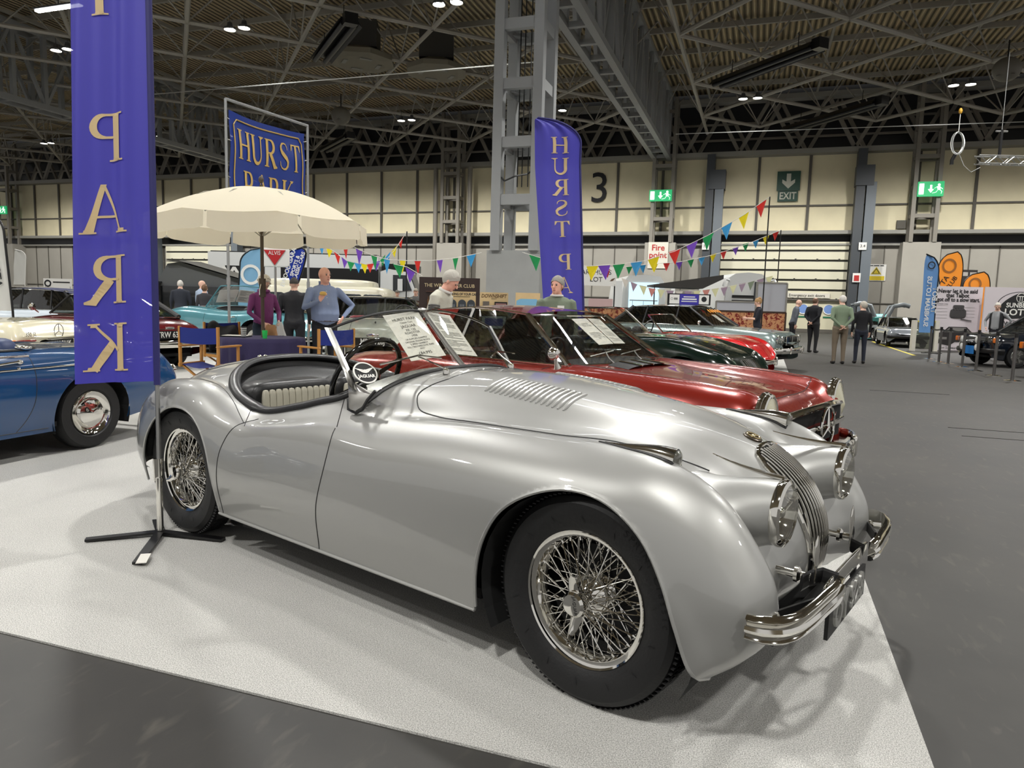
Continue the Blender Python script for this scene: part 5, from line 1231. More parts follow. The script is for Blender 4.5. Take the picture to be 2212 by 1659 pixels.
    # classify: 0 skin 1 legs 2 shoes 3 top
    S = [(U((0, 0, 1.0)), U((0, 0, 1.40)), .13, 3), (U((0, .12, 1.40)), U((0, -.12, 1.40)), .07, 3), (Vector((0, .06, .86)), Vector((0, -.06, .86)), .12, 1), (U((.01, 0, 1.515)), hh(0, 0, .02), .075, 0), (hh(0, 0, 0), hh(.04, 0, -.06), .08, 0)]+caps
    D = np.stack([capsd(co, np.array(a), np.array(c_))-r_ for a, c_, r_, _ in S]); cls = np.array([s_[3] for s_ in S])[D.argmin(0)]
    V = [tuple(v*k) for v in co]; F = [tuple(p.vertices) for p in me.polygons]
    fm = [int(max(set(cls[list(f)]), key=list(cls[list(f)]).count)) for f in F]
    bd = MB(); bd.v = V; bd.f = F; bd.m = fm
    K = lambda p: Vector(p)*k
    bd.ell(K(hh(.103, 0, -.012)), (.016*k, .011*k, .020*k), 8, 6, 0, Rh); bd.ell(K(hh(.112, 0, -.022)), (.010*k, .014*k, .009*k), 8, 6, 0, Rh)
    for sg in (-1, 1):
        bd.ell(K(hh(.0, sg*.078, -.005)), (.017*k, .009*k, .028*k), 8, 6, 0, Rh)
        bd.ell(K(hh(.088, sg*.030, .008)), (.007*k, .013*k, .007*k), 8, 6, 4, Rh); bd.ell(K(hh(.090, sg*.032, .024)), (.006*k, .020*k, .004*k), 8, 5, 6, Rh)
    bd.ell(K(hh(.091, 0, -.058)), (.008*k, .022*k, .005*k), 8, 6, 5, Rh)
    for (sh, el, wr, sg) in arms:
        d = (wr-el).normalized()
        hp = (extra or {}).get('hand_%s' % ('l' if sg > 0 else 'r'), {})
        hand(bd, K(wr), hp.get('d', d), hp.get('n', Vector((0, -sg, 0)) if abs(d.y) < .8 else Vector((0, 0, -1))), hp.get('s', 1), hp.get('curl', .45), 0, k)
    hm = mat('hair_%d_%d_%d' % hairc, hairc, rough=.8, bump=.5, bscale=70)
    body = bd.build('body', [skin, lm, sm, tm, EYEM, LIP, hm], root, smooth=True, fix=False)
    body.data.update()
    # hair
    hb = MB(); rr = random.Random(len(label))
    def cap_(zlo, zf_, thick, back=0, wob=.004, cx=-.012, top_open=0):
        G = []
        for i in range(11):
            a = i/10; row = []
            for j in range(28):
                q = 2*PI*j/28; lim = zlo+(zf_-zlo)*max(0, (cos(q)+.35)/1.35)**.7
                ph = (PI/2-top_open)*(1-a)+lim*a
                t_ = thick*(1-.6*a)+wob*(rr.random()-.5)
                row.append(K(hh(cx+(.100+t_)*cos(ph)*cos(q), (.077+t_)*cos(ph)*sin(q), .02+(.100+t_)*sin(ph))))
            G.append(row)
        hb.grid(G, cv=True)
    if hair == 'short': cap_(-.75, .55, .010)
    if hair == 'full': cap_(-.85, .45, .020, wob=.008)
    if hair == 'curly':
        cap_(-.9, .55, .022, wob=.012)
        for _ in range(60):
            q = rr.random()*2*PI; ph = -.4+1.7*rr.random()
            if cos(q) > .55 and ph < .7: continue
            hb.ell(K(hh(-.012+.112*cos(ph)*cos(q), .09*cos(ph)*sin(q), .02+.112*sin(ph))), (.02*k,)*3, 7, 5)
    if hair == 'fringe': cap_(-.8, .15, .006, top_open=.75)
    if hair == 'bun':
        cap_(-.85, .5, .016); hb.ell(K(hh(-.085, 0, .095)), (.05*k, .055*k, .045*k), 12, 8, R=Rh); hb.ell(K(hh(-.11, 0, .04)), (.03*k, .045*k, .05*k), 10, 7, R=Rh)
    if hair == 'cap':
        cap_(-.1, .25, .012); hb.ell(K(hh(.10, 0, .055)), (.05*k, .06*k, .008*k), 12, 6, R=Rh)
    if hb.v: hb.build('cap' if hair == 'cap' else 'hair', hm, root, smooth=2)
    if glasses:
        g = MB()
        for sg in (-1, 1): g.tube([K(hh(.104, sg*.032+.022*cos(q), .004+.016*sin(q))) for q in [2*PI*j/16 for j in range(16)]], .0022*k, 5, closed=True); g.tube([K(hh(.102, sg*.054, .008)), K(hh(.0, sg*.080, .010))], .002*k, 5)
        g.tube([K(hh(.106, -.010, .006)), K(hh(.106, .010, .006))], .002*k, 5); g.build('spectacles', BLACK, root)
    return root, (lambda x, y, z: K(U((x, y, z)))), (lambda x, y, z: K(hh(x, y, z))), [(K(a_), K(b_), K(c_)) for a_, b_, c_, _ in arms]
def toward(x, y, tx=0, ty=0): return math.atan2(ty-y, tx-x)
# bald man in a blue-grey shirt, eating, hand on hip
x, y = -5.95, 8.90
r_, U_, H_, A_ = person('bald man in blue-grey shirt, one hand on hip, eating a sandwich by the table', (x, y, .008), toward(x, y)+.25, 1.76, (128, 142, 172), (26, 27, 32), belly=.09, build=1.06, skin=SKINR, hair='none', hturn=.35, vox=.011,
   L=((-.06, .43, 1.20), (.10, .24, 1.03)), Rr=((.07, -.30, 1.16), (.27, -.13, 1.27)), topm=mat('chambray_shirt', (128, 142, 172), rough=.85, bump=.5, bscale=14),
   extra=dict(hand_l=dict(d=(.5, -.55, -.65), n=(-.4, -.6, .2), curl=.25), hand_r=dict(d=(.35, .35, .85), n=(-.4, .8, .2), curl=.8)))
t = MB()
for sg in (-1, 1): t.add([U_(.055, sg*.0, 1.47), U_(.075, sg*.065, 1.435), U_(.02, sg*.085, 1.50), U_(-.03, sg*.075, 1.545), U_(.02, sg*.06, 1.54)], [(0, 1, 2, 4), (2, 3, 4)])
t.build('shirt_collar', mat('shirt_collar', (96, 112, 150), rough=.85), r_, fix=False)
t = MB()
for z in (1.40, 1.31, 1.22, 1.13, 1.05): t.ell(U_(.125+(.075 if z < 1.25 else .02 if z < 1.35 else -.005), 0, z), (.004, .006, .006), 8, 5)
t.build('shirt_buttons', WHITE, r_)
t = MB().tube([U_(.02+.16*cos(q), .19*sin(q), .985) for q in [2*PI*j/28 for j in range(28)]], .014, 6, closed=True, flat=(.4, 1.2)); t.build('belt', mat('brown_belt', (54, 36, 24), rough=.5), r_, smooth=True)
sw_ = MB(); c0 = A_[1][2]+Vector((.05, .03, .09)); rr = random.Random(2)
sw_.ell(c0, (.045, .05, .02)); sw_.ell(c0+Vector((0, 0, .02)), (.042, .045, .014)); 
s = sw_.build('sandwich', mat('bread_roll', (214, 176, 96), rough=.8, bump=.4, bscale=60), None, smooth=True); s.location = (0, 0, 0)
s.matrix_world = Matrix.Translation(Vector((x, y, .008))) @ Matrix.Rotation(toward(x, y)+.25, 4, 'Z'); tag(s, 'half-eaten bread roll in the bald man\'s raised hand', 'food')
# woman in purple by the parasol pole
x, y = -7.22, 9.14
r_, U_, H_, A_ = person('white-haired woman in a purple jacket, looking down into a paper bag', (x, y, .008), toward(x, y)+.55, 1.63, (122, 58, 112), (40, 52, 66), hair='curly', hairc=(212, 206, 192), hpitch=.5, lean=.06, vox=.012, belly=.03,
   L=((.06, .26, 1.15), (.28, .12, 1.02)), Rr=((.02, -.26, 1.14), (.25, -.12, .98)), glasses=True, topm=mat('purple_fleece', (124, 60, 114), rough=.9, bump=.6, bscale=16),
   extra=dict(hand_l=dict(d=(.6, -.3, -.6), n=(-.3, -.8, -.2), curl=.7), hand_r=dict(d=(.6, .2, -.7), n=(-.2, .9, -.2), curl=.7)))
t = MB().tube([U_(.01+.075*cos(q), .08*sin(q), 1.50) for q in [2*PI*j/20 for j in range(20)]], .024, 8, closed=True); t.build('jacket_collar', mat('purple_fleece', (0, 0, 0)), r_, smooth=True)
W_ = Matrix.Translation(Vector((x, y, .008))) @ Matrix.Rotation(toward(x, y)+.55, 4, 'Z')
t = MB(); G = []; c0 = A_[1][2]+Vector((.09, .05, -.05))
for i in range(8):
    a = i/7; G.append([c0+Vector(((.045+.02*a)*math.copysign(abs(cos(q))**.5, cos(q))+.006*sin(7*a+q*3), (.075+.03*a-.02*(a < .1))*math.copysign(abs(sin(q))**.5, sin(q)), .04-.27*a)) for q in [2*PI*j/24 for j in range(24)]])
t.grid(G, cv=True); t.f.append(tuple(len(t.v)-24+j for j in range(24))); t.m.append(0)
s = t.build('paper_bag', mat('brown_paper', (168, 126, 88), rough=.85, bump=.5, bscale=18), None, smooth=30); s.matrix_world = W_; tag(s, 'crumpled brown paper bag held by the woman in purple', 'bag')
t = MB(); G = []; c0 = A_[0][2]+Vector((.05, -.02, -.02))
for i in range(10):
    a = i/9; G.append([c0+Vector(((.015+.07*a**.6)*cos(q)+.01*sin(5*q), (.02+.13*a**.6)*sin(q)+.015*sin(3*q+a*4), .02-.43*a)) for q in [2*PI*j/28 for j in range(28)]])
t.grid(G, cv=True); t.f.append(tuple(len(t.v)-28+j for j in range(28))); t.m.append(0)
s = t.build('carrier_bag', cloth('white_carrier', (222, 222, 220), .3), None, smooth=True); s.matrix_world = W_; tag(s, 'white plastic carrier bag hanging from the purple-clad woman\'s hand', 'bag')
text('bag_print', '2X', Matrix.Translation(c0+Vector((.105, .0, -.24))) @ frame((0, 0, 0), (0, 1, 0), (0, 0, 1)), INK, s, .13, bold=.004)
# man in cream jumper reaching down to the red car
x, y = -3.75, 7.78
r_, U_, H_, A_ = person('grey-haired man in a cream jumper bending forward behind the red hardtop', (x, y, .008), .0, 1.74, (192, 190, 176), (60, 58, 56), hair='full', hairc=(176, 172, 162), lean=.42, hpitch=.2, vox=.011, build=1.08, belly=.03,
   L=((.06, .24, 1.16), (.20, .20, .95)), Rr=((.10, -.24, 1.18), (.30, -.16, .98)), topm=mat('cream_knit', (190, 188, 174), rough=.95, bump=.7, bscale=26), skin=SKINR,
   extra=dict(hand_l=dict(curl=.3), hand_r=dict(curl=.3)))
t = MB()
sh, el, wr = A_[1]
for f_ in (.42, .5, .58, .66): 
    p = sh.lerp(el, f_); d = (el-sh).normalized(); Mx = disc_frame(p, d); t.tube([Mx @ Vector((.064*cos(q), .064*sin(q), 0)) for q in [2*PI*j/20 for j in range(20)]], .0085, 5, closed=True)
t.build('patterned_band', mat('grey_band', (104, 104, 102), rough=.95), r_, smooth=True)
t = MB().tube([U_(.005+.07*cos(q), .078*sin(q), 1.495) for q in [2*PI*j/20 for j in range(20)]], .017, 8, closed=True); t.build('shirt_collar', mat('white_shirt', (214, 214, 208), rough=.8), r_, smooth=True)
# man with a name badge behind the red hardtop's roof
x, y = -2.40, 8.66
r_, U_, H_, A_ = person('grey-haired man in sage jumper with white name badge, beyond the red roof', (x, y, .008), toward(x, y)+.1, 1.66, (108, 118, 100), (50, 50, 52), hair='full', hairc=(138, 134, 126), hturn=-.55, vox=.012, build=1.10, belly=.04, skin=SKINR)
MB().box(U_(.135, .045, 1.34), (.008, .085, .05)).build('name_badge', WHITE, r_)
t = MB().tube([U_(.005+.068*cos(q), .075*sin(q), 1.495) for q in [2*PI*j/20 for j in range(20)]], .014, 8, closed=True); t.build('shirt_collar', mat('white_shirt', (0, 0, 0)), r_, smooth=True)
# black quilted jacket, back to us
x, y = -7.76, 10.68
person('person in black quilted jacket and dark cap seen from behind', (x, y, .008), toward(x, y)+PI-.2, 1.66, (24, 25, 32), (34, 34, 40), hair='cap', hairc=(62, 58, 54), build=1.15, vox=.018, topm=mat('quilted_black', (22, 23, 30), rough=.6, bump=.9, bscale=9))
# distant visitors
HB = ((-.10, .24, 1.16), (-.16, .05, .98)); HBr = ((-.10, -.24, 1.16), (-.16, -.05, .96))
def far(label, px, face, H, **kw): return person(label, (px[0], px[1], 0 if px[0] > .7 else .008), face, H, vox=kw.pop('vox', .02), **kw)
far('white-haired man in sage fleece and khaki cargo trousers, hands clasped behind', (2.02, 20.0), 1.75, 1.76, top=(122, 138, 114), legs=(112, 100, 84), hair='short', hairc=(208, 204, 196), L=HB, Rr=HBr, build=1.1, hturn=.3, vox=.015)
far('white-haired woman in black top and navy jeans beside the sage fleece', (2.58, 20.55), 1.7, 1.62, top=(22, 22, 26), legs=(34, 38, 50), hair='full', hairc=(186, 180, 168), build=1.0, hturn=.6, vox=.015)
far('balding man in grey jumper and open dark gilet leaning forward in the aisle', (1.12, 25.9), .2, 1.74, top=(92, 96, 104), legs=(30, 30, 34), hair='none', lean=.22, hturn=-.3)
far('man in a black bomber jacket, back turned, hands behind him, mid aisle', (1.72, 25.0), .9, 1.78, top=(20, 21, 27), legs=(36, 36, 38), hair='fringe', hairc=(110, 84, 66), L=HB, Rr=HBr, build=1.18)
far('fair-haired woman with a bun in navy tee, using a phone by the damask partition', (.0, 20.75), 3.3, 1.64, top=(24, 26, 36), legs=(26, 28, 36), hair='bun', hairc=(160, 126, 84), sleeves=.4, L=((.08, .22, 1.14), (.32, .06, 1.16)), Rr=((.08, -.22, 1.14), (.32, -.06, 1.14)), hpitch=.45)
far('man in black gilet over grey tee, hand on hip, among the right-hand cars', (6.95, 25.6), -2.2, 1.76, top=(150, 152, 154), legs=(40, 40, 46), hair='short', hairc=(206, 200, 190), L=((-.10, .36, 1.20), (-.04, .20, 1.02)), Rr=((-.02, -.32, 1.18), (.1, -.24, .98)), hpitch=.35, hturn=.4)
t = MB()
r_ = [o for o in COL.objects if o.get('label', '').startswith('man in black gilet')][0]
G = [[((.135+e)*cos(q)*1.02, (.185+e)*sin(q)*1.0, z) for q in [2*PI*(.11+.78*j/20) for j in range(21)]] for z, e in ((.92, .015), (1.1, .01), (1.3, .01), (1.42, .0), (1.46, -.05))]
t.grid(G).build('gilet', mat('black_gilet', (18, 19, 24), rough=.7, bump=.6, bscale=14), r_, smooth=True)
far('person in bottle-green top cut by the right edge of the photo', (8.15, 25.0), 2.6, 1.76, top=(20, 64, 60), legs=(30, 30, 34), hair='short', hairc=(90, 70, 54), build=1.1)
far('white-haired man in dark shirt facing the open camper', (-15.75, 16.35), 2.2, 1.72, top=(40, 44, 54), legs=(56, 52, 56), hair='short', hairc=(206, 202, 194), build=1.1)
far('bald man in a pale blue shirt beside the open camper', (-15.35, 16.75), 1.4, 1.74, top=(168, 184, 206), legs=(60, 60, 64), hair='none', hturn=-.5)
far('brown-haired woman beside the pale blue shirt, at the open camper', (-14.75, 16.2), 2.0, 1.60, top=(52, 50, 54), legs=(40, 40, 44), hair='full', hairc=(104, 76, 54))
far('bearded man in grey flat cap, left of a pair beyond the damask partition', (-11.55, 21.55), -1.2, 1.66, top=(40, 42, 44), legs=(36, 36, 38), hair='cap', hairc=(96, 92, 84))
far('man in pale cap and grey top, right of a pair beyond the damask partition', (-11.05, 21.95), -1.3, 1.74, top=(88, 88, 86), legs=(36, 36, 38), hair='cap', hairc=(150, 144, 130))
far('dark-clad visitor by the white motorhome cab', (-1.75, 34.5), -1.4, 1.66, top=(22, 22, 24), legs=(26, 26, 28), hair='short', hairc=(30, 26, 24))
# ================================================================ things on the stands
CR = Vector((.9462, .3236, 0)); CF = Vector((-.3236, .9462, 0)); RC = .3295     # directions along and away from the photographer's line of sight
def subdiv(vs, fs, mx):
    import bmesh
    bm = bmesh.new(); V = [bm.verts.new((x, y, 0)) for x, y in vs]
    for f in fs: bm.faces.new([V[i] for i in f])
    bm.verts.ensure_lookup_table()
    for _ in range(6):
        E = [e for e in bm.edges if e.calc_length() > mx]
        if not E: break
        bmesh.ops.subdivide_edges(bm, edges=E, cuts=1)
    bmesh.ops.triangulate(bm, faces=bm.faces); bm.verts.index_update()
    o = [(v.co.x, v.co.y) for v in bm.verts]; f = [tuple(v.index for v in q.verts) for q in bm.faces]; bm.free(); return o, f
def glyph_on(ch, fn, m, parent, name='letter', mx=.12):
    V, F = [], []
    for q in glyph(ch): b = len(V); V += q; F.append(tuple(range(b, b+len(q))))
    V, F = subdiv(V, F, mx); g = MB(); g.v = [tuple(fn(x, y)) for x, y in V]; g.f = F; g.m = [0]*len(F)
    return g.build(name, m, parent, fix=False)
FLAGB = cloth('flag_blue', (66, 62, 168), .30, alpha=.97); FLAGL = mat('flag_gold', (196, 172, 128), rough=.7); SLEEVE = mat('flag_sleeve', (28, 26, 92), rough=.6)
POLEM = mat('flag_pole', (150, 150, 148), rough=.3, metal=.8)
def feather(name, label, base, z0, z1, pole, W_, letters, depth_n, top=.45, amp=.02, lw=.25, cm=FLAGB, seg=(60, 24), wtop=.06, lm=FLAGL, grp=None, lh=None, flare=0., near=False):
    """pole(z) -> point; W_: width vector; letters: (char, z of centre)"""
    root = thing(name, label, 'flag', base, 0, grp); B = Vector(base); n = Vector(depth_n).normalized()
    def S(u, z, off=0):
        p = pole(z)-B; h = (z-(z1-top))/top
        w_ = 1. if h <= 0 else max(wtop, math.sqrt(max(0, 1-min(1, h)**2))); g_ = 1+flare*(z-z0)/(z1-z0)
        fold = amp*sin(u*11+z*.7)+amp*.6*sin(u*23+z*1.3)+amp*1.2*sin(u*4+z*.5)
        o_ = W_*u*g_
        if h > 0: o_ = (W_*(1-w_)+W_*u*w_)*g_
        return p+o_+n*(fold*min(1, u*3)-off)+Vector((0, 0, -.04*u))
    G = [[S(u, z) for u in np.linspace(0, 1, seg[1])] for z in np.linspace(z0, z1, seg[0])]
    fl = MB().grid(G).build('flag_cloth', cm, root, smooth=2, fix=False)
    sl = MB().tube([S(0, z) for z in np.linspace(z0-.02, z1-top, 30)]+[S(0, z) for z in np.linspace(z1-top+.02, z1, 16)], .017, 8).build('pole_sleeve', SLEEVE, root, smooth=True)
    for ch, zc in letters:
        glyph_on(ch, lambda x, y: S((.34 if near else .26)+(x*.62)*lw/.25*.85, zc+(y-.5)*(lh or lw), .006), lm, fl)
    return root, S
# near flag on its pole and cross foot
def pole_n(z): return Vector((-2.99-.079*z, 2.92+.086*z, z))
Wn = CR*-.50+CF*.12
nf, Sn = feather('feather_flag', 'tall blue flag with gold letters on a cross-foot pole beside the roadster tail', (-2.99, 2.92, .008), .84, 4.5, pole_n, Wn, [('H', 4.30-.0), ('U', 3.96), ('R', 3.60), ('S', 3.24), ('T', 2.98), ('P', 2.18), ('A', 1.79), ('R', 1.405), ('K', 1.035)], CF, top=.6, amp=.014, lw=.262, seg=(110, 34), near=True)
t = MB().tube([pole_n(z)-Vector((-2.99, 2.92, .008)) for z in np.linspace(.30, 1.0, 6)], .012, 10); t.build('lower_pole', POLEM, nf, smooth=True)
MB().tube([(0, 0, .03), (-.002, .003, .32)], .017, 12).tube([(-.024, .02, .30), (-.026, .022, .42)], .024, 10, 0).build('pole_socket', CHROME, nf, smooth=True)
MB().tube([(-.02, .022, .29), (-.027, .03, .36)], .023, 12).build('pole_clamp', BLACK, nf, smooth=True)
t = MB()
for (x, y) in ((-.40, -.36), (.42, .13), (.33, -.40), (-.16, .33)):
    pass
for (dx, dy) in ((-.27, -.23), (.37, .055), (.24, -.38), (-.20, .17)):
    t.bar((0, 0, .022), (dx, dy, .012), .045, .012)
t.build('cross_foot', BLACK, nf)
MB().bar((.205, -.293, .024), (.27, -.386, .019), .047, .004).build('foot_label', PAPER, nf)
# far twin flag
def pole_f(z): return Vector((-2.84-.083*(z-1.2), 12.02+.08*(z-1.2), z)) if z < 3.7 else Vector((-3.048, 12.22, z))
feather('feather_flag', 'second blue flag with gold letters, standing beyond the red and green cars', (-2.84, 12.02, .008), .5, 4.48, pole_f, CR*-.66, [('H', 4.05), ('U', 3.70), ('R', 3.34), ('S', 2.99), ('T', 2.63), ('P', 2.07), ('A', 1.67), ('R', 1.29), ('K', .93)], CF, top=.42, amp=.015, lw=.19, lh=.27, seg=(60, 20), flare=.22)
# framed banner
bf = thing('framed_banner', 'blue framed banner lettered in gold, hung in a tall tube frame behind the parasol', 'banner', (-8.59, 10.0, .008))
a, b = Vector((0, 0, 0)), Vector((.27, 1.90, 0)); TUBE = mat('galvanised_tube', (170, 172, 172), rough=.35, metal=.7)
for nm, p, q in (('frame_leg', a, a+Vector((0, 0, 4.56))), ('frame_leg', b, b+Vector((0, 0, 4.56))), ('frame_top', a+Vector((0, 0, 4.56)), b+Vector((0, 0, 4.56)))): MB().tube([p, q], .024, 10).build(nm, TUBE, bf, smooth=True)
for p in (a, b): MB().bar(p+Vector((-.3, 0, .02)), p+Vector((.3, 0, .02)), .05, .02).build('frame_foot', TUBE, bf); MB().tube([p+Vector((0, 0, 1.5)), p+Vector((0, 0, 1.62))], .033, 10).build('frame_collar', TUBE, bf, smooth=True)
bd_ = (b-a).normalized(); bn = Vector((bd_.y, -bd_.x, 0)); BL = (b-a).length
def Sb(u, z, off=0): return a+bd_*(.06+(BL-.12)*u)+Vector((0, 0, z-.22*sin(PI*u)*0-.05*sin(PI*u)*max(0, (z-2.8)/1.5)))+bn*(.02*sin(u*9+z*2)+.015*sin(z*7)+off)
fl = MB().grid([[Sb(u, z) for u in np.linspace(0, 1, 26)] for z in np.linspace(2.55, 4.40, 28)]).build('banner_cloth', mat('banner_blue', (22, 50, 132), rough=.35, coat=.2), bf, smooth=2, fix=False)
GOLD = mat('banner_gold', (196, 164, 92), rough=.5)
for row, z, s_, n_ in (('HURST', 3.90, .50, 5), ('PARK', 3.22, .50, 4)):
    for i, ch in enumerate(row):
        u0 = .095+i*.168+(0 if n_ == 5 else .06); glyph_on(ch, lambda x, y: Sb(u0+x*.165, z+(y-.5)*s_, .012), GOLD, fl)
t = MB(); ins = [(.05, 2.62), (.05, 4.19), (.09, 4.29), (.91, 4.29), (.95, 4.19), (.95, 2.62)]
for (u0, z0), (u1, z1) in zip(ins, ins[1:]):
    P = [Sb(u0+(u1-u0)*k_/14, z0+(z1-z0)*k_/14, .012) for k_ in range(15)]
    t.tube(P, .012, 5, flat=(1, 1))
t.build('banner_border', GOLD, fl)
for p in (a, b):
    for z in (2.7, 3.3, 3.9, 4.25): MB().tube([p+Vector((0, 0, z+.02)), Sb(.01 if p is a else .99, z)], .006, 5).build('banner_tie', WHITE, bf)
# parasol
PX, PY = -6.60, 8.36
CANV = cloth('cream_canvas', (234, 226, 204), .4, rough=.9)
ps = thing('parasol', 'large cream canvas parasol with a scalloped valance, over the round table', 'parasol', (PX, PY, .008))
t = MB(); G = []; R_ = 1.46
def can(q, f_):
    seg = (q/(PI/4)) % 1; r_ = R_*f_*(1-.045*sin(PI*seg)*f_); return Vector((r_*cos(q), r_*sin(q), 2.80-.46*f_**1.9-.03*sin(PI*seg)*f_))
t.grid([[can(2*PI*j/96+.2, i/14+.001) for j in range(96)] for i in range(15)], cv=True).build('canopy', CANV, ps, smooth=40)
for k_ in range(8):
    G = []
    for i in range(6):
        row = []
        for j in range(13):
            q = .2+PI/4*(k_+.02+.96*j/12); e = can(q, 1.0); drop = .245*i/5*(1-(.22*(abs(j-6)/6)**6)); row.append(Vector((e.x*(1+.012*i/5+.006*sin(j*2+k_)), e.y*(1+.012*i/5+.006*sin(j*2+k_)), e.z-drop)))
        G.append(row)
    MB().grid(G).build('valance', CANV, ps, smooth=True)
t = MB()
for k_ in range(8): q = .2+PI/4*k_-0; t.tube([Vector((.04*cos(q), .04*sin(q), 2.80)), Vector((.75*cos(q), .75*sin(q), 2.66)), can(q, 1.)-Vector((0, 0, .01))], .010, 5); t.tube([Vector((.03*cos(q), .03*sin(q), 2.15)), Vector((.75*cos(q), .75*sin(q), 2.66))], .008, 5)
t.build('ribs', mat('rib_metal', (160, 156, 140), rough=.4), ps)
POLW = mat('parasol_wood', (72, 60, 44), rough=.5)
MB().tube([(0, 0, .12), (0, 0, 2.84)], .024, 12).build('parasol_pole', POLW, ps, smooth=True); MB().box((0, 0, 1.43), (.075, .05, .26)).build('winder_box', POLW, ps); MB().tube([(.0, -.03, 1.48), (0, -.06, 1.40), (0, -.06, 1.33)], .008, 6).build('winder_handle', CHROME, ps)
MB().ell((0, 0, 2.91), (.035, .035, .05)).build('finial', POLW, ps, smooth=True); MB().lathe([(.30, 0), (.30, .05), (.05, .12), (.03, .25)], n=24).build('parasol_base', BLACK, ps, smooth=40)
# round table with purple cloth to the floor
tb = thing('round_table', 'round table under a floor-length dark purple cloth, pierced by the parasol pole', 'table', (-6.60, 8.36, .008))
MB().lathe([(.033, .70), (.555, .70), (.56, .715), (.555, .73), (.033, .73)], n=48).build('tabletop', mat('table_wood', (120, 92, 60)), tb, smooth=30)
for k_ in range(4): q = PI/4+PI/2*k_; MB().tube([(.38*cos(q), .38*sin(q), .70), (.40*cos(q), .40*sin(q), .0)], .02, 8).build('leg', BLACK, tb)
G = [[(.034, 0, 0)]]
G = []
for i in range(16):
    if i < 4: r_, z, w_ = .034+(.57-.034)*i/3, .735, 0
    else: f_ = (i-3)/12; r_, z, w_ = .575+.05*f_, .735-.72*f_, .035*f_**.7
    G.append([((r_+w_*sin(q*15+.6*sin(q*3)))*cos(q), (r_+w_*sin(q*15+.6*sin(q*3)))*sin(q), z) for q in [2*PI*j/180 for j in range(180)]])
cl = MB().grid(G, cv=True).build('tablecloth', mat('purple_cloth', (44, 38, 74), rough=.9, bump=.2, bscale=60), None, smooth=2); cl.location = (-6.60, 8.36, .008); tag(cl, 'dark purple cloth draped over the round table', 'tablecloth')
def tabletop_thing(name, label, cat, x, y): return thing(name, label, cat, (x, y, .745))
c = tabletop_thing('tumbler', 'clear striped plastic tumbler left of the parasol pole on the table', 'cup', -6.66, 8.03)
MB().lathe([(.001, .002), (.030, .002), (.040, .15), (.038, .15), (.028, .006)], n=24).build('cup_wall', glass('clear_cup', (225, 228, 226), 1, .1), c, smooth=True)
for k_ in range(5): MB().lathe([(.0335+.0017*k_, .025+.025*k_), (.034+.0017*k_, .034+.025*k_)], n=24).build('cup_stripe', WHITE, c)
c = tabletop_thing('beaker', 'bright green beaker right of the parasol pole on the table', 'cup', -6.38, 8.12)
MB().lathe([(.001, .0), (.028, .0), (.037, .11), (.034, .11), (.026, .005)], n=24).build('beaker_wall', cloth('green_plastic', (60, 214, 110), .4), c, smooth=True)
c = tabletop_thing('ring_binder', 'open papers on a dark folder at the left edge of the round table', 'folder', -6.93, 8.20)
MB().box((0, 0, .008), (.36, .26, .016), rz=.35).build('folder_cover', BLACK, c); MB().box((.0, 0, .018), (.32, .22, .004), rz=.35).build('paper_sheets', PAPER, c)
# director's chairs
WOODC = mat('varnished_beech', (176, 124, 60), rough=.45); CANB = mat('blue_canvas', (18, 36, 116), rough=.85)
def director(label, loc, rz):
    c = thing('director_chair', label, 'chair', loc, rz, "wooden director's chairs")
    for sg in (-1, 1):
        MB().rbox((.02, sg*.28, .66), (.50, .055, .028), pw=.5).build('armrest', WOODC, c, smooth=True)
        MB().box((-.20, sg*.28, .65), (.035, .025, .52)).build('back_post', WOODC, c)
        MB().box((.20, sg*.28, .52), (.035, .025, .27)).build('arm_post', WOODC, c)
        MB().box((0, sg*.27, .42), (.48, .025, .04)).build('seat_rail', WOODC, c)
        MB().box((0, sg*.25, .03), (.46, .03, .04)).build('foot_rail', WOODC, c)
    for xx in (-.17, .17):
        MB().bar((xx, -.26, .05), (xx, .27, .41), .03, .02).build('leg', WOODC, c); MB().bar((xx+.03, .26, .05), (xx+.03, -.27, .41), .03, .02).build('leg', WOODC, c)
    MB().grid([[(x, y, .43-.05*cos(y/.27*PI/2)) for y in np.linspace(-.27, .27, 9)] for x in np.linspace(-.2, .2, 5)]).build('seat', CANB, c, smooth=2)
    MB().grid([[(-.205-.04*cos(y/.29*PI/2), y, z-.012*cos(y/.29*PI/2)) for y in np.linspace(-.29, .29, 11)] for z in np.linspace(.70, .90, 4)]).build('backrest', CANB, c, smooth=2)
    return c
director("blue canvas director's chair nearest the maroon fastback's tail", (-6.66, 7.38, .008), 1.65)
director("blue canvas director's chair in front of the bald man", (-5.45, 8.22, .008), PI-.35)
director("director's chair hidden under a black coat, left of the table", (-7.50, 8.72, .008), -.35)
t = MB(); G = []
for i in range(14):
    a = i/13; G.append([(-.22-.10*cos(q)*1.0+.05*sin(a*9), -.32+.64*a, .93-.02*sin(a*7)+.0-(.42*abs(sin(q/2)) if q else 0)-.05*sin(a*5+q)) for q in np.linspace(-2.2, 2.2, 14)])
G = [[(-.24+.16*math.copysign(abs(u_)**.8, u_)+.02*sin(a*9+u_*4), -.25+.50*a, .95-.38*abs(u_)**1.3+.04*sin(a*8)-.06*(2*a-1)**2+.02*sin(u_*9+a*5)) for u_ in np.linspace(-1, 1, 19)] for a in np.linspace(0, 1, 19)]
co_ = MB().grid(G).build('coat', mat('black_coat', (14, 14, 17), rough=.9, bump=.6, bscale=16), None, smooth=2); co_.location = (-7.50, 8.72, -.05); co_.rotation_euler = (0, 0, -.35); tag(co_, 'black coat draped over a chair back left of the round table', 'coat'); so = co_.modifiers.new('s', 'SOLIDIFY'); so.thickness = .02
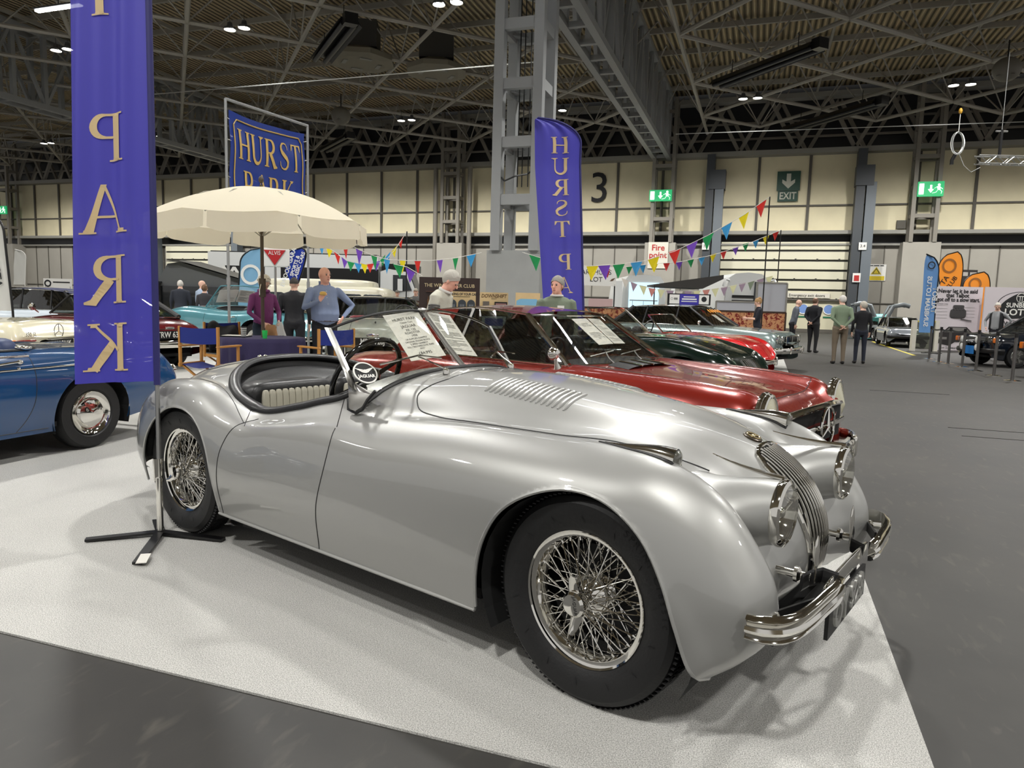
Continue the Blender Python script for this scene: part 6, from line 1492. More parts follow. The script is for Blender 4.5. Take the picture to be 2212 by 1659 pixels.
# ---- bunting
PCOL = dict(r=(214, 52, 44), y=(238, 218, 30), p=(120, 74, 190), g=(34, 150, 84), b=(62, 156, 214), P=(150, 130, 146), Y=(206, 204, 160), R=(190, 126, 116), G=(120, 130, 110), w=(196, 190, 180))
STRM = mat('bunting_cord', (220, 218, 210), rough=.8)
def ray_at(px, py, D):
    """a point of the string, D metres down the sight line from where the string was surveyed"""
    v = (DV_+R2_*((px-1106)/1533.14)+U2_*((829.5-py)/1533.14)); return Vector((0, 0, 1.3092))+v*D
def bunting(label, pts, flags, sz, dpt):
    P = [ray_at(x, y, dpt(x)) for x, y in pts]; o = P[0].copy(); root = thing('bunting', label, 'bunting', o)
    MB().tube([p-o for p in P], .008 if sz > .2 else .006, 5).build('cord', STRM, root)
    xs = [x for x, y in pts]
    for k_, (fx, fy, cc) in enumerate(flags):
        c0 = ray_at(fx, fy, dpt(fx))-o; i = min(range(len(pts)-1), key=lambda i: abs((xs[i]+xs[i+1])/2-fx)); dr = (P[i+1]-P[i]).normalized()
        rr = random.Random(k_); sw = Vector((0, 0, -1))+dr*(.25*(rr.random()-.3))+CF*.25*(rr.random()-.5); w_ = sz*.42
        L0, R0, B0 = c0-dr*w_, c0+dr*w_, c0+sw*sz
        MB().add([L0, R0, B0, L0.lerp(B0, .5).lerp(R0.lerp(B0, .5), .5)+CF*.02], [(0, 1, 3), (1, 2, 3), (2, 0, 3)]).build('pennant', cloth('pennant_'+cc, PCOL[cc], .4), root, fix=False)
d1 = lambda x: 20 if x > 1000 else 15+5*(x-740)/260
bunting('long rainbow bunting from the parasol past the lattice column to a tall black rod', [(742, 522), (776, 540), (808, 553), (840, 561), (880, 563), (930, 563), (985, 557), (1040, 546)], [(745, 524, 'r'), (776, 540, 'p'), (808, 552, 'g'), (836, 561, 'b'), (870, 563, 'y'), (902, 564, 'r'), (950, 562, 'p'), (984, 558, 'g'), (1018, 551, 'b')], .34, d1)
bunting('rainbow bunting between the lattice column and the tall black rod on the right', [(1128, 545), (1155, 553), (1200, 567), (1270, 575), (1337, 571), (1390, 564), (1457, 543), (1530, 508), (1607, 464), (1663, 425)], [(1155, 552, 'g'), (1280, 574, 'y'), (1305, 573, 'p'), (1337, 570, 'g'), (1375, 565, 'b'), (1412, 557, 'y'), (1457, 541, 'r'), (1495, 526, 'p'), (1530, 508, 'g'), (1570, 486, 'b'), (1607, 464, 'y'), (1645, 438, 'r')], .42, lambda x: 20)
bunting('lower string of small rainbow pennants ending at the shorter black rod', [(1290, 590), (1350, 577), (1400, 571), (1467, 566), (1540, 551), (1612, 528), (1687, 497)], [(1311, 583, 'r'), (1360, 575, 'g'), (1388, 573, 'b'), (1414, 571, 'y'), (1440, 568, 'r'), (1467, 566, 'p'), (1492, 561, 'g'), (1516, 556, 'b'), (1541, 549, 'y'), (1563, 543, 'r'), (1589, 534, 'p'), (1611, 526, 'g'), (1633, 519, 'b'), (1655, 511, 'y'), (1676, 502, 'r')], .28, lambda x: 24)
bunting('short string of small pennants dipping between the parasol and the transporter', [(700, 530), (730, 548), (745, 560), (790, 571), (830, 566), (853, 540), (879, 500)], [(693, 528, 'b'), (711, 537, 'y'), (728, 549, 'r'), (744, 560, 'p'), (758, 566, 'g'), (773, 569, 'b'), (786, 570, 'y'), (800, 569, 'r'), (813, 565, 'p'), (827, 556, 'g'), (838, 550, 'b'), (852, 537, 'y'), (866, 518, 'r')], .27, lambda x: 20.5)
bunting('end of a pennant string dipping to the dark club board', [(850, 570), (880, 577), (912, 596)], [(860, 571, 'g'), (886, 583, 'p')], .30, lambda x: 16)
bunting('faded pastel bunting strung across the white vans on the far side', [(1340, 600), (1380, 616), (1440, 627), (1500, 629), (1560, 622), (1610, 612), (1665, 596)], [(1350+19.5*i, 603+[0, 8, 15, 20, 23, 25, 26, 26, 25, 23, 20, 17, 13, 9, 5, 0, -5][i], 'wPYRYPwPYRYPYPGPY'[i]) for i in range(17)], .42, lambda x: 33)
for lab, px, D_, py in (('tall black rod holding the upper bunting, in the partition run', 1663, 20, 425), ('shorter black rod holding the lower small-pennant bunting', 1687, 24, 497), ('black rod with a pennant string, before the white-cabbed transporter', 879, 20.5, 500)):
    zt = ray_at(px, py, D_).z
    b0 = ray_at(px, py, D_); q = MB().tube([(0, 0, 0), (0, 0, zt)], .018, 8).build('bunting_rod', BLACK, None, smooth=True); q.location = (b0.x, b0.y, 0); tag(q, lab, 'pole')
# ---- damask partitions
DAM = bpy.data.materials.new('damask_fabric'); DAM.use_nodes = True; nt = DAM.node_tree; p = nt.nodes['Principled BSDF']; tc = nt.nodes.new('ShaderNodeTexCoord')
mp = nt.nodes.new('ShaderNodeMapping'); mp.inputs['Scale'].default_value = (2.2, 1, 2.2); nt.links.new(tc.outputs['Object'], mp.inputs['Vector'])
w1 = nt.nodes.new('ShaderNodeTexNoise'); w1.inputs['Scale'].default_value = 3.4; w1.inputs['Detail'].default_value = 3; w1.inputs['Distortion'].default_value = 1.6; nt.links.new(mp.outputs['Vector'], w1.inputs['Vector'])
cr = nt.nodes.new('ShaderNodeValToRGB'); e = cr.color_ramp.elements; e[0].position = .42; e[0].color = srgb(122, 34, 28); e[1].position = .5; e[1].color = srgb(196, 142, 100); nt.links.new(w1.outputs['Fac'], cr.inputs['Fac']); nt.links.new(cr.outputs['Color'], p.inputs['Base Color']); p.inputs['Roughness'].default_value = .9
def screen(label, x0, y0, x1, y1, h, m, name='partition_screen', cat='screen', th=.05, frame_=mat('dark_wood_trim', (58, 36, 24), rough=.5)):
    a = Vector((x0, y0, 0)); L_ = (Vector((x1, y1, 0))-a).length; o = thing(name, label, cat, (x0, y0, 0), math.atan2(y1-y0, x1-x0))
    MB().box((L_/2, 0, h/2+.02), (L_-.04, th, h-.06)).build('fabric_panel', m, o); MB().box((L_/2, 0, h), (L_, th+.03, .05)).build('top_rail', frame_, o)
    for x in (0, L_): MB().box((x, 0, h/2), (.05, th+.03, h)).build('end_post', frame_, o)
    return o, L_
screen('low damask partition at the aisle, crimson and gold, behind the silver-blue saloon', -3.4, 21.6, .78, 23.05, 1.27, DAM)
screen('low damask partition run between the lattice column and the fair-haired woman', -6.1, 20.65, -3.5, 21.55, 1.27, DAM)
screen('low damask partition seen over the black saloon, left of the lattice column', -11.2, 18.9, -8.6, 19.8, 1.30, DAM)
LEDW = mat('grey_display_panel', (176, 178, 184), rough=.4)
screen('tall pale grey display panel right of the motorhome', -.08, 23.7, .80, 24.0, 2.18, LEDW, 'exhibition_screen', 'screen', frame_=RAIL)
screen('low grey display panel in front of the motorhome grille', -1.5, 27.6, .1, 28.15, 1.62, LEDW, 'exhibition_screen', 'screen', frame_=RAIL)
# ---- club board and plywood displays
PLY = mat('birch_ply', (206, 180, 132), rough=.6, noise=.05, nscale=6)
def board(label, px0, px1, py0, D_, m, name='display_board', base_h=None, cat='display board'):
    a, b = ray_at(px0, py0, D_), ray_at(px1, py0, D_); o = thing(name, label, cat, (a.x, a.y, 0), RC); w_ = (b-a).length; h = a.z
    MB().box((w_/2, 0, h/2), (w_, .03, h)).build('board_panel', m, o); return o, w_, h
o, w_, h = board('dark brown club board with gold heading and shelves of small bottles', 906, 1037, 598, 15, mat('dark_brown_board', (40, 24, 20), rough=.5), cat='board')
text('board_heading', 'THE WINCHESTER CLUB', frame((w_/2, -.02, h-.17), (1, 0, 0), (0, 0, 1)), mat('heading_gold', (206, 190, 150)), o, .105, sx=.92)
t = MB(); t.box((w_/2, -.03, h-.30), (w_-.3, .03, .02)); t.box((w_/2, -.03, h-.62), (w_-.3, .03, .02)); t.build('board_shelf', mat('shelf_brown', (70, 44, 34)), o)
for i in range(18):
    for z in (h-.60, h-.92):
        b_ = MB().lathe([(.001, 0), (.022, 0), (.022, .12), (.008, .16), (.008, .2), (.001, .2)], (.2+i*(w_-.4)/17, -.045, z), n=8).build('pictured_bottle', mat('bottle_%d' % (i % 3), [(90, 60, 30), (36, 50, 36), (120, 96, 60)][i % 3], rough=.3), o, smooth=True)
o, w_, h = board('plywood board carrying three wall-hung skateboards', 968, 1028, 629, 13.4, PLY)
text('board_heading', 'THINKING OF YOUR CAR?', frame((w_/2, -.018, h-.05), (1, 0, 0), (0, 0, 1)), INK, o, .062, sx=.82, bold=.002); MB().box((w_/2, -.018, h-.095), (w_*.6, .003, .008)).build('board_rule', INK, o)
for i, (cx, c1, lab) in enumerate(((.09, (120, 30, 30), 'red-edged dark skateboard, left of three on the plywood board'), (.27, (60, 62, 66), 'grey-striped dark skateboard, middle of three on the plywood board'), (.44, (24, 44, 150), 'blue-panelled skateboard, right of three on the plywood board'))):
    s = thing('skateboard', lab, 'skateboard', o.location+Matrix.Rotation(RC, 3, 'Z') @ Vector((cx, -.035, h-.15)), RC, 'skateboards on the plywood board')
    poly = [(.075*cos(q), -.08+.08*sin(q)) for q in np.linspace(0, PI, 12)]+[(.075*cos(q), -.56+.08*sin(q)) for q in np.linspace(PI, 2*PI, 12)]
    MB().prism(poly, -.006, .006, 'Y').build('deck', mat('deck_dark', (54, 60, 66), rough=.4), s); MB().box((0, -.009, -.36), (.10, .004, .22)).build('deck_panel', mat('deck_print_%d' % i, c1), s); MB().box((-.03, -.009, -.14), (.015, .004, .10)).box((0, -.009, -.14), (.015, .004, .10)).box((.03, -.009, -.14), (.015, .004, .10)).build('deck_stripe', mat('deck_grey', (130, 134, 138)), s)
    MB().lathe([(.001, -.014), (.028, -.014), (.028, -.006)], (0, 0, -.34), 'Y', 16).build('deck_emblem', WHITE, s)
o, w_, h = board('plywood board headed in outline letters, with small framed samples', 1037, 1098, 631, 13.4, PLY)
text('board_heading', 'DOWNSHIFT', frame((w_/2, -.018, h-.07), (1, 0, .0), (.15, 0, 1)), mat('heading_brown', (110, 84, 50)), o, .095, sx=.85, bold=.003); text('board_print', 'DESIGN', frame((w_/2, -.018, h-.12), (1, 0, 0), (0, 0, 1)), INK, o, .03)
MB().box((.12, -.07, h-.34), (.20, .12, .03)).build('ledge', PLY, o); MB().box((.12, -.06, h-.22), (.12, .05, .10)).build('sample_photo', mat('sample_grey', (96, 88, 80)), o); MB().box((.40, -.025, h-.26), (.24, .02, .17)).build('sample_frame', BLACK, o); MB().box((.40, -.037, h-.24), (.20, .004, .08)).build('sample_picture', mat('sample_red', (150, 110, 104)), o)
o2 = thing('framed_print', 'framed print with a wide white mount showing a violet sea, on the plywood board', 'picture', o.location+Matrix.Rotation(RC, 3, 'Z') @ Vector((w_/2+.01, -.04, h-.56)), RC)
MB().box((0, 0, 0), (.50, .02, .27)).build('picture_frame', BLACK, o2); MB().box((0, -.012, 0), (.46, .004, .23)).build('mount', PAPER, o2); MB().box((0, -.015, .005), (.34, .003, .14)).build('picture', mat('violet_sea', (104, 110, 176)), o2)
o, w_, h = board('blank plywood board with a pale blue wave shape', 1114, 1167, 632, 14.2, PLY); MB().prism([(.02, h-.28), (.02, h-.16), (.1, h-.12), (.42, h-.12), (.48, h-.18), (.48, h-.28)], -.022, -.018, 'Y').build('blue_shape', mat('pale_blue_shape', (120, 176, 206)), o)
# ---- upright signs and other feather flags
o = thing('sign', 'white rounded sign with a red inverted triangle, below the parasol edge', 'sign', (-11.35, 14.87, 0), RC); o.scale = (1, 1, .945)
MB().rbox((0, 0, 2.42), (.72, .06, .50), pw=.25).build('sign_panel', WHITE, o, smooth=True); MB().prism([(-.27, 2.61), (.27, 2.61), (0, 2.22)], -.05, -.035, 'Y').build('red_triangle', mat('sign_red', (176, 24, 30)), o); text('sign_word', 'ALVIS', frame((0, -.055, 2.53), (1, 0, 0), (0, 0, 1)), WHITE, o, .145, sx=.85)
MB().tube([(0, 0, 0), (0, 0, 2.2)], .03, 8).build('sign_post', DCHROME, o)
def mini_feather(label, px, pyt, pyb, D_, wd, cm, em, words=(), shape='feather', grp=None, zbot=None, lean=0., mirror=False, tm=WHITE, roundel=None):
    tp, bt = ray_at(px, pyt, D_), ray_at(px+lean, pyb, D_); o = thing('feather_flag' if shape == 'feather' else 'teardrop_flag', label, 'flag', (bt.x, bt.y, 0), RC, grp)
    H_ = tp.z; z0 = bt.z if zbot is None else zbot; L_ = []; Rr_ = []; lx = (tp-bt).dot(CR)
    for i in range(25):
        f_ = i/24; z = z0+(H_-z0)*f_; cx = lx*f_
        if shape == 'feather': l_, r_ = cx-wd*(1-max(0, (f_-.86)/.14)**3*.1), cx-wd*(1-math.sqrt(max(0, 1-(max(0, (f_-.78)/.22))**2)))*.95
        else: w2 = wd*(.12+.88*sin(min(1, f_*1.25)*PI/2)**1.2)*(1 if f_ < .75 else math.sqrt(max(0, 1-((f_-.75)/.25)**2))); l_, r_ = cx-w2, cx+w2*.35
        L_.append(Vector((l_, .01*sin(f_*9), z))); Rr_.append(Vector((r_, 0, z)))
    G = [[a.lerp(b, k_/6)+Vector((0, .012*sin(k_*1.7+i*.4), 0)) for k_ in range(7)] for i, (a, b) in enumerate(zip(L_, Rr_))]
    f = MB().grid(G).build('flag_cloth', cm, o, smooth=2, fix=False); MB().tube([Vector((Rr_[0].x, 0, .05))]+Rr_, .022, 6).build('flag_pole', em, o, smooth=True)
    if shape != 'feather': MB().tube(Rr_[-8:]+L_[::-1][:12], .022, 6).build('flag_edge', em, o, smooth=True)
    MB().bar((-.35, 0, .015), (.35, 0, .015), .06, .02).bar((0, -.35, .015), (0, .35, .015), .06, .02).build('cross_foot', BLACK, o)
    for (s, fx, fz, sz, rot) in words:
        zc = z0+(H_-z0)*fz; xc = lx*fz-wd*fx; dx = Vector((cos(rot), 0, sin(rot))); up = Vector((-sin(rot), 0, cos(rot)))
        if mirror: dx = -dx
        text('flag_word', s, frame((xc, -.03, zc), dx, up), tm, f, sz, bold=.004)
    if roundel: fx, fz, rr_, mm = roundel; MB().lathe([(rr_*.72, -.03), (rr_, -.03), (rr_, -.026), (rr_*.72, -.026)], (lx*fz-wd*fx, 0, z0+(H_-z0)*fz), 'Y', 24).build('flag_roundel', mm, f)
    return o
LB = cloth('pale_blue_flag', (122, 168, 200), .35); DB = cloth('royal_blue_flag', (22, 50, 150), .3); OR = cloth('orange_flag', (238, 150, 50), .35); SB = cloth('sky_blue_flag', (104, 150, 206), .35)
f_ = mini_feather('pale blue feather flag with white garland roundels, behind the teal tourer', 500, 533, 650, 19, .62, LB, BLACK, [], zbot=.7, lean=10, roundel=(.5, .62, .27, WHITE)); f_.scale = (-1, 1, 1)
mini_feather('royal blue teardrop flag lettered in white, right of the red-triangle sign', 655, 536, 610, 19.5, .42, DB, BLACK, [('EWOOD GARAGE', .62, .62, .16, 1.25), ('SPORTS &', .25, .58, .135, 1.25), ('CLASSIC CARS', -.02, .55, .135, 1.25)], shape='tear', lean=-18, zbot=1.5)
mini_feather('sky blue feather flag with white reversed lettering, at the right-hand stand corner', 2020, 551, 719, 24.5, .50, SB, BLACK, [('TALBOT', .18, .42, .24, -PI/2), ('SUNBEAM LOTUS', .62, .40, .22, -PI/2)], mirror=True, lean=-4, roundel=(.55, .86, .13, INK))
mini_feather('taller orange teardrop flag with a triangle roundel, behind the engine poster', 2058, 545, 700, 29.5, .75, OR, BLACK, [('TA', .62, .60, .30, 1.0), ('CLUB', .25, .56, .26, 1.0)], shape='tear', zbot=1., tm=INK, roundel=(.42, .80, .30, mat('orange_ring', (150, 96, 40))))
mini_feather('shorter orange teardrop flag standing between the two white posters', 2116, 588, 720, 28.5, .80, OR, BLACK, [], shape='tear', zbot=.6, tm=INK, roundel=(.42, .80, .26, mat('orange_ring', (0, 0, 0))))
mini_feather('white feather flag with black vertical letters at the left edge', 18, 455, 640, 14, .50, cloth('white_flag', (212, 212, 206), .35), BLACK, [('INVICTA', .45, .45, .22, -PI/2+.1)], zbot=.9, tm=INK, lean=8)
mini_feather('small white feather flag far off by the left wall', 62, 540, 615, 38, .62, cloth('white_flag', (0, 0, 0)), WHITE, [], tm=SINK, lean=-8)
# ---- right-hand stand: posters, stanchions, glass barrier, tape
def poster(label, x0, y0, x1, y1, h, z0=.02):
    o = thing('poster_panel', label, 'poster', (x0, y0, 0), math.atan2(y1-y0, x1-x0)); L_ = math.hypot(x1-x0, y1-y0)
    MB().box((L_/2, 0, h/2), (L_, .05, h)).build('poster_sheet', mat('poster_white', (206, 198, 202), rough=.5), o); return o, L_
T_ = lambda o, s, x, z, sz, **k: text('poster_print', s, frame((x, -.035, z), (1, 0, 0), (0, 0, 1)), INK, o, sz, **k)
o, L_ = poster('white poster with black slogan, engine and dark hatchback', 6.30, 30.9, 8.0, 31.5, 2.42)
T_(o, 'Never let it be said', L_/2-.05, 2.24, .21, sx=.92, bold=.006); T_(o, 'that Talbot', L_/2-.05, 2.08, .21, sx=.92, bold=.006); T_(o, 'got off to a slow start.', L_/2, 1.92, .21, sx=.86, bold=.006); T_(o, 'Sunbeam Lotus', .30, 1.76, .07); T_(o, 'The new Sunbeam', .55, .10, .13)
t = MB(); t.rbox((.92, -.045, 1.40), (.62, .03, .36), pw=.5); t.rbox((.92, -.05, 1.66), (.42, .03, .13), pw=.4)
for k_ in range(4): t.ell((.74+.12*k_, -.06, 1.56), (.05, .01, .045)); t.box((.92, -.062, 1.28+.07*k_), (.5-.03*k_, .006, .012))
t.bar((1.05, -.05, 1.2), (1.45, -.05, 1.14), .03, .02); t.build('poster_engine', mat('engine_grey', (60, 58, 58), rough=.6), o, smooth=30)
CARS = [(0, .55), (.06, .64), (.38, .68), (.62, .90), (1.30, .90), (1.52, .70), (1.55, .50), (1.50, .36), (1.30, .33), (.9, .33), (.7, .18), (.1, .30), (.0, .42)]
MB().prism(CARS, -.045, -.03, 'Y').build('poster_car', mat('poster_car_black', (34, 30, 30)), o); MB().prism([(.45, .69), (.66, .87), (1.27, .87), (1.45, .70)], -.05, -.046, 'Y').build('poster_car_glass', SINK, o); MB().box((.32, -.05, .46), (.5, .006, .09)).build('poster_car_grille', SINK, o)
for k_ in range(9): MB().box((1.35 if k_ % 2 else .3, -.03, 1.70-.06*k_), (.42, .004, .006)).build('poster_rule', SINK, o)
o, L_ = poster('white poster with a black round-edged triangle emblem, right of the slogan poster', 7.95, 31.0, 10.6, 31.9, 2.42)
cx = 1.35; MB().lathe([(.86, -.03), (.89, -.03), (.89, -.028)], (0, 0, 0), 'Y', 48, M=Matrix.Diagonal((1, 1, .68)).to_3x3() if False else None).build('poster_emblem_ring', INK, o).matrix_local = Matrix.Translation((cx, 0, 1.72)) @ Matrix.Diagonal((1, 1, .62, 1))
tri = smooth_poly([(cx-.78, 1.50), (cx-.70, 1.36), (cx, 1.28), (cx+.70, 1.36), (cx+.78, 1.50), (cx+.12, 2.20), (cx, 2.24), (cx-.12, 2.20)], 40); MB().prism(tri, -.034, -.03, 'Y').build('poster_emblem', INK, o)
MB().tube([(cx+.17*cos(q), -.036, 2.04+.17*sin(q)) for q in [2*PI*j/24 for j in range(24)]], .012, 5, closed=True).box((cx, -.037, 2.1), (.24, .006, .025)).box((cx-.04, -.037, 2.0), (.02, .006, .2)).box((cx+.04, -.037, 2.0), (.02, .006, .2)).build('poster_monogram', WHITE, o)
text('poster_print', 'SUNBEAM', frame((cx, -.04, 1.76), (1, 0, 0), (0, 0, 1)), WHITE, o, .24, bold=.006); text('poster_print', 'LOTUS', frame((cx, -.04, 1.50), (1, 0, 0), (0, 0, 1)), WHITE, o, .33, sx=1.15, bold=.008); T_(o, 'OWNERS\' CLUB', cx, 1.08, .20, bold=.004)
dk = thing('dark_banner', 'dark photo banner between the two orange flags, hung behind the posters', 'banner', (7.6, 36.2, 0), .3); MB().box((.75, 0, 2.2), (1.5, .04, 2.3)).build('banner_sheet', mat('banner_photo_grey', (70, 66, 64), rough=.5), dk); MB().box((.55, -.03, 3.16), (.30, .01, .17)).box((.93, -.03, 3.16), (.30, .01, .17)).box((1.31, -.03, 3.16), (.28, .01, .17)).build('banner_lozenges', WHITE, dk); MB().prism([(.1, 1.6), (.5, 2.3), (1.1, 2.5), (1.45, 2.2), (1.45, 1.6)], -.03, -.022, 'Y').build('banner_car', mat('banner_car_light', (128, 126, 122)), dk); MB().box((.2, 0, .5), (.05, .05, 1.0)).box((1.3, 0, .5), (.05, .05, 1.0)).build('banner_legs', BLACK, dk)
ST_ = None; sp_ = [(4.92, 22.93), (5.00, 22.25), (5.07, 21.12), (5.04, 19.76), (5.07, 18.48), (5.07, 17.26), (4.95, 24.3)]
names_ = ['sixth', 'fifth', 'fourth', 'third', 'second', 'first', 'farthest']
for i, (x, y) in enumerate(sp_):
    lab = f'grey belt barrier post at the aisle, {names_[i]} from the nearest end' if i < 5 else ('nearest grey belt barrier post at the right edge of the aisle' if i == 5 else 'farthest grey belt barrier post, beside the sky blue flag')
    if ST_ is None:
        ST_ = s = thing('barrier_post', lab, 'barrier post', (x, y, 0), 0, 'belt barrier posts along the aisle')
        MB().lathe([(.001, .03), (.06, .03), (.165, .012), (.165, 0)], n=24).build('weighted_foot', CHROME, s, smooth=40); MB().tube([(0, 0, .02), (0, 0, .93)], .032, 14).build('post_tube', mat('post_grey', (96, 94, 92), rough=.35, metal=.5), s, smooth=40); MB().lathe([(.036, .90), (.036, .99), (.001, .995)], n=16).build('post_head', BLACK, s, smooth=40)
    else: s = copy_tree(ST_); s.location = (x, y, 0); s['label'] = lab
for i, (a, b) in enumerate(((0, 1), (1, 2), (2, 3), (3, 4), (4, 5), (6, 0))):
    p, q = Vector((*sp_[a], .93)), Vector((*sp_[b], .93)); L_ = (q-p).length; dr = (q-p).normalized()
    P = [p+dr*.036+(dr*(L_-.072))*(k_/8)+Vector((0, 0, -.04*sin(PI*k_/8))) for k_ in range(9)]
    t = MB(); t.grid([[v+Vector((0, 0, .025)) for v in P], [v-Vector((0, 0, .025)) for v in P]]); o = t.build('barrier_belt', BLACK, None); tag(o, f'black belt strung between the {names_[a]} and {names_[b]} barrier posts', 'barrier belt', 'black barrier belts'); so = o.modifiers.new('s', 'SOLIDIFY'); so.thickness = .003
gl = glass('barrier_acrylic', (216, 220, 208), 1, .10)
for i, (x0, y0, x1, y1, lab) in enumerate(((5.35, 36.4, 6.6, 36.8, 'clear-panelled white barrier before the gull-wing car'), (5.42, 29.4, 6.2, 29.7, 'narrow white-framed barrier panel left of the sky blue flag'))):
    o = thing('crowd_barrier', lab, 'barrier', (x0, y0, 0), math.atan2(y1-y0, x1-x0)); L_ = math.hypot(x1-x0, y1-y0); 
    MB().box((L_/2, 0, .55), (L_, .02, .95)).build('clear_panel', gl, o)
    for x in (0, L_): MB().box((x, 0, .56), (.14, .14, 1.12)).build('barrier_upright', mat('cream_white', (214, 210, 196)), o)
    MB().box((L_/2, 0, 1.08), (L_, .06, .05)).build('barrier_rail', mat('yellow_rail', (196, 180, 60)), o)
t = MB().bar((5.19, 37.3, .003), (4.87, 26, .003), .10, .004).build('floor_tape', mat('yellow_tape', (214, 196, 60), rough=.5), None); t['kind'] = 'structure'
# ---- more cars and vans, further off
BKB = mat('blue_black_paint', (14, 20, 30), rough=.15, coat=1)
def hatch(name, label, loc, rz, paint, L_=3.8, wb=2.42, h=1.38, w_=.80, lamps='square', cap='alloy', glassm=DGLASS, nu=80, nv=56, **kw):
    z1 = h*.66; st = [(.62,z1-.24,z1-.20,w_*.88,.48,.26,.04),(.55,z1-.10,z1-.10,w_*.95,.52,.22),(.2,z1-.05,z1-.06,w_,.56,.2),(-.5,z1,z1-.01,w_,.58,.2),(-wb*.6,z1+.01,z1-.0,w_,.58,.2),(-wb,z1+.01,z1,w_,.57,.2),(-wb-.5,z1,z1-.02,w_*.98,.56,.24),(.66-L_,z1-.12,z1-.12,w_*.9,.52,.3)]
    c, sk = make_car(name, label, loc, rz, paint, st, wb, w_, .30, cap, nu=nu, nv=nv)
    greenhouse(c, dict(ws=(-.42,w_*.82,z1,-1.05,w_*.68,h-.03), rw=(kw.get('rx', -wb-.45),w_*.8,z1,kw.get('rtx', -wb-.05),w_*.66,h-.05), posts=[(.42, .0), (.72, .03)], crown=.03, arc=.02, fg=GLASS, cpil=.05), paint, glassm=glassm)
    bumper(c, .70, .42, w_, 1, .05, .3, .04, m=BLACK if lamps == 'square' else CHROME, riders=False)
    return c, sk
c, sk = hatch('rally_hatchback', 'dark blue-black rally hatchback with big white driving lamps, behind the barrier posts', (6.20, 22.45, 0), PI+.35, BKB)
for sg in (-1, 1): MB().rbox((.66, sg*.56, .70), (.05, .30, .13), pw=.3).build('headlamp', LENS, c, smooth=True); MB().rbox((.64, sg*.76, .70), (.06, .12, .13), pw=.3).build('indicator_lamp', AMBER, c, smooth=True)
for y, z in ((-.30, .50), (.30, .50), (-.30, .70), (.30, .70)): round_lamp(c, .80, y, z, .095, 1, 'driving_lamp', mat('white_lamp_cover', (220, 220, 216), rough=.3))
t = MB()
for k_ in range(7): t.box((.645, 0, .64+.02*k_), (.02, .8, .008))
t.build('grille_bars', DCHROME, c); MB().box((.78, 0, .42), (.01, .34, .22)).build('blue_rally_plate', mat('rally_plate', (30, 110, 180)), c)
c, sk = hatch('hatchback', 'black hatchback with rectangular headlamps, cut by the right edge', (6.55, 18.4, 0), PI+.42, mat('gloss_black_paint', (12, 14, 17), rough=.1, coat=1), w_=.82)
for sg in (-1, 1): MB().rbox((.66, sg*.54, .70), (.05, .34, .15), pw=.3).build('headlamp', LENS, c, smooth=True); MB().rbox((.64, sg*.76, .70), (.06, .11, .15), pw=.3).build('indicator_lamp', AMBER, c, smooth=True)
plate(c, .78, .36, '', 1, w_=.5)
c, sk = hatch('grey_saloon', 'black saloon between the bald man and the roadster windscreen', (-7.3, 16.4, 0), .33, mat('gloss_black_paint', (0, 0, 0)), L_=4.4, wb=2.6, h=1.40); c.name = 'saloon'
c, sk = hatch('coupe', 'pale yellow coupe glimpsed beyond the maroon fastback', (-17.8, 19.6, 0), .33, mat('pale_yellow_paint', (228, 222, 140), rough=.2, coat=1), h=1.28)
c.location = (-15.7, 20.6, 0)
c.location = (-17.2, 17.3, 0)
c, sk = hatch('convertible', 'white sports car with a navy soft top at far left', (-17.2, 11.9, 0), PI+.2, mat('white_paint', (196, 206, 214), rough=.2, coat=1), h=1.36)
MB().grid([[(-1.0-1.9*a, y, 1.36+.05*sin(PI*a)-.03*(y/.6)**2-.10*a*a) for y in np.linspace(-.6, .6, 9)] for a in np.linspace(0, 1, 9)]).build('soft_top', mat('navy_canvas', (44, 48, 76), rough=.9), c, smooth=2)
c, sk = hatch('rally_car', 'white-roofed rally car beyond the navy soft top', (-21.0, 14.2, 0), PI+.3, mat('rally_white', (214, 212, 206), rough=.25, coat=1), h=1.42)
c, sk = hatch('saloon', 'dark maroon saloon with pale roof far left, behind the maroon fastback', (-23.6, 11.2, 0), PI+.2, mat('maroon_paint', (0, 0, 0)), h=1.45)
# gull-wing coupe with raised doors
STN_ = mat('brushed_steel', (120, 126, 128), rough=.35, metal=.6)
c, sk = hatch('gullwing_coupe', 'grey gull-wing coupe with both doors raised, far down the aisle', (6.2, 38.6, 0), -PI/2+.25, STN_, h=1.16, w_=.92, L_=4.2)
for sg in (-1, 1):
    t = MB(); t.tube([(-1.4, sg*.30, 1.14), (-1.4, sg*.55, 1.70), (-1.4, sg*1.05, 1.80), (-1.4, sg*1.35, 1.72)], .07, 8, flat=(1.6, .6)); t.tube([(-1.9, sg*.30, 1.14), (-1.9, sg*.55, 1.70), (-1.9, sg*1.05, 1.78), (-1.9, sg*1.35, 1.72)], .07, 8); t.build('raised_door', STN_, c, smooth=True)
MB().box((.55, 0, .62), (.02, 1.3, .16)).build('grille_opening', BLACK, c)
TG = thing('light_box', 'small teal-lit box glowing inside the far gull-wing display', 'display light', (5.9, 43.0, 0), 0); MB().box((0, 0, .85), (1.5, .2, .9)).build('lit_face', mat('teal_glow', (130, 224, 214), emit=1.6), TG); MB().box((0, .15, .65), (1.7, .1, 1.3)).build('box_case', BLACK, TG)
c, sk = hatch('small_car', 'small grey car half hidden by the narrow barrier panel', (5.7, 32.4, 0), -PI/2, mat('mid_grey_paint', (128, 134, 140), rough=.2, coat=1), h=1.2, w_=.75)
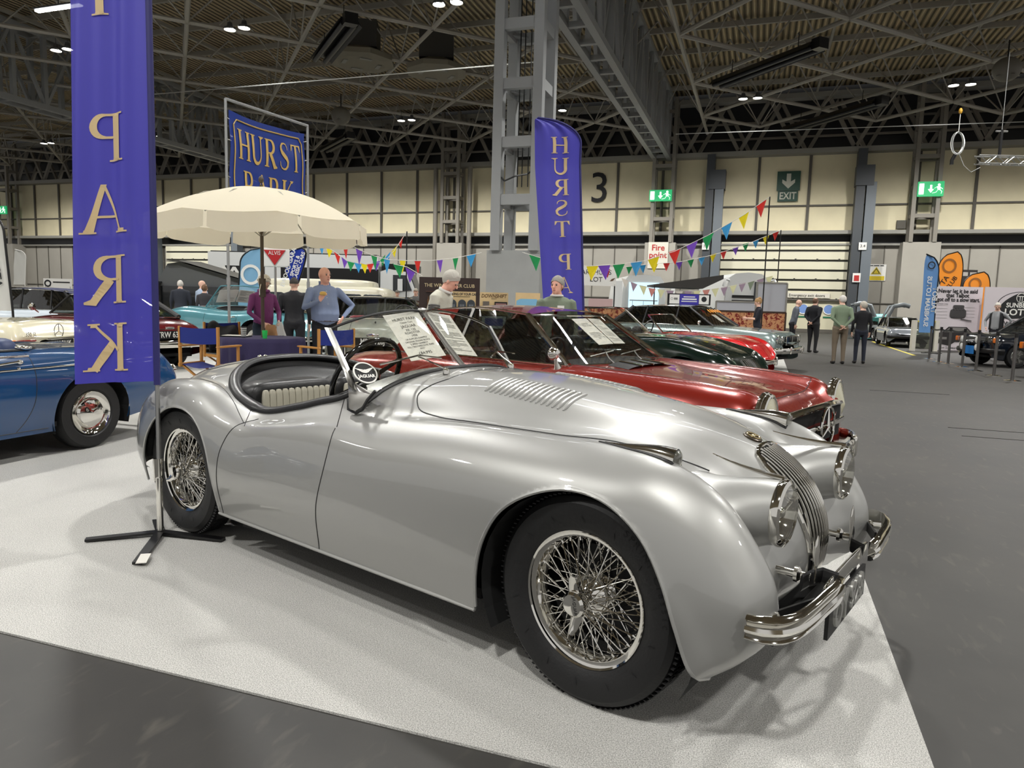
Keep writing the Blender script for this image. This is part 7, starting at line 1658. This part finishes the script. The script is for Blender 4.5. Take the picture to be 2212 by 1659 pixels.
# black lattice stand truss, vans, transporter
VW = mat('van_white', (214, 216, 214), rough=.3, coat=.4); GRY = mat('van_grey_glass', (44, 48, 52), rough=.15)
lo = ray_at(450, 655, 36); t_ = thing('race_transporter', 'long white and black race transporter with a white cab, in front of the far wall', 'lorry', (lo.x, lo.y, 0), RC)
MB().box((4.3, 1.3, 2.15), (8.6, 2.5, 2.75)).build('box_body', VW, t_); MB().prism([(.4, 1.0), (.9, 2.85), (8.62, 2.85), (8.62, 1.9), (6.6, 1.9), (6.2, 1.0), (5.2, 1.0), (4.7, 1.6), (2.4, 1.0)], -.02, .03, 'Y').build('black_side_panel', BLACK, t_); MB().box((4.3, 1.3, 3.50), (8.4, 2.3, .16)).build('roof_pod', BLACK, t_)
text('side_lettering', 'W', frame((1.35, -.03, 2.5), (1, 0, 0), (0, 0, 1)), WHITE, t_, .7, sx=1.6, bold=.02); text('side_lettering', 'RC SPORTSCARS', frame((1.75, -.03, 2.15), (1, 0, 0), (0, 0, 1)), WHITE, t_, .17)
MB().box((3.3, -.0, 2.0), (.8, .09, 2.4)).build('side_door', VW, t_)
MB().prism([(8.7, .5), (8.7, 2.75), (9.1, 2.9), (10.1, 2.75), (10.45, 1.9), (10.6, 1.5), (10.65, .5)], .1, 2.5, 'Y').build('cab', VW, t_); MB().prism([(9.35, 1.75), (9.35, 2.6), (10.0, 2.6), (10.3, 1.85)], .05, .08, 'Y').build('cab_window', GRY, t_); MB().prism([(10.16, 2.65), (10.48, 1.75), (10.60, 1.5), (10.64, 1.5), (10.52, 1.78), (10.20, 2.68)], .25, 2.35, 'Y').build('cab_windscreen', GRY, t_); MB().box((9.6, 1.3, 2.98), (1.7, 2.3, .35)).build('cab_roof_pod', BLACK, t_)
MB().box((9.75, -.18, 2.1), (.24, .12, .6)).build('cab_mirror', VW, t_)
for x in (1.2, 2.4, 9.6): w__ = simple_wheel(.5, .3, 'dome'); w__.parent = t_; w__.location = (x, .3, .5)
MB().box((5.2, 1.3, .7), (10., 2.2, .5)).build('chassis', UNDER, t_)
cv = ray_at(690, 650, 22); o = thing('camper_van', 'cream high-roofed camper van behind the man in the blue-grey shirt', 'van', (cv.x, cv.y, 0), RC)
CV = mat('cream_van_paint', (224, 220, 198), rough=.3, coat=.5)
MB().rbox((0, .9, 1.05), (4.3, 1.8, 1.35), pw=.25).build('van_body', CV, o, smooth=True); MB().rbox((-.1, .9, 1.72), (3.4, 1.5, .42), pw=.35).build('high_roof', CV, o, smooth=True)
for x in (-1.4, -.6, .2, 1.0, 1.65): MB().rbox((x, .02, 1.30), (.60, .04, .36), pw=.3).build('side_window', GRY, o, smooth=True)
for x in (-1.35, 1.35): w__ = simple_wheel(.33, .18, 'dome'); w__.parent = o; w__.location = (x, .12, .33)
for x in (-1.35, 1.35): w__ = copy_tree(HUBS[(.33, .18, 'dome')]); w__.parent = o; w__.location = (x, 1.68, .33)
cp = ray_at(345, 650, 24); o = thing('pop_top_camper', 'dark camper van with tilted pop-up roof and open tailgate, near the left roller door', 'van', (cp.x, cp.y, 0), RC)
DKV = mat('dark_van_paint', (26, 28, 32), rough=.25, coat=.6)
t = MB(); t.box((1.1, 1.0, 1.0), (2.9, 1.7, 1.2)); t.build('van_body', DKV, o); MB().box((-.25, .1, 1.05), (.5, .06, 1.1)).build('open_interior', UNDER, o)
MB().prism([(-.3, 1.60), (.15, 2.35), (.55, 2.42), (3.0, 1.78), (2.8, 1.60)], .3, 1.7, 'Y').build('tilted_roof_canvas', mat('grey_roof_canvas', (84, 86, 88), rough=.9), o)
t = MB()
t.add([(.1, .1, 2.42), (.6, .1, 2.47), (3.1, .1, 1.80), (3.1, 1.9, 1.84), (.6, 1.9, 2.51), (.1, 1.9, 2.46)], [(0, 1, 4, 5), (1, 2, 3, 4)]).build('tilted_roof_lid', DCHROME, o); MB().box((-.5, .5, 1.72), (.9, 1.5, .05)).build('raised_tailgate', DKV, o)
for x in (.3, 2.2): w__ = copy_tree(HUBS[(.33, .18, 'dome')]); w__.parent = o; w__.location = (x, .15, .33)
for x in (.3, 2.2): w__ = copy_tree(HUBS[(.33, .18, 'dome')]); w__.parent = o; w__.location = (x, 1.85, .33)
GLOW = mat('glowing_camper_interior', (188, 218, 232), emit=.75)  # interior panel itself glows, standing in for lamps inside the vans
def van_back(label, px0, px1, pyt, D_):
    a, b = ray_at(px0, pyt, D_), ray_at(px1, pyt, D_); w_ = (b-a).length; h = a.z; o = thing('camper_van', label, 'van', ((a.x+b.x)/2, (a.y+b.y)/2, 0), RC)
    def rr_(z, k_): return [(x*k_, z) for x in ()]
    G = [[(w_/2*(1-.10*max(0, (abs(f)-0))*0-.12*max(0, z/h-.5)**1.5)*f, y, z) for (f, z) in ((-1, .35), (-1.0, h*.6), (-.93, h*.88), (-.75, h*.975), (0, h), (.75, h*.975), (.93, h*.88), (1.0, h*.6), (1, .35))] for y in (0, .3, 5.0, 5.2)]
    t = MB().grid(G); t.build('van_body', VW, o, smooth=30); MB().prism([(p[0], p[2]) for p in G[0]], .0, .02, 'Y').build('van_back_frame', VW, o)
    MB().box((0, -.02, h*.55), (w_*.68, .05, h*.62)).build('glowing_interior', GLOW, o); MB().box((0, -.05, h*.55), (w_*.64, .02, .05)).build('interior_shelf', DCHROME, o)
    for x in (-.25, 0, .25): MB().box((x*w_, -.05, h*.40), (.02, .02, h*.28)).build('cupboard_edge', SINK, o)
    for sg in (-1, 1): MB().box((sg*w_*.62, -.35, h*.5), (.05, .75, h*.75), rz=-sg*.5).build('rear_door', VW, o)
    for x in (-1, 1): w__ = copy_tree(HUBS[(.33, .18, 'dome')]); w__.parent = o; w__.location = (x*(w_/2-.15), .9, .33)
    return o
van_back('white camper van with lit pale blue interior, doors open, right of the far blue flag', 1345, 1440, 592, 38); van_back('white camper van half hidden behind the lattice column plinth', 1150, 1215, 584, 39)
mh = ray_at(1618, 590, 36); o = thing('motorhome', 'white coachbuilt motorhome facing the aisle, left of the tall grey panel', 'motorhome', (mh.x, mh.y, 0), RC)
w_ = 1.2; MB().grid([[(x*w_, y, z) for x, z in ((-1.05, .4), (-1.0, 1.2), (-.92, 2.3), (-.80, 2.95), (-.55, 3.15), (0, 3.22), (.55, 3.15), (.8, 2.95), (.92, 2.3), (1.0, 1.2), (1.05, .4))] for y in (0, 5.5)]).build('coach_body', VW, o, smooth=30)
MB().prism([(x*w_, z) for x, z in ((-1.05, .4), (-1.0, 1.2), (-.92, 2.3), (-.80, 2.95), (-.55, 3.15), (0, 3.22), (.55, 3.15), (.8, 2.95), (.92, 2.3), (1.0, 1.2), (1.05, .4))], .0, .05, 'Y').build('coach_face', VW, o)
for z in (1.75, 2.0, 1.5): MB().box((-.25, -.04, z), (1.1, .05, .13)).build('grille_slot', BLACK, o)
MB().prism([(.3, 1.55), (.32, 2.75), (.9, 2.75), (.98, 1.55)], -.05, -.01, 'Y').build('motorhome_windscreen', GRY, o)
for sg in (-1, 1): MB().tube([(sg*1.0, -.05, 2.8), (sg*1.25, -.25, 2.85), (sg*1.35, -.3, 2.5)], .06, 8).build('coach_mirror', VW, o, smooth=True)
for x in (-.95, .95): w__ = copy_tree(HUBS[(.33, .18, 'dome')]); w__.parent = o; w__.location = (x, .9, .33)
aw = thing('awning', 'dark awning stretched between the lit camper van and the motorhome', 'awning', (mh.x-1.2, mh.y-1.6, 0), RC); MB().prism([(0, 3.0), (-3.4, 2.45), (-3.4, 2.35), (-1.0, 2.3), (0, 2.8)], -.2, 1.6, 'Y').build('awning_cloth', mat('dark_awning', (58, 56, 54), rough=.8), aw); MB().tube([(-3.3, .1, 0), (-3.3, .1, 2.4)], .03, 6).build('awning_leg', BLACK, aw)
sg_ = ray_at(1288, 592, 32); o = thing('hanging_sign', "white sign lettered in black with a small bird, above the pink table board", 'sign', (sg_.x, sg_.y, 0), RC)
MB().box((.1, 0, 2.65), (1.6, .05, .85)).build('sign_panel', WHITE, o); MB().prism([(.62, 2.45), (.75, 2.46), (.86, 2.60), (.70, 2.54)], -.04, -.03, 'Y').build('sign_bird', mat('bird_brown', (96, 70, 50)), o); text('sign_word', "ARTHUR'S", frame((0, -.035, 2.82), (1, 0, 0), (0, 0, 1)), INK, o, .30); text('sign_word', 'LOT', frame((0, -.035, 2.50), (1, 0, 0), (0, 0, 1)), INK, o, .30); MB().tube([(-.65, 0, 0), (-.65, 0, 2.3)], .03, 6).tube([(.85, 0, 0), (.85, 0, 2.3)], .03, 6).build('sign_legs', BLACK, o); MB().box((.25, .02, 1.2), (1.1, .04, .9)).build('pink_board', mat('pink_board', (196, 166, 164)), o)
# ---- signs on the far wall and columns
EXG = mat('exit_green', (26, 140, 84), emit=.9); EXW = mat('exit_white', (236, 246, 236), emit=1.6)
def exit_box(label, x, z, w_=1.45, h=.72, y=YW-1.45):
    o = thing('exit_sign', label, 'exit sign', (x, y, z), 0, 'green running-man exit signs')
    MB().box((0, 0, 0), (w_, .12, h)).build('sign_case', EXG, o); MB().box((-w_*.36, -.07, 0), (w_*.18, .02, h*.72)).build('white_door', EXW, o)
    MB().prism([(-.05, .22), (.05, .22), (.05, -.02), (.15, -.02), (0, -.22), (-.15, -.02), (-.05, -.02)], -.08, -.07, 'Y').build('down_arrow', EXW, o)
    t = MB(); t.lathe([(.001, -.08), (.07, -.08)], (w_*.30, 0, .22), 'Y', 12); t.prism([(w_*.22, .13), (w_*.34, .15), (w_*.36, -.05), (w_*.26, -.07)], -.08, -.07, 'Y')
    for a, b in (((.33, .10), (.45, -.02)), ((.24, .12), (.13, .03)), ((.32, -.05), (.42, -.15)), ((.42, -.15), (.40, -.28)), ((.27, -.05), (.20, -.20)), ((.20, -.20), (.06, -.24))): t.bar((w_*a[0], -.075, a[1]), (w_*b[0], -.075, b[1]), .05, .01)
    t.build('running_figure', EXW, o)
exit_box('green running-man exit sign on the lattice column above the Fire point', -6.5, 8.6); exit_box('green running-man exit sign on the right-hand lattice column', 9.05, 8.62, 1.35, .85); exit_box('green running-man exit sign at the far left of the wall', -66.9, 8.65)
def wall_sign(name, label, x0, x1, z0, z1, m, cat='sign', y=YW+.02):
    o = thing(name, label, cat, ((x0+x1)/2, y, (z0+z1)/2)); MB().box((0, 0, 0), (x1-x0, .06, z1-z0)).build('sign_plate', m, o); return o
FR = lambda x, z, y=-.045: frame((x, y, z), (1, 0, 0), (0, 0, 1))
GRD = mat('dark_green_sign', (24, 66, 50)); o = wall_sign('exit_board', 'large dark green board with a white down arrow over the word EXIT', .62, 2.0, 8.95, 10.15, GRD); MB().prism([(-.13, .45), (.13, .45), (.13, -.05), (.38, .1), (.38, -.12), (0, -.48), (-.38, -.12), (-.38, .1), (-.13, -.05)], -.05, -.04, 'Y').build('down_arrow', mat('faded_white', (190, 190, 174)), o)
MB().box((0, 0, -.95), (1.2, .05, .66)).build('word_plate', GRD, o); text('exit_word', 'EXIT', FR(0, -.95), mat('faded_white', (0, 0, 0)), o, .62, sx=.8, bold=.01)
o = text('hall_number', '3', frame((-10.9, YW+.02, 9.35), (1, 0, 0), (0, 0, 1)), mat('number_black', (26, 26, 28), rough=.7), None, 2.9, ext=.02, bold=.0); tag(o, 'big black numeral 3 painted on the cream wall', 'number')
o = wall_sign('fire_point_sign', 'white Fire point sign with red letters on the column plinth', -7.15, -5.85, 3.9, 5.62, mat('sign_cream', (214, 210, 196)), y=YW-1.30); RW = mat('red_sign_letters', (176, 44, 40)); text('sign_word', 'Fire', FR(0, .48), RW, o, .55, bold=.01); text('sign_word', 'point', FR(0, .0), RW, o, .55, bold=.01)
o = wall_sign('hazard_sign', 'white sign with a yellow warning triangle right of the roller door', 6.21, 7.29, 3.34, 4.35, WHITE); YE = mat('hazard_yellow', (206, 182, 30)); MB().prism([(-.3, -.1), (.3, -.1), (0, .36)], -.045, -.035, 'Y').build('triangle', YE, o); MB().prism([(-.22, -.06), (.22, -.06), (0, .28)], -.05, -.046, 'Y').build('triangle_inner', INK, o); MB().prism([(-.16, -.04), (.16, -.04), (0, .21)], -.055, -.051, 'Y').build('triangle_symbol', YE, o); MB().box((0, -.04, -.34), (.95, .01, .26)).build('yellow_band', YE, o); MB().box((-.28, -.04, .43), (.18, .01, .05)).box((.0, -.04, .43), (.30, .01, .05)).box((.3, -.04, .43), (.2, .01, .05)).build('sign_print', INK, o)
for x, lab in ((5.55, 'small red and white fire notice right of the big roller door'), (-50.2, 'small red and white fire notice beside the left roller door')):
    o = wall_sign('fire_notice', lab, x-.22, x+.22, 3.2, 3.75, WHITE, y=YW-1.05); MB().box((0, -.04, -.03), (.28, .02, .34)).build('red_panel', RW, o)
for x, s in ((-3.5, '3.4'), (5.75, '3.4')): o = wall_sign('door_number_plate', f'small white door number plate {s} on the post ' + ('left of the big roller door' if x < 0 else 'right of the big roller door'), x-.22, x+.22, 5.15, 5.6, WHITE, y=YW-1.05); text('sign_word', s, FR(0, 0), INK, o, .25)
o = wall_sign('door_notice', 'long white notice above the pass doors, emergency exit wording', 1.5, 4.2, 2.2, 2.5, mat('sign_cream', (0, 0, 0)), y=YW-.25); text('sign_word', 'Emergency exit doors', FR(0, 0), INK, o, .24)
a = ray_at(125, 614, 40); o = thing('wall_banner', 'small white club banner low on the left wall', 'banner', (a.x, a.y, 0), RC); MB().box((0, 0, 1.75), (1.6, .04, .55)).build('banner_sheet', WHITE, o); MB().box((.22, -.03, 1.83), (.95, .01, .06)).build('banner_print', INK, o); MB().lathe([(.12, -.03), (.2, -.03)], (-.55, 0, 1.75), 'Y', 20).build('banner_roundel', INK, o); MB().box((-.7, 0, .8), (.04, .04, 1.6)).box((.7, 0, .8), (.04, .04, 1.6)).build('banner_legs', BLACK, o)
MB().box((7.9, YW-.05, 6.75), (.5, .2, .5)).build('wall_box', SEAM)['kind'] = 'structure'
# ---- things hung from the roof
HT = mat('heater_black', (26, 26, 28), rough=.35, metal=.5)
def heater(label, x0, y0, x1, y1, z=11.6):
    c0 = Vector(((x0+x1)/2, (y0+y1)/2, z)); L_ = math.hypot(x1-x0, y1-y0); o = thing('radiant_heater', label, 'heater', c0, math.atan2(y1-y0, x1-x0))
    for s in (-.22, .22): MB().tube([(-L_/2, s, 0), (L_/2, s, 0)], .11, 12).build('heater_tube', HT, o, smooth=40)
    MB().prism([(-.5, -.05), (-.3, .2), (.3, .2), (.5, -.05), (.28, .14), (-.28, .14)], -L_/2, L_/2, 'X').build('reflector_hood', HT, o); MB().box((L_/2+.15, 0, .1), (.4, .5, .4)).build('burner_box', BLACK, o)
    for x in (-L_/3, L_/3): MB().tube([(x, 0, .15), (x, 0, .9)], .02, 5).build('heater_hanger', BLACK, o)
heater('twin-tube black roof heater above the framed banner', -18.7, 27.7, -15.2, 24.4); heater('long black roof heater over the centre aisle, below the deck', -2.44, 35.31, 1.52, 31.34); heater('black roof heater close to the far wall, right of the box truss', .9, 44.87, 5.0, 40.14); heater('dim black roof heater above the parasol, near the far wall', -29.5, 44.1, -25.4, 40.84)
def hvac(label, x, y, z=12.2, s_=1.5):
    o = thing('air_unit', label, 'air unit', (x, y, z), .4); G8 = lambda r_, z_: [(r_*cos(PI/8+PI/4*k_), r_*sin(PI/8+PI/4*k_), z_) for k_ in range(8)]
    MB().grid([G8(s_*.72, -.05), G8(s_, .0), G8(s_, .22), G8(s_*.6, .5), G8(.01, .5)], cv=True).grid([G8(.01, -.05), G8(s_*.72, -.05)], cv=True).build('diffuser_body', mat('air_unit_grey', (120, 114, 98), rough=.6), o); MB().box((0, 0, 1.1), (1.6, 1.6, 1.2)).build('duct_box', mat('duct_dark', (58, 56, 52), rough=.6), o)
    for k_ in range(4): q = PI/2*k_+.4; MB().box((s_*.5*cos(q), s_*.5*sin(q), -.07), (.55, .18, .03), rz=q+PI/2).build('outlet_slot', RAIL, o)
hvac('octagonal ceiling air unit left of the lattice column', -15.3, 32.3); hvac('ceiling air unit beyond the twin-tube heater', -18.4, 30.6, 12.4, 1.6)
for x, y, lab in ((-23.4, 36.7, 'round ceiling speaker above and left of the parasol'), (9.36, 36.6, 'round ceiling speaker at the top right')):
    o = thing('ceiling_speaker', lab, 'speaker', (x, y, 11.8)); MB().ell((0, 0, 0), (.55, .55, .5), 20, 12).build('speaker_dome', mat('speaker_grey', (110, 106, 96), rough=.6), o, smooth=True)
    for k_ in range(5): q = 2*PI*k_/5; MB().lathe([(.001, 0), (.09, 0)], (.42*cos(q), .42*sin(q), -.3), 'Z', 12).build('speaker_port', BLACK, o)
    MB().tube([(0, 0, .45), (0, 0, 1.2)], .03, 6).build('speaker_hanger', BLACK, o)
a, b = Vector((6.66, 28.43, 6.58)), Vector((10.5, 29.75, 6.62)); o = thing('lighting_truss', 'short silver lighting truss hung at the right edge', 'truss', a, math.atan2(b.y-a.y, b.x-a.x)); t = MB(); L_ = (b-a).length
ALU = mat('aluminium', (206, 208, 206), rough=.3, metal=.8)
for y in (-.13, .13):
    for z in (-.13, .13): t.tube([(0, y, z), (L_, y, z)], .022, 6)
k_ = 0; x = 0
while x < L_-.2:
    for y in (-.13, .13): t.tube([(x, y, -.13 if k_ % 2 else .13), (x+.3, y, .13 if k_ % 2 else -.13)], .013, 5)
    for z in (-.13, .13): t.tube([(x, -.13 if k_ % 2 else .13, z), (x+.3, .13 if k_ % 2 else -.13, z)], .013, 5)
    x += .3; k_ += 1
t.build('truss_lattice', ALU, o, smooth=True); MB().tube([(.75, 0, .15), (.75, 0, 1.0)], .05, 8).build('chain_motor', BLACK, o); MB().tube([(.75, 0, 1.0), (.75, 0, 3.5)], .012, 5).tube([(.55, 0, .95), (.95, 0, .95)], .03, 6).build('hanging_chain', ALU, o)
o = thing('hanging_cable_coil', 'coiled silver cable on a hook left of the hung truss', 'cable', (6.0, 28.2, 7.1)); t = MB(); rr = random.Random(4)
for k_ in range(7): e_ = rr.random()*.06; t.tube([((.19+e_)*cos(q)*.8, (.06+e_)*sin(q+k_), (.34+e_)*sin(q)) for q in [2*PI*j/20 for j in range(20)]], .016, 5, closed=True)
t.build('coil', ALU, o, smooth=True); MB().tube([(0, 0, .35), (0, 0, 1.0)], .012, 5).build('coil_rope', WHITE, o); MB().ell((0, 0, 1.05), (.06, .06, .10)).build('hook', mat('hook_yellow', (200, 150, 40)), o); MB().tube([(.0, 0, -.3), (-.12, 0, -.55), (-.12, 0, -.7)], .06, 8).build('plug', BLACK, o); MB().tube([(.05, 0, -.3), (.25, 0, -.75), (.5, .1, -.95), (.75, .1, -.8)], .012, 5).build('loose_end', ALU, o)
for lab, a, b in (('thin steel wire crossing the roof left of the lattice column', (-27.4, 26.8, 10.5), (-8.4, 26.8, 10.45)), ('thin steel wire crossing the roof on the right', (-4.98, 41.7, 11), (30, 43.5, 10.9))):
    o = MB().tube([Vector(a)*0, (Vector(b)-Vector(a))], .025, 5).build('overhead_wire', ALU, None); o.location = a; tag(o, lab, 'wire')
# strip lights under the left truss and behind the photographer
STR = mat('strip_lamp', (250, 252, 255), emit=9)
for i, (x, y, L_, rz) in enumerate(((-24.4, 19.95, 2.2, 0), (-1.0, 11.5, 6, 0), (-8.5, 13.5, 6, 0), (3.5, 15.5, 6, 0), (-3.5, 18.5, 5, 0))):
    o = thing('strip_light', 'row of white strip lamps under the roof at the top left corner' if i == 0 else f'strip lamp run {["", "one", "two", "three", "four"][i]} in the roof, out of the photo', 'strip light', (x, y, 11.4), rz)
    for k_ in range(6): MB().box((-L_/2+L_*(k_+.5)/6, 0, 0), (L_/6*.86, .22 if i else .16, .05)).build('strip_lamp', STR, o)
    MB().box((0, 0, .06), (L_, .3, .06)).build('strip_housing', LH, o); MB().tube([(0, 0, .08), (0, 0, .9)], .02, 5).build('strip_hanger', LH, o)
